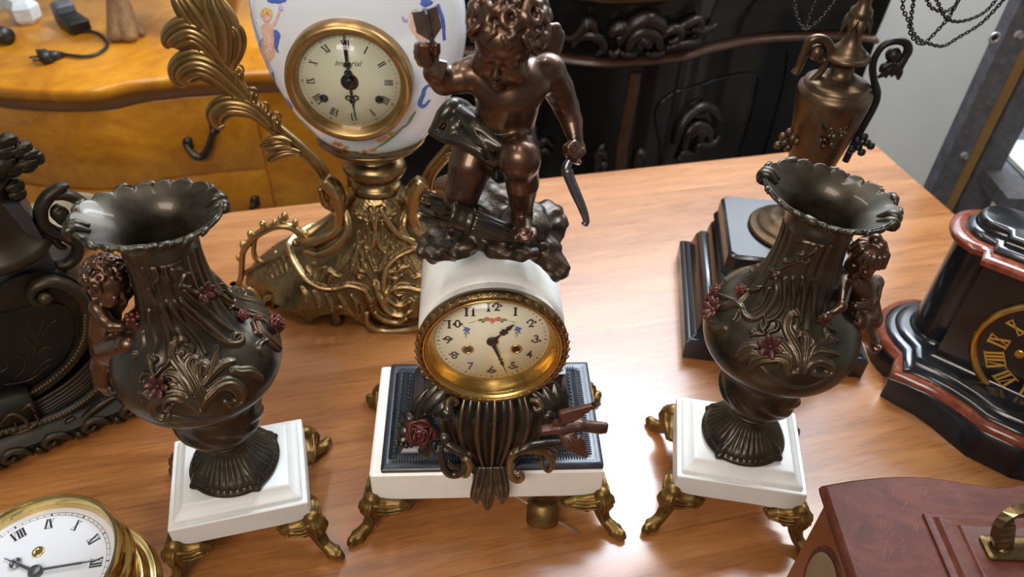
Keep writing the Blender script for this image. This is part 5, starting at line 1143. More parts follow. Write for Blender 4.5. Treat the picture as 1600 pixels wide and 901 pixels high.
def paint_blob(px, m, name='painted_figure', h=.0007):
    q = crom(px, 6, True); tri = geometry.tessellate_polygon([[Vector((x, y, 0)) for x, y in q]]); c = q.mean(0)
    rings = [q, c+(q-c)*.66, c+(q-c)*.33, c+(q-c)*.05]; V = []; k = len(q)
    for j, rg in enumerate(rings):
        for x, y in rg:
            p = trace([(x, y), (x+.2, y)], P2, N2, 1)[0]; i = np.argmin(((P2-p)**2).sum(1)); V.append(P2[i]+N2[i]*(h if j else h*.4))
    Fs = [[j*k+i, j*k+(i+1) % k, (j+1)*k+(i+1) % k, (j+1)*k+i] for j in range(3) for i in range(k)]; Fs.append([3*k+i for i in range(k)])
    return mesh(name, V, Fs, m, porc)
kz = crop(250, 0, 3.004)
paint_line(kz((410, 0), (392, 80), (385, 180), (400, 270), (425, 350), (460, 400)), [.0016, .0022, .0022, .0016], M['blue_pale'])
paint_line(kz((455, 410), (490, 385), (530, 385), (555, 420), (575, 460), (605, 495), (595, 520), (565, 515), (560, 498)), [.0014, .0026, .0030, .0032, .0034, .0026, .0014], M['blue'])
paint_line(kz((1305, 20), (1330, 100), (1338, 190)), [.0020, .0024, .0018], M['blue'])
paint_line(kz((1290, 395), (1250, 410), (1235, 450), (1222, 485), (1240, 500), (1270, 470)), [.0014, .0026, .0030, .0028, .0018], M['blue'])
paint_line(kz((500, 0), (545, 5), (590, 0)), [.0016, .003, .0016], M['blue'])
paint_line(kz((1225, 0), (1250, 15), (1275, 5)), [.003, .0045, .003], M['blue'])
paint_blob(kz((470, 130), (500, 105), (530, 130), (532, 190), (540, 240), (525, 280), (505, 300), (498, 325), (488, 280), (470, 240), (480, 180)), M['flesh'])
paint_blob(kz((475, 60), (495, 42), (520, 60), (520, 90), (500, 108), (480, 95)), M['flesh'], h=.0008)
paint_blob(kz((468, 70), (480, 40), (505, 35), (526, 55), (522, 75), (500, 60), (482, 80)), M['hair_glaze'], h=.0010)
paint_line(kz((530, 120), (548, 80), (560, 55)), [.0022, .0016, .0010], M['flesh'], 'painted_figure'); paint_blob(kz((552, 40), (562, 25), (578, 38), (565, 55)), M['lilac'])
paint_line(kz((462, 110), (450, 100), (470, 125)), [.001, .003, .001], M['porcelain'], 'painted_figure')
paint_line(kz((480, 180), (462, 215), (468, 270), (490, 320), (515, 350), (528, 362)), [.0010, .0016, .0016, .0010], M['blue_pale']); paint_line(kz((535, 140), (545, 180), (540, 220), (552, 245)), [.0018, .0034, .0030, .0012], M['blue'])
paint_line(kz((540, 140), (555, 160), (558, 185)), [.0010, .0020, .0008], M['blue'])
paint_blob(kz((1170, 120), (1195, 100), (1225, 110), (1260, 190), (1240, 230), (1210, 190)), M['flesh']); paint_blob(kz((1170, 75), (1190, 50), (1215, 65), (1212, 95), (1185, 105)), M['flesh'], h=.0008); paint_blob(kz((1180, 55), (1205, 45), (1222, 75), (1205, 105), (1195, 75)), M['hair_glaze'], h=.001)
paint_line(kz((1165, 100), (1145, 95), (1140, 80)), [.002, .0016, .001], M['lilac'], 'painted_figure')
for pts, m_ in (((800, 690), 'orange'), ((840, 680), 'orange'), ((870, 695), 'hair_glaze'), ((820, 672), 'pink'), ((1060, 650), 'pink'), ((1035, 660), 'orange'), ((1090, 630), 'hair_glaze'), ((960, 712), 'hair_glaze'), ((1000, 705), 'orange')):
    x, y = kz(pts)[0]; paint_blob([(x-6, y), (x, y-3.4), (x+6, y), (x, y+3.4)], M[m_], 'painted_flower')
for pts in (((760, 660), (800, 690), (860, 712), (930, 715)), ((1010, 700), (1060, 670), (1120, 620), (1150, 590)), ((1150, 600), (1180, 560), (1205, 520)), ((640, 580), (690, 620), (740, 650))): paint_line(kz(*pts), [.0008, .0020, .0020, .0008], M['green'], 'painted_leaf')
# dial and bezel
DCy = -.062; dc = bpx(546, 129, DCy); DCx, DCz = (BR.T @ (dc-A(BX, BY, 0)))[[0, 2]]
RB = .0695
def bring(prof, n=96):
    V, Fs = lathe(prof, n); V = np.stack([V[:, 0]+DCx, V[:, 2], DCz-V[:, 1]], 1) @ BR.T+A(BX, BY, 0); return V, gridfaces(n, len(prof), True, True).tolist()
mesh('brass_bezel', *bring([(.0690, DCy+.030), (.0700, DCy-.002), (.0690, DCy-.0075), (.0660, DCy-.0105), (.0620, DCy-.0110), (.0590, DCy-.0085), (.0570, DCy-.004), (.0555, DCy+.003), (.0550, DCy+.030)]), M['bezel_old'], bc)
dfc = bw(DCx, DCy+.003, DCz); bd = mesh('dial', *disc(dfc, BN, 0, .0565, 96, .0012), M['dial_green'], bc)
ON = dict(c=dfc, N=BN); H0 = .0014
for k_ in range(1, 13):
    a = k_/12*2*PI; mb = MB()
    for qd_ in roman(k_, .0088, .0042): mb.add(on_dial(flatpoly(qd_), .0430*math.sin(a), .0430*math.cos(a), -a, H0, **ON))
    mb.build('numeral', M['ink'], bd, False); T = text_vf(str(k_*5), .0042, .00005); mesh('minute_numeral', *on_dial(T, .0520*math.sin(a), .0520*math.cos(a), -a, H0, **ON), M['ink_soft'], bd, False)
mb = MB()
for i in range(60):
    a = i/60*2*PI
    if i % 5: mb.add(on_dial(lathe([(1e-5, 0), (.0005, 0)], 6), .0515*math.sin(a), .0515*math.cos(a), 0, H0, **ON))
mb.build('minute_mark', M['ink_soft'], bd, False)
T = text_vf('Imperial', .0088, .00005, .35); mesh('lettering', *on_dial(T, 0, .0215, 0, H0, **ON), M['ink_soft'], bd, False)
for sx in (-1, 1):
    mb = MB(); mb.add(on_dial(lathe([(.003, 0), (.0032, .0012), (.0046, .0012), (.0048, 0)], 20), sx*.031, -.0205, 0, .0012, **ON)); mb.add(on_dial(lathe([(1e-5, .0002), (.0034, .0002)], 16), sx*.031, -.0205, 0, .0012, **ON)); mb.build('winding_hole', M['ink'], bd)
mesh('centre_plate', *on_dial(lathe([(1e-5, 0), (.0098, 0), (.0098, .0006), (1e-5, .0006)], 32), 0, 0, 0, H0, **ON), M['hand'], bd, False)
hand('hour_hand', [(.003, .002), (.0014, .008), (.0012, .016), (.0014, .0195), (.0030, .0215), (.0012, .0235), (.0006, .038)], PI*.985, .0034, bc, extra=[tor(.0026, .0009, -.0042, .018), tor(.0026, .0009, .0042, .018), tor(.0024, .0009, 0, .0225)], mat=M['hand'], **ON)
hand('minute_hand', [(.003, .002), (.0014, .007), (.0012, .022), (.0016, .030), (.0018, .040), (.0004, .054)], 0.0, .0046, bc, extra=[tor(.0032, .0011, 0, .0120), tor(.0030, .0010, 0, .0215), boss], mat=M['hand'], **ON)
V, Fs = lathe([(1e-5, .006), (.03, .0045), (.0580, 0), (.0580, -.0008), (.03, .0037), (1e-5, .0052)][::-1], 64); mesh('dial_glass', *xform((V, Fs), axes(BN), bw(DCx, DCy-.0065, DCz)), M['glass'], bc)
# ---- brass cup, knop and waist
mb = MB(); mb.add(lathe([(.018, .168), (.030, .170), (.034, .176), (.030, .182), (.022, .186), (.024, .190), (.036, .196), (.041, .205), (.0385, .214), (.030, .219), (.024, .222), (.030, .228), (.046, .233), (.060, .242), (.068, .250), (.064, .251), (.03, .240)], 64, (BX, BY), 1, .85))
mb.build('brass_cup', M['antique_brass'], bc)
# ---- rocaille base: a grid that swells from the waist to a lobed skirt, with arches cut into its lower edge
nu, nv = 640, 260; th = np.arange(nu)/nu*2*PI; v = np.linspace(0, 1, nv)
HW = crom(np.array([(.030, .172), (.040, .160), (.048, .145), (.058, .125), (.078, .103), (.108, .084), (.142, .066), (.172, .046), (.188, .030), (.192, .020)]), 6); HWv = np.stack([np.interp(v, np.linspace(0, 1, len(HW)), HW[:, k]) for k in (0, 1)], 1)
HD = crom(np.array([(.028, .172), (.036, .160), (.041, .145), (.047, .125), (.056, .103), (.067, .082), (.076, .060), (.083, .040), (.087, .028), (.089, .020)]), 6); HDv = np.stack([np.interp(v, np.linspace(0, 1, len(HD)), HD[:, k]) for k in (0, 1)], 1)
cs, sn = np.cos(th), np.sin(th); wx = np.abs(cs)[:, None]**1.4
lob = 1+.05*np.cos(6*th)[:, None]*v[None]**2
G = np.stack([HWv[None, :, 0]*np.sign(cs)[:, None]*np.abs(cs)[:, None]**.8*lob, HDv[None, :, 0]*np.sign(sn)[:, None]*np.abs(sn)[:, None]**.8*lob, (HWv[:, 1][None]*wx+HDv[:, 1][None]*(1-wx))*np.ones((nu, 1))], -1)
arch = np.zeros(nu)
for c0, wd, hh in ((math.radians(-128), .26, .024), (math.radians(-104), .16, .020), (math.radians(-78), .15, .015), (math.radians(-55), .24, .022), (math.radians(90), .8, .022), (math.radians(0), .35, .012), (math.radians(180), .35, .012)):
    dth = np.angle(np.exp(1j*(th-c0))); arch = np.maximum(arch, hh*np.sqrt(np.clip(1-(dth/wd)**2, 0, 1)))
low = .0035+arch; tt = v[None]**1.0; zl = G[..., 2]
k_ = np.clip((v-.75)/.25, 0, 1)[None]; G[..., 2] = zl*(1-k_)+(low[:, None]*k_+zl*(1-k_))*k_ if False else zl-(zl[:, -1:]-low[:, None])*k_**1.5
G = G @ BR.T+A(BX, BY, 0); Nb = gnorm(G); Nb *= np.sign((Nb*(G-A(BX, BY, .05))).sum(-1).mean()); Pb, Nbf = G.reshape(-1, 3), Nb.reshape(-1, 3)
kb = crop(340, 230, 3.003); ST = []
def st(pts, wd, ht, kind='ridge'): ST.append((trace(kb(*pts), Pb, Nbf), wd, ht, kind))
st(((545, 270), (575, 330), (565, 390), (500, 430), (420, 440), (370, 440)), [.006, .0075, .0075, .006, .005], .007)
st(((600, 300), (610, 390), (560, 460), (480, 500), (410, 490)), [.005, .0065, .0065, .004], .005)
st(((330, 450), (350, 520), (400, 600), (460, 650), (540, 665), (620, 650), (690, 670), (720, 720)), [.006, .0055, .005, .005, .005, .006], .0065)
st(((770, 290), (800, 350), (850, 410), (920, 440)), [.005, .0065, .0065, .005], .006); st(((720, 290), (740, 380), (760, 460), (790, 500)), [.004, .005, .005, .003], .004)
st(((960, 470), (870, 500), (800, 560), (780, 640), (800, 710), (860, 740), (905, 720)), [.005, .0060, .0062, .006, .005, .004], .0065)
st(((740, 640), (760, 700), (800, 770), (870, 790), (900, 770)), [.005, .006, .006, .004], .0065); st(((860, 600), (830, 640), (840, 690), (870, 690)), [.003, .0042, .004, .002], .004); st(((900, 560), (860, 570), (825, 610)), [.002, .004, .002], .004, 'leaf')
for pts in (((660, 400), (655, 480), (640, 560)), ((690, 420), (700, 500), (740, 580)), ((640, 460), (600, 530), (560, 590)), ((670, 490), (690, 560), (720, 620)), ((680, 440), (640, 520), (620, 610)), ((700, 360), (710, 430), (730, 500))): st(pts, [.002, .0048, .0016], .0035, 'leaf')
for pts in (((450, 640), (460, 580), (500, 560)), ((480, 630), (510, 580), (540, 590)), ((520, 640), (540, 600), (575, 610)), ((440, 600), (420, 560), (450, 540))): st(pts, [.002, .0048, .002], .0042, 'leaf')
for i in range(6):
    t = i/5; x, y = 390+t*300, 640+t*55+20*math.sin(t*4); st(((x, y+15), (x+22, y+55), (x+30, y+95)), [.002, .0042, .0014], .0036, 'leaf')
for i in range(7): st(((190+i*22, 600-i*18), (215+i*22, 640-i*12)), [.001, .0030, .001], .0020, 'leaf')
for px_ in ((690, 470), (672, 530), (668, 580), (660, 610), (640, 310), (660, 330), (690, 340), (720, 330)): st((px_, (px_[0]+16, px_[1]+6)), [.0030, .0044, .0030], .0035)
st(((640, 290), (690, 320), (760, 300)), [.002, .004, .002], .0035, 'leaf')
mir = []
Mx = lambda p: (((p-A(BX, BY, 0)) @ BR)*A(-1, 1, 1)) @ BR.T+A(BX, BY, 0); My = lambda p: (((p-A(BX, BY, 0)) @ BR)*A(1, -1, 1)) @ BR.T+A(BX, BY, 0)
vx = [s_ for s_ in ST if (BR.T @ (s_[0].mean(0)-A(BX, BY, 0)))[0] < .01]
full = ST+[(Mx(p), w_, h_, k_2) for p, w_, h_, k_2 in vx]; full = full+[(My(p), w_, h_, k_2) for p, w_, h_, k_2 in full]
Hb = relief(Pb, full); tex = .00012*np.sin(Pb[:, 0]*900+Pb[:, 2]*500)*np.sin(Pb[:, 2]*800)
Vb = Pb+Nbf*(Hb+tex)[:, None]; att = np.clip((Hb-.0015)*350, 0, 1)
inn = Vb.reshape(nu, nv, 3)-Nb*.0045; fullg = np.concatenate([Vb.reshape(nu, nv, 3), inn[:, ::-1]], 1); at2 = np.concatenate([att.reshape(nu, nv), np.zeros((nu, nv))], 1)
base = mesh('rocaille_base', fullg.reshape(-1, 3), gridfaces(nu, 2*nv, True, False), M['antique_brass'], bc, True, at2.ravel(), recalc=False)
# ---- free scrolls: skirt ends, feet, side handles
def btube(pts, R, Yl=-.02, n=9, flat=.8):
    return tube(crom(np.array([bpx(x, y, Yl if np.isscalar(Yl) else Yl[i]) for i, (x, y) in enumerate(pts)]), 8), R, n, flat)
def mirx(VF): V = ((np.asarray(VF[0])-A(BX, BY, 0)) @ BR)*A(-1, 1, 1) @ BR.T+A(BX, BY, 0); return V, VF[1]
HND = [(kb((80, 680), (110, 610), (115, 530), (125, 480), (185, 410), (270, 370), (350, 375), (410, 430)), [.0050, .0058, .0055, .0056, .0066, .0066, .0066, .0085]), (kb((185, 400), (170, 470), (180, 520), (230, 545), (280, 515), (268, 488)), [.0036, .0045, .0048, .0046, .0040, .0046]), (kb((112, 610), (150, 575), (200, 560)), [.003, .0042, .003]), (kb((330, 450), (345, 480), (360, 540)), [.0080, .0100, .0060])]
BMP = [((120, 460), .0042), ((155, 410), .0042), ((215, 365), .0046), ((315, 325), .0044), ((270, 355), .0036), ((365, 355), .0036), ((100, 520), .0034), ((410, 410), .004), ((295, 335), .0034)]
for flip in (0, 1):
    mb = MB(); T = mirx if flip else (lambda q_: q_)
    for pts, R in HND: mb.add(T(btube(pts, R, .0)), .6)
    for px_, r_ in BMP: x, y = kb(px_)[0]; mb.add(T(ball(bpx(x, y, 0), (r_*1.25, r_*1.2, r_*1.7), 8, 6)), 1.)
    mb.build('side_scroll', M['antique_brass'], bc)
    mb = MB()
    for pts, R in ((kb((205, 745), (225, 710), (280, 695), (340, 705), (385, 740), (410, 775)), [.0046, .0056, .0056, .0060, .0040]), (kb((140, 660), (180, 690), (205, 740), (215, 760)), [.0040, .0060, .0060, .0034])): mb.add(T(btube(pts, R, -.052)), .8)
    mb.build('skirt_scroll', M['antique_brass'], bc)
mb = MB(); mb.add(btube(kb((700, 770), (705, 820), (760, 855), (850, 855), (930, 840), (980, 800)), [.0050, .0066, .0072, .0072, .0066, .0050], -.092), .8); mb.add(btube(kb((735, 770), (775, 805), (840, 820), (890, 800)), [.0036, .0048, .0046, .0036], -.093), .6); mb.add(btube(kb((540, 760), (580, 745), (630, 770), (660, 810)), [.004, .0056, .0056, .0040], -.080), .8); mb.add(btube(kb((420, 770), (470, 760), (540, 750)), [.0056, .0060, .004], -.068), .5); mb.build('skirt_scroll', M['antique_brass'], bc)
mb = MB()
for sx, sy, yb in ((-.150, -.040, 0), (.150, -.040, 0), (-.06, -.078, 0), (.06, -.078, 0), (-.15, .05, 0), (.15, .05, 0)):
    mb = MB(); c_ = bw(sx, sy, 0); mb.add(lathe([(.0075, 0), (.0095, .003), (.0085, .010), (.0065, .018), (.004, .026)], 16, c_[:2])); mb.build('foot', M['antique_brass'], bc)
# ---- branch arms with acanthus fronds on both sides of the body
ka = crop(250, 0, 3.004)
def frond(pts, w0, T, Yl, mb, n=5):
    """a lobed leaf: several fluted strands that share a stem and curl at the tip"""
    c_ = crom(np.array([bpx(x, y, Yl) for x, y in ka(*pts)]), 8); k_ = len(c_); t = np.linspace(0, 1, k_); Tt, Nn, Bb = frames(c_, BN)
    for j in range(n):
        o = (j-(n-1)/2)/(n-1)*2; wv = w0*np.sin(PI*(.12+.80*t))**.9
        path = c_+Bb*(o*wv)[:, None]+BN*(.004*(1-o*o)*np.sin(t*PI))[:, None]
        mb.add(T(tube(path, np.maximum(w0*.36*np.sin(PI*(.16+.74*t)), .0010), 7)), .15+.85*(j % 2))
def arm(T):
    mb = MB()
    main = ka((800, 880), (760, 790), (650, 680), (530, 580), (430, 480), (350, 380), (270, 270), (200, 150), (140, 40), (100, -60), (120, -150)); c_ = crom(np.array([bpx(x, y, .01) for x, y in main]), 8)
    mb.add(T(tube(c_, [.0085, .0085, .0095, .0105, .0110, .0110, .0100, .0090, .008], 10, .7)), .2)
    for o in (-.006, .006):
        Tt, Nn, Bb = frames(c_, BN); mb.add(T(tube(c_+Bb*o+BN*.0055, [.0020, .0032, .0036, .0034, .0028], 7)), .9)
    mb.build('branch_arm', M['leaf_brass'], bc)
    for pts, w_, n in ((((520, 600), (450, 530), (380, 500), (310, 500), (265, 540), (275, 580), (300, 580)), .0110, 5), (((420, 480), (340, 400), (260, 330), (180, 300), (115, 330), (100, 370), (130, 395)), .0155, 6), (((330, 370), (280, 270), (220, 190), (150, 150), (90, 170), (55, 200), (60, 220)), .0150, 6), (((260, 260), (210, 150), (150, 60), (100, -10), (60, -50)), .0130, 5), (((300, 330), (300, 220), (290, 120), (250, 20), (230, -60)), .0150, 6), (((310, 340), (350, 260), (360, 190), (345, 140), (310, 135), (318, 160)), .0085, 5), (((290, 200), (300, 120), (285, 50), (255, 60), (262, 80)), .0070, 4),
                      (((620, 680), (560, 670), (510, 680), (470, 690)), .0085, 4), (((660, 720), (600, 710), (550, 720), (515, 745), (530, 755)), .0060, 4), (((440, 500), (430, 460), (435, 430), (455, 450)), .0060, 3), (((560, 620), (540, 580), (545, 545), (565, 560)), .0060, 3), (((380, 420), (360, 380), (365, 320), (390, 340)), .0062, 3), (((480, 540), (490, 500), (475, 480)), .005, 3)):
        mb = MB(); frond(pts, w_, T, -.004, mb, n); mb.build('acanthus_leaf', M['leaf_brass'], bc)
    mb = MB(); s_ = crom(np.array([bpx(x, y, -.02) for x, y in ka((770, 840), (810, 880), (830, 930), (800, 970))]), 6); mb.add(T(tube(s_, [.010, .0125, .012, .009], 12)), .6)
    mb.add(T(tube(crom(np.array([bpx(x, y, -.025) for x, y in kb((500, 150), (530, 190), (560, 240), (580, 330), (560, 400), (500, 430), (440, 450))]), 8), [.008, .0095, .0085, .008, .008, .007, .006], 10)), .7)
    mb.add(T(tube(crom(np.array([bpx(x, y, -.025) for x, y in kb((480, 190), (500, 260), (540, 290))]), 8), [.004, .005, .004], 8)), .3); mb.build('arm_socket', M['antique_brass'], bc)
arm(lambda q_: q_); arm(mirx)
# ---------------------------------------------------------------- round brass clock lying on its back
SC = A(-.4285, .3455); ZD = .080
sh = thing('round_clock', 'round polished brass clock lying face up beside the vase with the posy', 'clock', (*SC, 0))
mb = MB(); mb.add(lathe([(.05, .0005), (.0915, .0005), (.0925, .003), (.0905, .0065), (.0870, .0085), (.0840, .0082), (.0820, .0100), (.0800, .0140), (.0770, .0160), (.0745, .0160), (.0735, .019), (.0735, .046), (.05, .046)], 128, SC)); mb.build('case_flange', M['brass'], sh, sharp=50)
mb = MB(); mb.add(lathe([(.06, .044), (.0735, .044), (.0790, .0465), (.0815, .0510), (.0810, .0560), (.0780, .0600), (.0755, .0615), (.0750, .0640), (.0755, .0690), (.0765, .0740), (.0765, .0790), (.0740, .0820), (.0712, .0815), (.0700, .0790), (.0690, .0720), (.0685, .0660), (.06, .0660)], 128, SC)); mb.build('bezel', M['brass'], sh, sharp=50)
sd = mesh('dial', *lathe([(1e-5, .0655), (.0690, .0655), (.0690, .0668), (1e-5, .0668)], 96, SC), M['dial_white'], sh, False)
UPZ = A(0, 0, 1); XD = math.atan2(*(pz(136, 868, .0668)[:2]-pz(45, 883, .0668)[:2])[::-1])    # where XII points
SD = A(*pz(45, 884, .0668)[:2], .0668); SD = A(SC[0], SC[1], .0668)
def on_flat(VF, x, y, ang=0., h=.0002, **kw):
    r = rotz(XD-PI/2); V = (np.asarray(VF[0]) @ rotz(ang).T+A(x, y, h)) @ r.T+SD; return V, VF[1]
for k_ in range(1, 13):
    a = k_/12*2*PI; mb = MB()
    for qd_ in roman(k_, .0105, .0046, .17, .04): mb.add(on_flat(flatpoly(qd_), .0515*math.sin(a), .0515*math.cos(a), -a))
    mb.build('numeral', M['ink'], sd, False)
mb = MB()
for r_ in (.0600, .0628): V, Fs = lathe([(r_, 0), (r_+.0003, 0)], 96); mb.add(on_flat((V, gridfaces(96, 2, True, False).tolist()), 0, 0))
for i in range(60):
    a = i/60*2*PI; wd = .0007 if i % 5 == 0 else .00022; mb.add(on_flat(flatpoly([(-wd, .0601), (wd, .0601), (wd, .0629), (-wd, .0629)]), 0, 0, -a))
mb.build('minute_track', M['ink'], sd, False)
hand('minute_hand', [(.0018, .002), (.0013, .010), (.0011, .030), (.0013, .0385), (.0008, .041), (.0004, .054)], 0, .0034, sh, on=on_flat, extra=[lathe([(1e-5, -.003), (.0064, -.003), (.0064, 0), (.005, .0020), (.002, .003), (1e-5, .003)], 24)], mat=M['steel_dark'])
hand('hour_hand', [(.0018, .002), (.0013, .012), (.0013, .020), (.0006, .0215), (.0006, .026), (.0004, .037)], math.radians(212), .0018, sh, on=on_flat, mat=M['steel_dark'], extra=[tor(.0040, .0014, 0, .0235)])
mb = MB(); mb.add(on_flat(lathe([(.0028, 0), (.003, .001), (.0052, .001), (.0054, 0)], 24), .022*math.sin(math.radians(262)), .022*math.cos(math.radians(262)))); mb.add(on_flat(lathe([(1e-5, .0003), (.003, .0003)], 16), .022*math.sin(math.radians(262)), .022*math.cos(math.radians(262)))); mb.build('winding_hole', M['brass'], sd)
V, Fs = lathe([(1e-5, .0765), (.0700, .0765), (.0700, .0773), (1e-5, .0773)], 64, SC); mesh('dial_glass', V, Fs, M['glass'], sh, False)
for a in (-.55, 1.5, 3.6, 5.0): mesh('screw', *lathe([(.0026, .0080), (.0026, .0092), (.0012, .0096), (1e-5, .0088)], 12, (SC[0]+.0880*math.cos(a), SC[1]+.0880*math.sin(a))), M['hand'], sh)
# ---------------------------------------------------------------- reddish wooden clock case with a carrying handle
mh = thing('wooden_case', 'reddish mahogany clock case with a brass carrying handle on its top', 'case', (.40, .27, 0))
ZM = .20; bk = [pz(x, y, ZM)[:2] for x, y in ((1287, 756), (1340, 746), (1400, 741), (1450, 742), (1540, 756), (1600, 772))]
hpl = pz(1562, 858, ZM+.015); hr = .034; xc = hpl[0]+hr; xl = bk[0][0]-.001; x1 = 2*xc-xl
bx_ = np.array([p[0] for p in bk]+[xc]); by_ = np.array([p[1] for p in bk]+[bk[-1][1]]); bx_[0] = xl
tx = np.linspace(xl, xc, 12); ty = np.interp(tx, bx_, by_); ty = np.convolve(np.r_[ty[0], ty, ty[-1]], [.25, .5, .25], 'valid'); ty[0] = by_[0]
top = [(a_, b_) for a_, b_ in zip(tx, ty)]+[(2*xc-a_, b_) for a_, b_ in zip(tx[::-1][1:], ty[::-1][1:])]
out = np.array([(xl, .165), (x1, .165)]+top[::-1])
V, Fs = polyloft(out, [(-.006, ZM-.020), (-.0065, ZM-.018), (-.001, ZM-.013), (.0008, ZM-.008), (0, ZM-.003), (-.003, ZM)]); mesh('top_moulding', V, Fs, M['mahogany'], mh, True, sharp=40)
ins = offset2(out, -.007); V, Fs = polyloft(ins, [(.004, .0005), (.004, .02), (0, .024), (0, ZM-.0195)]); body = mesh('case_body', V, Fs, M['mahogany_edge'], mh, True, sharp=40)
# round side opening with its cloth-backed frame
cside = pl(1284, 893, (xl+.007, 0, 0), (-1, 0, 0)); Ms = axes(A(-1, 0, 0)); cside[0] = xl+.0068; cside = cside+A(0, -.012, -.012)
V, Fs = lathe([(.034, -.006), (.034, .0005), (.037, .002), (.040, .0005), (.040, -.006)], 48, (0, 0), .85, 1.2); mesh('side_fret_frame', *xform((V, gridfaces(48, 5, True, False).tolist()), Ms, cside), M['mahogany'], mh)
V, Fs = lathe([(1e-5, .0014), (.0345, .0014)], 48, (0, 0), .85, 1.2); mesh('side_fret', *xform((V, Fs), Ms, cside), M['bowl'], mh)
# raised stepped panel under the handle
pc1, pc2 = pz(1440, 803, ZM)[:2], pz(1520, 901, ZM)[:2]; pw_ = 2*(xc-pc1[0]); yb = pc1[1]; V, Fs = rectloft(pw_, .13, [(0, ZM-.001), (0, ZM+.003), (.002, ZM+.0042), (.005, ZM+.0045), (.0075, ZM+.0085), (.0135, ZM+.0115), (.0150, ZM+.0125), (.0165, ZM+.0125), (.0180, ZM+.0145), (.0190, ZM+.015)], (xc, yb-.065), 0, .001); mesh('raised_panel', V, Fs, M['mahogany'], mh, True, sharp=25)
hx, hy, hz = xc, hpl[1], ZM+.015; mb = MB()
for s in (-1, 1):
    mb.add(lathe([(.0085, hz), (.0090, hz+.002), (.0065, hz+.0035), (.0045, hz+.006), (.0045, hz+.012), (1e-5, hz+.014)], 16, (hx+s*hr, hy)))
hp = [(hx-hr, hy, hz+.004), (hx-hr-.004, hy+.001, hz+.014), (hx-hr-.003, hy+.008, hz+.026), (hx-hr+.006, hy+.014, hz+.031), (hx, hy+.015, hz+.032), (hx+hr-.006, hy+.014, hz+.031), (hx+hr+.003, hy+.008, hz+.026), (hx+hr+.004, hy+.001, hz+.014), (hx+hr, hy, hz+.004)]
mb.add(tube(crom(np.array(hp), 3), [.0064, .0068, .0064, .0058, .0054, .0058, .0064, .0068, .0064], 4, .9, up=A(0, 1, .2), section=((.62, -1.0), (.62, 1.0), (-.62, 1.0), (-.62, -1.0))))
V, Fs = rectloft(2*hr+.026, .020, [(0, hz-.0005), (0, hz+.003), (.002, hz+.0045)], (hx, hy), 0, .003); mb.add((V, Fs)); mb.build('carrying_handle', M['bezel_leaf'], mh, False, label='tarnished brass carrying handle')
rs = np.random.default_rng(4); mb = MB()
for i in range(19):                                 # scratches in the varnish
    x0, y0 = pz(rs.uniform(1350, 1440), rs.uniform(780, 860), ZM)[:2] if i < 13 else pz(rs.uniform(1310, 1480), rs.uniform(760, 800), ZM)[:2]; L = rs.uniform(.004, .014); a = 2.15+rs.normal(0, .25); d = A(math.cos(a), -math.sin(a))*L; n_ = A(-d[1], d[0])/L*rs.uniform(.00008, .0002); p0 = A(x0, y0); z_ = ZM+.00012
    mb.add((np.array([[*(p0-n_), z_], [*(p0+n_), z_], [*(p0+d+n_*.2), z_], [*(p0+d-n_*.2), z_]]), [[0, 1, 2, 3]]))
mb.build('scratch_marks', M['scratch'], mh, False)
# ---------------------------------------------------------------- black marble clock with red marble bands
EU, EV = A(.8, -.6), A(.6, .8); CC = A(.570, .735); FP = CC-EV*.060
N3 = A(-.6, -.8, 0); q3 = [pl(x, y, A(*FP, 0), N3) for x, y in ((1515, 545), (1600, 473), (1600, 640))]; q2 = np.array([[p[:2] @ EU, p[2]] for p in q3])
ce3 = np.linalg.solve(2*(q2[1:]-q2[0]), (q2[1:]**2).sum(1)-(q2[0]**2).sum()); rb_ = float(np.linalg.norm(q2[0]-ce3)); dcb = A(*(FP+EU*(ce3[0]-FP @ EU)), ce3[1]); d0 = dcb[:2]
def uv(p): return np.array([(np.asarray(p)-d0) @ EU, (np.asarray(p)-d0) @ EV])
def wv(q): q = np.asarray(q, float); return d0+q[..., :1]*EU+q[..., 1:2]*EV
bk_ = thing('mantel_clock', 'black marble clock with red marble bands and gilt roman numerals', 'clock', (*d0, 0))
lc = uv(CC)
def outline(R, corner, front, back):
    """left half: front corner, lobe around the column, then mirrored"""
    a0, a1 = math.atan2(corner[1]-lc[1]-.006, corner[0]-lc[0]+.004), PI*.5; a0 = a0 % (2*PI)
    arc = [lc+R*A(math.cos(a), math.sin(a)) for a in np.linspace(a1, min(a0, PI*1.36), 16)]
    arc[0] = A(lc[0], back); arc = [A(lc[0], back)]+[p for p in arc[1:]]
    left = arc+[np.asarray(corner)]+[np.asarray(p) for p in front]; right = [A(-p[0], p[1]) for p in left[::-1]]
    pts = np.array(left+right); P2_ = wv(pts); ar = np.sum(P2_[:, 0]*np.roll(P2_[:, 1], -1)-np.roll(P2_[:, 0], -1)*P2_[:, 1])
    return P2_ if ar > 0 else P2_[::-1]
fc = uv((.4815, .6640)); tops = [(.500, .6540), (.518, .6420), (.534, .6260), (.549, .6070), (.562, .5860), (.576, .5680)]; bots = [(.495, .6500), (.514, .6340), (.529, .6150), (.541, .5940), (.554, .5730), (.571, .5560)]
fr_ = [uv(p) for p in tops]; fb_ = [uv(p) for p in bots]
keep = [i for i in range(6) if fr_[i][0] < -.008 and fb_[i][0] < -.008]; fr_ = [fr_[i] for i in keep]; fb_ = [fb_[i] for i in keep]
base = outline(.080, fc, fr_, .075+lc[1]); baseb = outline(.0805, fc, fb_, .0755+lc[1])
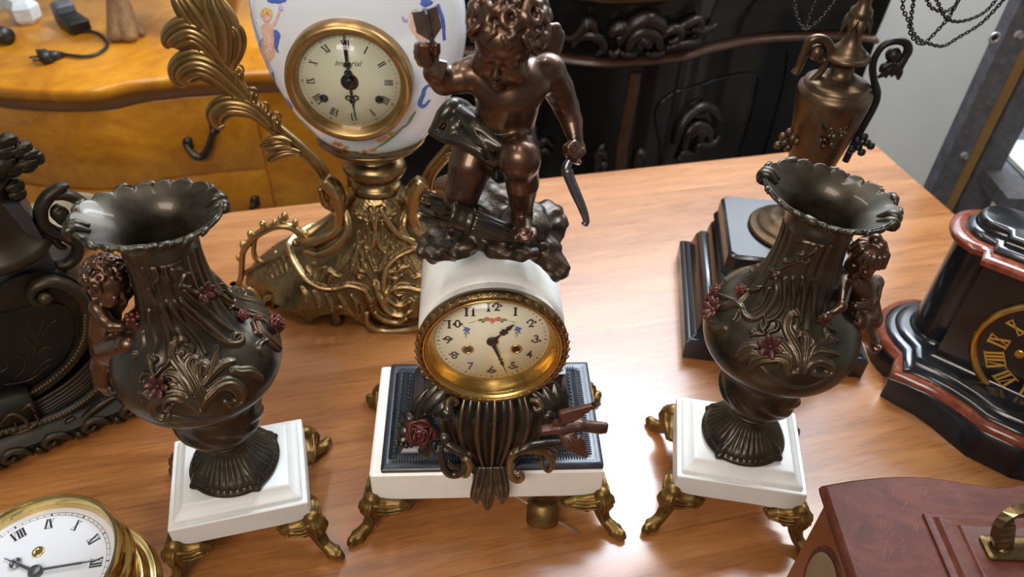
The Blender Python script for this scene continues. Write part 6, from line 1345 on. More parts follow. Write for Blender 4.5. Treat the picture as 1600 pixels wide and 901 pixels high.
V, Fs = loft([np.concatenate([p_, np.full((len(p_), 1), z_)], 1) for p_, z_ in ((baseb, .0005), (base*.25+baseb*.75, .012), (base*.75+baseb*.25, .026), (base, .033), (offset2(base, -.001), .034))]); mesh('base_plinth', V, Fs, M['black_marble'], bk_, True, sharp=30)
V, Fs = polyloft(base, [(-.0015, .0340), (-.001, .0352), (-.003, .0400), (-.006, .0425)]); mesh('red_base_band', V, Fs, M['red_marble'], bk_, True, sharp=30)
fi = [p+A(0, .014) for p in fr_]; b2 = outline(.068, fc+A(.010, .013), fi, .070+lc[1])
V, Fs = polyloft(b2, [(0, .0425), (.0005, .0440), (-.002, .0470), (-.007, .0490), (-.010, .0494), (-.011, .0508), (-.0125, .0530), (-.017, .0548), (-.019, .0555)]); mesh('base_moulding', V, Fs, M['black_marble'], bk_, True, sharp=45)
def tower(R, f, back):
    arc = [lc+R*A(math.cos(a), math.sin(a)) for a in np.linspace(PI*.5, PI*1.40, 18)]; arc[0] = A(lc[0], back+lc[1])
    left = arc+[A(lc[0]+.002-(R-.038)*.4, lc[1]-R*.93), A(lc[0]+.004-(R-.038)*.4, lc[1]-f)]; pts = np.array(left+[A(-p[0], p[1]) for p in left[::-1]]); P_ = wv(pts); ar = np.sum(P_[:, 0]*np.roll(P_[:, 1], -1)-np.roll(P_[:, 0], -1)*P_[:, 1]); return P_ if ar > 0 else P_[::-1]
V, Fs = polyloft(tower(.038, .060, .045), [(.004, .0550), (.003, .0575), (0, .060), (0, .205)]); mesh('tower', V, Fs, M['black_marble'], bk_, True, sharp=35)
V, Fs = polyloft(tower(.0500, .064, .055), [(-.004, .2045), (0, .2055), (.001, .2090), (.0005, .2125), (-.003, .2155), (-.008, .2165)]); mesh('red_top_band', V, Fs, M['red_marble'], bk_, True, sharp=40)
V, Fs = polyloft(tower(.0340, .046, .036), [(0, .2165), (.001, .2195), (-.002, .2235), (-.006, .2250), (-.0065, .2280), (-.008, .2300), (-.0075, .2330), (-.010, .2370), (-.013, .2380)]); mesh('black_top_step', V, Fs, M['black_marble'], bk_, True, sharp=45)
Mx3 = axes(N3)
mesh('gilt_bezel', *xform((lathe([(rb_-.012, -.004), (rb_*1.02, -.002), (rb_, .004), (rb_-.0035, .0075), (rb_-.0065, .0070), (rb_-.0085, .0030), (rb_-.0095, .0005)], 80)[0], gridfaces(80, 7, True, True).tolist()), Mx3, dcb), M['bezel'], bk_)
bdl = mesh('dial', *xform(lathe([(1e-5, .0008), (rb_-.0085, .0008), (rb_-.0085, .0016), (1e-5, .0016)], 64), Mx3, dcb), M['black_marble'], bk_, False); ro = rb_-.0135
KW = dict(c=dcb, N=N3)
for k_ in range(1, 13):
    a = k_/12*2*PI; mb = MB()
    for qd_ in roman(k_, ro*.30, ro*.135, .15, .07): mb.add(on_dial(flatpoly(qd_), ro*.80*math.sin(a), ro*.80*math.cos(a), -a, .0019, **KW))
    mb.build('numeral', M['gold_ink'], bdl, False)
mesh('winding_arbor', *on_dial(lathe([(.0060, 0), (.0060, .0012), (.0045, .0020), (1e-5, .0014)], 20), -ro*.42, -ro*.08, 0, .0016, **KW), M['bezel'], bdl)
hand('hour_hand', [(.003, .002), (.0018, ro*.25), (.0032, ro*.36), (.0005, ro*.55)], math.radians(75), .0035, bk_, mat=M['gold_ink'], extra=[boss], **KW); hand('minute_hand', [(.003, .002), (.0016, ro*.4), (.0022, ro*.6), (.0005, ro*.85)], math.radians(150), .0050, bk_, mat=M['gold_ink'], **KW)
# ---------------------------------------------------------------- candelabrum on a stepped black base
KC = A(.362, .818); KY = math.radians(-6)
cd = thing('candelabrum', 'bronze urn candelabrum with hanging chains on a stepped black marble base', 'candelabrum', (*KC, 0))
V, Fs = rectloft(.236, .225, [(0, .0005), (0, .028), (.003, .031), (.006, .0315), (.008, .034), (.013, .036), (.0145, .040), (.0165, .050), (.0185, .060), (.0205, .062), (.0215, .066), (.025, .069)], KC, KY, .002); mesh('marble_plinth', V, Fs, M['black_marble'], cd, True, sharp=35)
V, Fs = rectloft(.178, .175, [(0, .068), (.001, .080), (.003, .092), (.008, .099), (.013, .101), (.0135, .104), (.016, .112)], KC, KY, .010, 4); mesh('marble_step', V, Fs, M['black_marble'], cd, True, sharp=40)
def octo(w, d, c): return A([-w/2+c, -d/2], [w/2-c, -d/2], [w/2, -d/2+c], [w/2, d/2-c], [w/2-c, d/2], [-w/2+c, d/2], [-w/2, d/2-c], [-w/2, -d/2+c]).reshape(-1, 2)
V, Fs = polyloft(octo(.176, .150, .012) @ rotz(KY)[:2, :2].T+KC, [(-.010, .106), (-.010, .110), (-.002, .113), (0, .117), (-.002, .122), (-.004, .124), (-.005, .144), (-.008, .1465), (-.0090, .1475)]); mesh('marble_cap', V, Fs, M['black_marble'], cd, True, sharp=30)
mb = MB()
for i, (z0, z1, o) in enumerate(((.112, .121, .006), (.121, .130, .010), (.130, .139, .006))):
    c_ = KC+rotz(KY)[:2, :2] @ A(-.012, -.077-o*.3); V, Fs = rectloft(.044-.004*i, .016+o, [(0, z0), (.001, z0+.002), (.001, z1-.001), (.003, z1)], c_, KY, .0015); mb.add((V, Fs))
mb.build('cap_bracket', M['black_marble'], cd, True, sharp=40)
mb = MB(); mb.add(lathe([(.052, .1475), (.053, .150), (.050, .153), (.044, .154), (.042, .157), (.040, .160), (.034, .162), (.031, .166), (.026, .169), (.020, .172), (.012, .180), (.010, .190), (.016, .194), (.011, .199), (.009, .210), (.012, .222), (.022, .232), (.0275, .250), (.0330, .280), (.0380, .310), (.0408, .330), (.0420, .343), (.0415, .348), (.0375, .351), (.0360, .353), (.0365, .356), (.031, .359), (.0255, .3615), (.0185, .364), (.0135, .368), (.0120, .375), (.0128, .3805), (.0185, .3830), (.0250, .3855), (.0262, .3885), (.0240, .3910), (.0180, .3925), (.0185, .3950), (.0120, .401), (.0085, .410), (.0080, .420), (.0090, .426), (.0125, .432), (.0115, .440), (.0075, .444), (.0066, .452), (.0075, .457), (.0150, .462), (.0178, .467), (.0185, .480), (.0210, .505), (.018, .508)], 72, KC)); mb.build('urn', M['urn'], cd)
def kpx(x, y, Yo=0.): return py(x, y, KC[1]+Yo)
mb = MB(); kc = crop(1180, 0, 3.338)
for i in range(8):
    a = i/8*2*PI; d = A(math.cos(a), math.sin(a), 0); c_ = A(*KC, 0); mb.add(leaf3(c_+d*.007+A(0, 0, .440), c_+d*.0165+A(0, 0, .413+.004*(i % 2)), .0055, unit(d+A(0, 0, .5)), .003))
mb.build('leaf_collar', M['urn'], cd)
mask = py(*kc((410, 720))[0], KC[1]-.036)
mb = MB()
for dx, dz, r_ in ((0, 0, .0075), (-.006, .003, .004), (.007, .004, .004), (-.010, -.002, .003), (.010, .008, .003), (0, -.008, .005), (-.005, .008, .003), (.005, .009, .003), (-.009, -.010, .0035), (.003, .013, .0026)): mb.add(ball(mask+A(dx, 0, dz), (r_, .0045, r_), 8, 6))
for pts in (((340, 660), (370, 690), (400, 670), (450, 690), (480, 660)), ((350, 780), (340, 730), (380, 740)), ((460, 700), (500, 660), (520, 600), (490, 600))): mb.add(tube(crom(np.array([py(*p, KC[1]-.038) for p in kc(*pts)]), 6), [.0012, .0022, .0012], 6))
mb.build('mask_ornament', M['urn'], cd)
mb = MB(); mb.add(tube(crom(np.array([kpx(x, y) for x, y in kc((225, 830), (205, 720), (215, 620), (240, 510), (290, 430), (345, 370), (380, 300), (385, 240), (345, 203), (290, 212), (255, 280), (228, 350), (205, 385))]), 7), [.0050, .0050, .0046, .0050, .0042, .0040, .0050, .0054, .0054, .0052, .0048, .0042, .0050], 9))
mb.add(ball(kpx(*kc((320, 272))[0]), .0088, 12, 8)); mb.add(tube(crom(np.array([kpx(x, y) for x, y in kc((372, 300), (350, 320), (325, 300))]), 6), [.003, .004, .003], 7)); mb.build('handle', M['urn'], cd)
mb = MB(); mb.add(tube(crom(np.array([kpx(x, y) for x, y in kc((470, 840), (540, 700), (615, 560), (634, 490), (620, 420), (612, 360), (625, 300), (665, 240), (730, 213), (785, 225), (797, 262), (778, 300), (748, 345), (742, 380))]), 7), [.0042, .0044, .0046, .0050, .0040, .0042, .0038, .0038, .0042, .0046, .0050, .0050, .0062, .0040], 9))
mb.add(ball(kpx(*kc((720, 285))[0]), .0085, 12, 8))
for pts in (((740, 320), (748, 380), (745, 415)), ((735, 330), (715, 375), (712, 400)), ((725, 330), (690, 370), (680, 405)), ((720, 325), (670, 350), (650, 375)), ((735, 320), (690, 370), (640, 405))): mb.add(tube(crom(np.array([kpx(x, y) for x, y in kc(*pts)]), 6), [.0045, .0050, .0014], 7))
mb.build('handle', M['chain'], cd)
for pts, s in ((((110, 770), (150, 735), (190, 745), (215, 740)), 0), (((500, 790), (535, 760), (560, 740)), 1)):
    mb = MB(); q_ = [kpx(x, y, -.01) for x, y in kc(*pts)]; mb.add(tube(crom(np.array(q_), 5), .0034, 7))
    for i, (dx, dz) in enumerate(((0, 0), (.008, .006), (-.004, .008), (.006, -.007), (-.007, -.004), (.014, .002), (.002, .014))): mb.add(ball(q_[1]+A(dx, -.003, dz), (.0052, .004, .0048), 8, 6))
    mb.build('flower_sprig', M['urn'] if not s else M['chain'], cd)
def chain(pts, Y0, Y1=None):
    P_ = np.array([py(x, y, Y0+(0 if Y1 is None else (Y1-Y0)*i/(len(pts)-1))) for i, (x, y) in enumerate(kc(*pts))]); c_ = crom(P_, 14); s_ = np.r_[0, np.cumsum(np.linalg.norm(np.diff(c_, axis=0), axis=1))]; n = int(s_[-1]/.0037); t = np.linspace(0, s_[-1], n); q_ = np.stack([np.interp(t, s_, c_[:, k]) for k in range(3)], 1)
    T_ = np.gradient(q_, axis=0); mb = MB()
    for i in range(n):
        x = unit(T_[i]); up = unit(np.cross(x, A(.2, 1, .1))); n1 = np.cross(x, up); y = up if i % 2 else n1
        L = [q_[i]+x*.0029*math.cos(a)+y*.0017*math.sin(a) for a in np.arange(10)/10*2*PI]; mb.add(tube(np.array(L), .00075, 5, closed=True))
    mb.build('chain', M['chain'], cd)
for pts, Y0, Y1 in ((((775, -20), (770, 45), (800, 110), (815, 185), (860, 228), (885, 225)), .80, .80), (((830, -20), (815, 80), (815, 150), (850, 200), (900, 225), (980, 240), (1060, 195), (1180, 120), (1290, 5), (1320, -40)), .80, .84), (((890, -15), (920, 40), (990, 60), (1040, 30), (1075, -15)), .80, .82), (((940, -15), (985, 80), (1040, 112), (1120, 100), (1200, 60), (1265, -10), (1300, -50)), .795, .84), (((885, 225), (940, 170), (1010, 90), (1060, 0), (1075, -30)), .80, .82), (((203, -20), (215, 80), (260, 150), (330, 110), (400, 30), (435, -20)), .84, .80), (((325, -20), (290, 70), (268, 145)), .84, .84)): chain(pts, Y0, Y1)
mb = MB()                                           # the branches above the frame from which the chains hang
for pts in (((585, -60), (700, -110), (850, -90), (1000, -40), (1100, -60), (1310, -60)), ((570, -60), (430, -100), (300, -60), (190, -40))): mb.add(tube(crom(np.array([py(x, y, .81) for x, y in kc(*pts)]), 6), .006, 8))
c_ = A(*KC, 0); mb.add(lathe([(.012, .500), (.010, .54), (.014, .56), (.008, .58)], 24, KC)); mb.build('branch', M['urn'], cd)
# ---------------------------------------------------------------- dark cast clock at the edge of the picture
LP, LN = A(-.500, .545, 0), A(.565, -.825, 0); LU = A(.825, .565, 0)
dk = thing('mantel_clock', 'dark cast clock with scrolls and an urn finial beside the pale bowl', 'clock', (-.60, .60, 0))
def lx(x, y, d=0.): return pl(x, y, LP-LN*d, LN)
def lb(u, d, z): return LP+LU*u-LN*d+A(0, 0, z)
kd = crop(0, 430, 2.575); ke = crop(0, 200, 3.217)
def ltube(pts, R, d, n=9, flat=.8): return tube(crom(np.array([lx(x, y, d if np.isscalar(d) else d[i]) for i, (x, y) in enumerate(pts)]), 8), R, n, flat)
M['castdark'] = simple('dark_cast_metal', (.011, .009, .007), (.026, .020, .013), .6, .40, 50, 500, .25, .0004, .52, relief=(.06, .040, .02))
V, Fs = loft([np.array([lb(-.36, 0+i, z), lb(.085-i, 0+i, z), lb(.085-i, .11, z), lb(-.36, .11, z)]) for i, z in ((.004, .004), (0, .010), (.002, .020), (.012, .026), (.016, .032))]); mesh('cast_base', V, Fs, M['castdark'], dk, True, sharp=40)
mb = MB()
for i in range(10):
    u0 = .06-i*.042; f_ = lambda du, dz: lb(u0+du, -.003, .018+dz)
    mb.add(tube(crom(np.array([f_(.018, -.008), f_(.010, .004), f_(-.002, .008), f_(-.010, 0), f_(-.004, -.006), f_(.002, -.001)]), 5), [.002, .0042, .0046, .0040, .0034, .002], 7), .7); mb.add(ball(f_(-.017, -.006), (.005, .004, .006), 7, 5), .4)
mb.build('scroll_border', M['castdark'], dk)
# body slab following the medallion outline
ol = [lx(x, y, .030) for x, y in kd((-420, 640), (-120, 640), (40, 600), (180, 540), (290, 465), (370, 370), (400, 260), (385, 130), (330, 40), (240, -10), (140, -10), (60, 10), (-60, 60), (-420, 60))]; ol = crom(np.array(ol), 5, True); ol = [A(p[0], p[1], max(p[2], .022)) for p in ol]
V, Fs = prism(ol, LN, .075); mesh('clock_body', V, Fs, M['castdark'], dk, False)
mpan = [lx(x, y, .0285) for x, y in kd((-420, 560), (-100, 540), (100, 455), (210, 385), (280, 300), (300, 200), (270, 130), (190, 110), (100, 130), (0, 150), (-420, 130))]; mpan = crom(np.array(mpan), 6, True); V, Fs = prism(mpan, LN, .004); mesh('black_panel', V, Fs, M['ebonised'], dk, False)
mb = MB()
for pts, R in ((((130, 340), (150, 260), (180, 175)), [.0007, .0006, .0004]), (((140, 300), (110, 260), (90, 245)), [.0005, .0006, .0003]), (((150, 270), (200, 200), (225, 180)), [.0004, .0006, .0008]), (((150, 320), (180, 290), (215, 295)), [.0005, .0006, .0008]), (((60, 420), (100, 370), (90, 330), (65, 325)), [.0005, .0007, .0006, .0008]), (((130, 400), (180, 350), (210, 335)), [.0004, .0006, .0004]), (((20, 440), (120, 420), (200, 360)), [.0005, .0007, .0004]), (((0, 390), (30, 370), (20, 340)), [.0005, .0007, .0006]), (((145, 270), (120, 210), (115, 195)), [.0004, .0005, .0008]), (((165, 240), (200, 250), (205, 245)), [.0004, .0005, .0008])): mb.add(ltube(kd(*pts), R, .0280, 6, .5))
mb.build('incised_branch', M['carved_brown'], dk)
mb = MB(); mb.add(ltube(kd((-200, 590), (0, 540), (120, 480), (205, 425), (290, 345), (340, 250), (350, 150), (310, 70), (220, 25), (150, 40), (125, 80), (150, 110), (185, 105), (190, 85)), [.0065, .0070, .0070, .0070, .0070, .0072, .0078, .0085, .0090, .0080, .0066, .0060, .0050, .0045], .024), .4)
fr = crom(np.array([lx(x, y, .0185) for x, y in kd((-100, 565), (0, 535), (120, 478), (205, 423), (290, 343), (338, 250), (345, 160))]), 14)
for p in fr[::2]: mb.add(ball(p, .0030, 7, 5), 1.)
mb.add(ball(lx(*kd((182, 92))[0], .018), .0075, 10, 7), .8); mb.build('medallion_frame', M['castdark'], dk)
mb = MB()
c1 = crom(np.array([lx(x, y, .016) for x, y in kd((450, 320), (420, 350), (330, 440), (210, 520), (120, 560), (-100, 620))]), 12); T_, N_, B_ = frames(c1, LN)
for o in np.linspace(-.014, .014, 8): mb.add(tube(c1+B_*o+LN*(.004*(1-(o/.014)**2)), .0026, 7), .1)
mb.build('reeded_band', M['castdark'], dk)
mb = MB(); c2 = crom(np.array([lx(x, y, .006) for x, y in kd((465, 360), (440, 400), (360, 480), (280, 535), (180, 580), (0, 630))]), 14); mb.add(tube(c2, .0050, 8), .1)
for p in c2[::2]: mb.add(ball(p+LN*.003, (.0034, .0034, .0030), 7, 5), .9)
mb.build('beaded_edge', M['castdark'], dk)
mb = MB(); bl = [lx(x, y, .004) for x, y in kd((-150, 540), (0, 525), (115, 490), (185, 590), (60, 640), (-150, 680))]; mb.add(prism(bl, LN, .03), .0)
for pts in (((0, 600), (40, 560), (90, 570), (110, 600), (70, 610), (60, 590)), ((-60, 620), (-20, 580), (10, 600)), ((20, 630), (80, 630), (150, 590), (140, 560)), ((90, 540), (120, 520), (140, 550))): mb.add(ltube(kd(*pts), [.0012, .0032, .0012], .003), 1.)
mb.build('carved_corner_block', M['castdark'], dk)
mb = MB()
for pts, R in ((((470, 480), (400, 520), (330, 580), (290, 610), (270, 590), (300, 570)), [.004, .006, .0065, .006, .004, .003]), (((420, 500), (380, 540), (350, 590), (380, 600)), [.003, .0045, .004, .002]), (((480, 470), (560, 530), (640, 580), (690, 590), (690, 560), (660, 560)), [.009, .010, .009, .009, .007, .004]), (((300, 620), (200, 650), (100, 690), (0, 720)), [.005, .007, .007, .007]), (((470, 420), (455, 450), (480, 480), (500, 460)), [.004, .006, .006, .003])): mb.add(ltube(kd(*pts), R, .012), .6)
mb.build('foot_scroll', M['castdark'], dk)
# upper marble block, scroll handle and urn
ub = [lx(x, y, .035) for x, y in ke((-300, 790), (0, 785), (285, 705), (215, 560), (150, 440), (100, 380), (-300, 380))]; V, Fs = prism(ub, LN, .055); mesh('marble_block', V, Fs, M['ebony'], dk, False)
mb = MB()
for pts, R in ((((345, 285), (300, 300), (240, 345), (205, 410), (215, 480), (270, 520), (340, 545), (390, 580), (385, 640), (340, 680), (280, 690)), [.003, .0070, .0085, .0088, .0085, .0080, .0085, .0085, .0085, .008, .006]), (((250, 340), (330, 335), (400, 365), (435, 410), (420, 455), (370, 475), (310, 460), (280, 420), (300, 395)), [.006, .0072, .0075, .0078, .0078, .0074, .0070, .0068, .0055]), (((230, 500), (190, 490), (200, 530), (260, 550), (300, 590), (330, 600)), [.004, .006, .006, .005, .005, .003])): mb.add(ltube(ke(*pts), R, .045, 10), .15)
mb.add(ball(lx(*ke((300, 430))[0], .045), (.0095, .008, .0095), 10, 7), .3); mb.build('scroll_handle', M['castdark'], dk)
ua = lx(*ke((-10, 560))[0], .06); ut = lx(*ke((-20, 260))[0], .06); uc = (ua[0], ua[1])
mb = MB(); mb.add(lathe([(.047, ua[2]-.012), (.050, ua[2]-.006), (.046, ua[2]), (.040, ua[2]+.006), (.036, ua[2]+.02), (.032, ua[2]+.05), (.031, ut[2]-.01), (.034, ut[2]), (.038, ut[2]+.006), (.02, ut[2]+.010)], 40, uc), .35); mb.build('urn_finial', M['castdark'], dk)
mb = MB()
for (x, y), r_ in zip(ke((10, 170), (60, 195), (130, 175), (20, 110), (90, 110), (150, 130), (185, 145), (-20, 200), (40, 60), (120, 95), (70, 290), (85, 330), (0, 80), (195, 160)), (.014, .012, .012, .012, .010, .009, .007, .014, .009, .008, .010, .009, .010, .006)):
    p = lx(x, y, .045); mb.add(ball(p, (r_, r_, r_*.8), 9, 6), .1); mb.add(tube([p-A(r_, 0, -.002), p+A(0, -r_*.9, .003), p+A(r_, 0, .004)], [.002, .0035, .002], 6), .3)
mb.build('flower_bunch', M['castdark'], dk)
# ---------------------------------------------------------------- pale bowl behind it
pb_ = pz(96, 342, .045); bw_ = thing('bowl', 'pale beige round bowl behind the dark cast clock', 'bowl', (pb_[0], pb_[1], 0))
V, Fs = lathe([(.034, .0005), (.036, .003), (.033, .006), (.045, .016), (.060, .036), (.0660, .044), (.0675, .047), (.0655, .049), (.058, .046), (.040, .022), (.02, .013), (1e-5, .012)], 56, pb_[:2]); mesh('bowl_body', V, Fs, M['bowl'], bw_)
# ---------------------------------------------------------------- burl walnut chest of drawers behind the table
ZC = -.02
edge = [(-160, 128), (-60, 131), (0, 137), (50, 140), (92, 141), (154, 138), (205, 127), (256, 121), (286, 118), (395, 112), (470, 110), (520, 112)]
ce = crom(np.array([pz(x, y, ZC)[:2] for x, y in edge]), 6); yb = ce[:, 1].max()+.48
cm = thing('chest_of_drawers', 'yellow burl walnut chest of drawers with a wavy front behind the table', 'chest of drawers', (ce[:, 0].mean(), ce[:, 1].mean()+.2, -ZT))
def plan(o, x1=None):
    c_ = ce.copy(); c_[:, 1] += o; c_ = c_ if x1 is None else c_[c_[:, 0] <= x1]; return np.concatenate([c_, [[c_[-1, 0], yb], [c_[0, 0], yb]]])
V, Fs = polyloft(plan(0), [(-.012, ZC-.034), (-.010, ZC-.030), (-.004, ZC-.026), (-.001, ZC-.020), (0, ZC-.012), (-.002, ZC-.004), (-.006, ZC)]); mesh('chest_top', V, Fs, M['burl'], cm, True, sharp=50)
V, Fs = polyloft(plan(.004), [(-.016, ZC-.060), (-.008, ZC-.050), (-.006, ZC-.034)]); mesh('chest_moulding', V, Fs, M['burl_edge'], cm, True, sharp=40)
V, Fs = polyloft(plan(.022), [(-.03, -ZT+.0), (-.03, -ZT+.09), (-.010, -ZT+.10), (-.008, ZC-.055)]); mesh('carcass', V, Fs, M['burl'], cm, True, sharp=40)
drx = py(434, 285, ce[-6, 1]+.02)[0]
def on_front(x, y):
    Y = 1.45
    for _ in range(12): Y = float(np.interp(py(x, y, Y)[0], ce[:, 0], ce[:, 1]))+.018
    return py(x, y, Y)
def handle_at(px, parent):
    P_ = on_front(*px[0]); Q_ = on_front(*px[1]); mb = MB()
    for p in (P_, Q_): mb.add(ball(p+A(0, .002, 0), (.013, .009, .018), 10, 7)); mb.add(ball(p+A(-.006, .004, -.012), (.007, .005, .009), 8, 6)); mb.add(ball(p+A(.006, .004, .012), (.007, .005, .009), 8, 6)); mb.add(ball(p+A(0, -.006, 0), .006, 8, 6))
    mid = (P_+Q_)/2+A(0, -.018, -.042); q_ = crom(np.array([P_+A(0, -.008, 0), P_*.75+Q_*.25+A(0, -.018, -.030), mid, P_*.25+Q_*.75+A(0, -.018, -.030), Q_+A(0, -.008, 0)]), 8); mb.add(tube(q_, [.006, .008, .0095, .008, .006], 8)); mb.build('bail_handle', M['mount'], parent)
dl = py(300, 286, ce[:, 1].mean()+.01)[2]
for i, (z1, z0) in enumerate(((ZC-.062, dl+.004), (dl-.004, dl-.205), (dl-.213, -ZT+.115))):
    f = ce[(ce[:, 0] <= drx)]; fy = f+A(0, .020); bk2 = f[::-1]+A(0, .040); out_ = np.concatenate([fy, bk2]); V, Fs = polyloft(out_, [(-.002, z0), (0, z0+.004), (0, z1-.004), (-.002, z1)]); dr = mesh('drawer', V, Fs, M['burl'], cm, True, sharp=40)
    if i == 0:
        handle_at(((293, 226), (335, 200)), dr)
    if i == 1: handle_at(((352, 333), (398, 316)), dr)
for sx in (ce[0, 0]+.06, ce[-1, 0]-.06):
    V, Fs = rectloft(.07, .07, [(.016, -ZT), (.006, -ZT+.05), (0, -ZT+.10)], (sx, np.interp(sx, ce[:, 0], ce[:, 1])+.08), 0, .008); mesh('chest_foot', V, Fs, M['burl_edge'], cm)
# ---- things standing on it
def on(x, y, h=0.): return pz(x, y, ZC+h)
kt = crop(0, 0, 5.333)
p0 = on(196, 62); pc_ = thing('statue_foot', 'brown carved hoofed foot with an olive collar standing on the walnut chest', 'statue foot', (p0[0], p0[1], ZC))
S = SDF(p0-A(.07, .06, .01), p0+A(.07, .10, .22), .0022)
S.chain([p0+A(-.012, -.004, .020), p0+A(-.006, .010, .060), p0+A(.004, .022, .125), p0+A(.006, .026, .20)], [.021, .0215, .017, .016], .006); S.chain([p0+A(.014, -.002, .018), p0+A(.010, .012, .060), p0+A(.006, .022, .12)], [.021, .0210, .016], .004)
S.chain([p0+A(.032, .022, .010), p0+A(.026, .026, .03)], [.009, .007], .004); S.ell(p0+A(-.014, -.010, .014), (.020, .016, .014), None, .003); S.ell(p0+A(.016, -.008, .014), (.019, .016, .014), None, .002)
V, Fs = S.surf(); V[:, 2] = np.maximum(V[:, 2], ZC+.0006); mesh('hoof', V, Fs, M['clay'], pc_, recalc=False)
c_ = p0+A(.004, .024, .115); mb = MB(); mb.add(lathe([(.026, c_[2]-.012), (.034, c_[2]-.004), (.036, c_[2]+.008), (.030, c_[2]+.030), (.034, c_[2]+.055), (.03, c_[2]+.10)], 18, c_[:2])); mb.build('collar', M['moss'], pc_)
# cable with its plug
pg = on(70, 92); cb = thing('power_cable', 'black power cable with a plug lying on the walnut chest', 'cable', (pg[0], pg[1], ZC))
pts = [on(x, y, .006) for x, y in kt((520, 450), (600, 462), (700, 470), (790, 455), (870, 410), (895, 370), (870, 320), (820, 280), (760, 262), (690, 258), (600, 255))]; mesh('wire', *tube(crom(np.array(pts), 8), .0038, 8), M['cable'], cb)
a, b = on(*kt((400, 470))[0], .012), on(*kt((530, 450))[0], .008); mb = MB(); mb.add(tube([a, a*.5+b*.5, b], [.0125, .0105, .0055], 12)); d = unit(a-b); sd_ = unit(np.cross(d, A(0, 0, 1))); mb.add(prism([a+sd_*.014-d*.004+A(0, 0, .013), a-sd_*.014-d*.004+A(0, 0, .013), a-sd_*.017+d*.016+A(0, 0, .013), a+sd_*.017+d*.016+A(0, 0, .013)], A(0, 0, 1), .024))
for s_ in (-1, 1): mb.add(tube([a+d*.014+sd_*.009*s_, a+d*.034+sd_*.009*s_], .0026, 8))
mb.build('plug', M['cable'], cb)
ad_ = on(118, 45); ap_ = thing('adapter', 'dark grey power adapter lying on the walnut chest beside the pale crystal', 'adapter', (ad_[0], ad_[1], ZC))
def obox(c_, sx, sy, sz, yaw, bv=.006): return rectloft(sx, sy, [(bv, c_[2]), (0, c_[2]+bv), (0, c_[2]+sz-bv), (bv, c_[2]+sz)], c_[:2], yaw, bv, 3)
mesh('adapter_body', *obox(A(ad_[0], ad_[1], ZC+.001), .085, .050, .032, -.75), M['cable'], ap_, True, sharp=40); mesh('adapter_block', *obox(A(ad_[0]-.030, ad_[1]+.030, ZC+.001), .042, .045, .052, -.75), M['steel'], ap_, True, sharp=40)
gb = on(44, 34); gs = thing('crystal_block', 'pale faceted crystal block standing on the walnut chest', 'crystal', (gb[0], gb[1], ZC)); rg = []
for z, r_ in ((.001, .026), (.012, .034), (.040, .036), (.056, .024)): rg.append(np.array([[gb[0]+r_*math.cos(a+.4), gb[1]+r_*math.sin(a+.4), ZC+z] for a in np.arange(6)/6*2*PI]))
mesh('crystal', *loft(rg), M['glassblock'], gs, False)
fb = on(10, 70); fg = thing('bronze_figure', 'dark bronze figure with a rolled cloth end beside the pale crystal', 'statue', (fb[0], fb[1], ZC))
mesh('roll', *tube([A(fb[0]-.10, fb[1]+.04, ZC+.020), A(fb[0]-.01, fb[1]+.008, ZC+.020)], [.018, .0195], 16), M['clay'], fg); mesh('roll_end', *tube([A(fb[0]-.012, fb[1]+.009, ZC+.020), A(fb[0]+.012, fb[1], ZC+.020)], [.0196, .0185], 16), M['cable'], fg)
fb = fb-A(.04, 0, 0)
V, Fs = SDF(A(fb[0]-.24, fb[1]+.02, ZC), A(fb[0]+.14, fb[1]+.30, ZC+.22), .003).chain([A(fb[0]-.15, fb[1]+.09, ZC+.05), A(fb[0]-.08, fb[1]+.13, ZC+.06), A(fb[0]-.07, fb[1]+.19, ZC+.09), A(fb[0]-.05, fb[1]+.22, ZC+.13)], [.045, .042, .034, .026], .004).chain([A(fb[0]-.12, fb[1]+.08, ZC+.05), A(fb[0]-.07, fb[1]+.05, ZC+.04)], [.03, .024], .01).surf()
V[:, 2] = np.maximum(V[:, 2], ZC+.001); mesh('dark_figure', V, Fs, M['castdark'], fg, recalc=False)
tb = on(300, 58); tw_ = thing('tapered_stand', 'tan wooden tapered stand on the walnut chest behind the brass leaves', 'stand', (tb[0]+.06, tb[1]+.06, ZC))
V, Fs = rectloft(.16, .12, [(.045, ZC+.0005), (.044, ZC+.01), (.008, ZC+.10), (0, ZC+.16), (0, ZC+.22)], (tb[0]+.045, tb[1]+.07), .1, .004); mesh('stand_body', V, Fs, M['tan_wood'], tw_, True, sharp=40)
# ---------------------------------------------------------------- black lacquered cabinet with carved ornament
ZB = .05
eb = crom(np.array([pz(x, y, ZB)[:2] for x, y in ((600, 80), (700, 84), (840, 92), (900, 100), (960, 103), (1060, 95), (1110, 81), (1180, 67), (1260, 62), (1330, 62), (1372, 66))]), 8); ybk = 2.30
cbt = thing('cabinet', 'black lacquered cabinet with carved brown ornament beside the white wall', 'cabinet', (eb[:, 0].mean(), eb[:, 1].mean()+.2, -ZT))
def planb(o): c_ = eb+A(0, o); return np.concatenate([c_, [[eb[-1, 0]+.02, ybk], [eb[0, 0], ybk]]])
V, Fs = polyloft(planb(.012), [(0, -ZT), (0, -ZT+.08), (-.006, -ZT+.09), (.0, -ZT+.4), (0, ZB-.008)]); mesh('cabinet_body', V, Fs, M['paint_black'], cbt, True, sharp=40)
V, Fs = polyloft(planb(.004), [(-.006, ZB-.009), (0, ZB-.006), (.004, ZB), (0, ZB+.006), (-.006, ZB+.009)]); mesh('waist_moulding', V, Fs, M['carved_brown'], cbt, True, sharp=60)
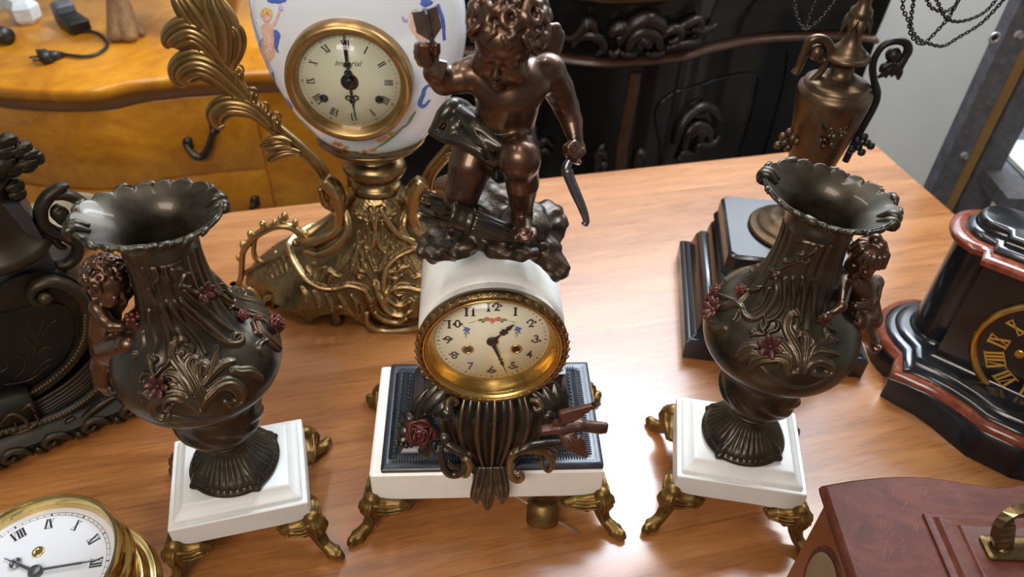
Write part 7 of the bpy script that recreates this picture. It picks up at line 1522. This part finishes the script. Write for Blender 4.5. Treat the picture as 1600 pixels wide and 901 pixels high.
V, Fs = polyloft(planb(.020), [(0, ZB+.008), (.002, ZB+.05), (.004, ZB+.115), (.010, ZB+.13), (.006, ZB+.145)]); mesh('frieze_drawer', V, Fs, M['paint_black'], cbt, True, sharp=40)
V, Fs = polyloft(planb(0), [(-.004, ZB+.144), (.006, ZB+.150), (.010, ZB+.165), (.004, ZB+.178), (0, ZB+.180)]); mesh('cabinet_top', V, Fs, M['paint_black'], cbt, True, sharp=40)
zz_ = np.linspace(-.5, ZB+.14, 170); ed = np.stack([np.interp(np.linspace(0, 1, 500), np.linspace(0, 1, len(eb)), eb[:, k]) for k in (0, 1)], 1)
Gc = np.stack([np.broadcast_to(ed[:, None, 0], (500, 170)), np.broadcast_to(ed[:, None, 1]+.010, (500, 170)), np.broadcast_to(zz_[None], (500, 170))], -1); Nc = gnorm(Gc, False); Nc *= np.sign((Nc*(CAM-Gc)).sum(-1).mean()); Pc, Ncf = Gc.reshape(-1, 3), Nc.reshape(-1, 3)
km = crop(820, 0, 3.218)
def carve(mb, pts, R, o=.006, n=7):
    p = trace(km(*pts), Pc, Ncf, 6); mb.add(tube(p+A(0, -o, 0), R, n, .9))
mb = MB()
for pts, R in ((((170, 180), (230, 190), (290, 150), (310, 110), (340, 120), (350, 160), (320, 180)), [.005, .010, .013, .014, .012, .008, .005]), (((240, 230), (260, 190), (320, 170), (380, 190), (400, 240), (360, 270)), [.006, .010, .012, .012, .010, .006]), (((430, 180), (450, 150), (490, 130), (500, 170), (460, 190)), [.008, .014, .016, .012, .008]), (((470, 220), (500, 170), (560, 110), (620, 90), (680, 120), (700, 180)), [.006, .012, .018, .020, .016, .008]), (((520, 250), (540, 180), (600, 150), (660, 180), (680, 240)), [.008, .016, .020, .016, .008]), (((570, 240), (600, 190), (630, 230)), [.010, .018, .010]), (((690, 170), (740, 140), (780, 150), (770, 190), (720, 210)), [.008, .013, .012, .010, .006]), (((760, 150), (820, 110), (870, 90), (880, 130), (840, 150)), [.008, .012, .012, .010, .006]), (((860, 150), (920, 140), (970, 115)), [.010, .009, .004]), (((710, 240), (770, 220), (840, 210), (880, 180)), [.006, .011, .010, .005]), (((480, 265), (530, 270), (560, 258)), [.006, .010, .006]), (((610, 265), (660, 270), (700, 255)), [.006, .010, .006]), (((420, 250), (450, 270), (480, 240)), [.006, .010, .006])): carve(mb, pts, R)
mb.build('carved_crest', M['carved'], cbt)
mb = MB()
for pts, R in ((((760, 720), (780, 640), (830, 570), (890, 530), (950, 550), (980, 600)), [.008, .012, .014, .014, .012, .006]), (((800, 740), (820, 660), (870, 620), (920, 650), (930, 700)), [.008, .014, .016, .014, .008]), (((840, 680), (860, 640), (890, 670), (870, 700)), [.008, .014, .014, .008]), (((850, 760), (880, 720), (940, 720), (980, 680)), [.006, .012, .010, .004]), (((770, 800), (800, 760), (850, 770)), [.005, .010, .005]), (((860, 580), (900, 570), (930, 600)), [.006, .013, .006])): carve(mb, pts, R)
mb.build('carved_mask', M['carved'], cbt)
for pl_ in ((((360, 860), (370, 800), (385, 740), (400, 720)), ((350, 780), (390, 760), (410, 800)), ((370, 830), (400, 820), (395, 860))), (((560, 860), (570, 790), (580, 740)), ((555, 770), (590, 760), (600, 790))), (((30, 740), (70, 720), (100, 700), (140, 730)), ((20, 650), (45, 640), (60, 660)), ((60, 770), (100, 750), (130, 770)))):
    mb = MB()
    for pts in pl_: carve(mb, pts, [.005, .012, .009, .004])
    mb.build('carved_drop', M['carved'], cbt)
t1 = trace(km((555, 370), (545, 450), (520, 580), (500, 700), (480, 850)), Pc, Ncf, 6); P_ = np.concatenate([t1, [t1[-1]+A(-.01, 0, -.15)]]); mesh('pilaster_strip', *tube(P_+A(0, -.003, 0), [.0115, .0120, .0125, .0130], 4, .5, up=A(0, 1, 0)), M['carved_brown'], cbt, False)
mb = MB()
for pts in (((680, 880), (690, 760), (660, 600), (680, 520), (760, 460), (850, 440), (960, 400), (1120, 370), (1180, 380), (1170, 450), (1150, 560), (1100, 720), (1070, 880)), ((1330, 240), (1310, 400), (1260, 600), (1200, 800))):
    carve(mb, pts, .0022, .002, 5)
mb.build('door_panel_line', M['paint_black'], cbt)
# ---------------------------------------------------------------- grey steel shelving beside the wall
SY = 1.30; sv = thing('shelving_unit', 'grey steel shelving post with bolt holes and a shelf, beside the white wall', 'shelving', (.98, 1.42, -ZT))
pA, pB, pC_, pD = (py(*p_, SY)+A(.034, 0, 0) for p_ in ((1440, 274), (1456, 284), (1484, 300), (1508, 316)))
def post(x0, x1, x2, x3, y):
    sec = [(x0, y), (x1, y-.004), (x1+.004, y+.002), (x1+.006, y+.030), (x2-.002, y+.030), (x2, y+.002), (x2+.003, y-.004), (x3, y), (x3, y+.034), (x0, y+.034)]
    return loft([np.array([[a, b, z] for a, b in sec]) for z in (-ZT, 1.1)])
mesh('post', *post(pA[0], pB[0]+.012, pC_[0]-.002, pD[0]+.004, SY), M['steel'], sv, False)
mesh('post_recess', *loft([np.array([[a, b, z] for a, b in ((pB[0]+.019, SY+.006), (pC_[0]-.006, SY+.006), (pC_[0]-.006, SY+.0295), (pB[0]+.019, SY+.0295))]) for z in (-ZT, 1.1)]), M['tan_wood'], sv, False)
eye = py(1553, 58, SY-.004)
mb = MB(); V, Fs = lathe([(.0055, 0), (.0085, 0), (.0105, .003), (.0085, .005), (.0055, .004)], 24); mb.add(xform((V, gridfaces(24, 5, True, True).tolist()), axes(A(0, -1, 0)), eye)); mb.build('eyelet', M['steel_lite'], sv); mesh('eyelet_hole', *xform(lathe([(1e-5, .0006), (.0056, .0006)], 20), axes(A(0, -1, 0)), eye), M['ink'], sv)
for px_ in ((1505, 240), (1590, 52)):
    b_ = py(*px_, SY+.002); mesh('bolt', *xform(lathe([(.008, -.004), (.008, .004), (.005, .008), (.005, .014), (1e-5, .014)], 8), axes(A(0, -1, 0)), b_), M['steel_lite'], sv, False)
shz = py(1560, 300, 1.22)[2]
V, Fs = loft([np.array([[a, b, z] for a, b in ((.915, 1.20), (1.55, 1.20), (1.55, 1.62), (1.05, 1.62), (1.0, 1.36), (.915, 1.30))]) for z in (shz-.03, shz)]); mesh('shelf', V, Fs, M['steel'], sv, False)
V, Fs = rectloft(.06, .045, [(0, -ZT), (0, 1.1)], (1.52, 1.32), 0, .002); mesh('post', V, Fs, M['steel'], sv, False)
V, Fs = rectloft(.06, .045, [(0, -ZT), (0, 1.1)], (1.52, 1.60), 0, .002); mesh('post', V, Fs, M['steel'], sv, False); V, Fs = rectloft(.06, .045, [(0, -ZT), (0, 1.1)], (1.14, 1.60), 0, .002); mesh('post', V, Fs, M['steel'], sv, False)
t_ = thing('ceramic_plaque', 'pale glazed plaque with green edging lying on the steel shelf', 'plaque', (1.125, 1.33, shz))
c0, c1_, c2_ = py(1530, 285, 1.22), py(1600, 270, 1.24), py(1570, 228, 1.38); V, Fs = rectloft(.30, .15, [(.003, shz+.0005), (0, shz+.003), (0, shz+.012), (.004, shz+.015)], (1.125, 1.330), .06, .01); mesh('plaque_body', V, Fs, M['tile'], t_, True, sharp=40)
mb = MB()
for dx, dy, r_ in ((-.125, -.045, .014), (-.11, -.055, .012), (-.09, -.058, .010), (-.13, -.02, .009)): mb.add(ball((1.125+dx, 1.330+dy+.06*dx, shz+.0152), (r_, r_*.6, .0012), 12, 5))
mb.build('painted_leaf', M['green'], t_)
bx_ = thing('wooden_box', 'orange brown lacquered box standing on the steel shelf behind the plaque', 'box', (1.20, 1.52, shz)); V, Fs = rectloft(.20, .14, [(.004, shz+.0005), (0, shz+.005), (0, shz+.20), (.006, shz+.205)], (1.30, 1.46), 0, .006); mesh('box_body', V, Fs, M['redbook'], bx_, True, sharp=40); V, Fs = rectloft(.205, .145, [(.002, shz+.11), (0, shz+.112), (0, shz+.124), (.002, shz+.126)], (1.30, 1.46), 0, .006); mesh('box_band', V, Fs, M['cable'], bx_, True, sharp=40)
# ---------------------------------------------------------------- tidy up
for o in bpy.data.objects:
    if '_o' in o: del o['_o']
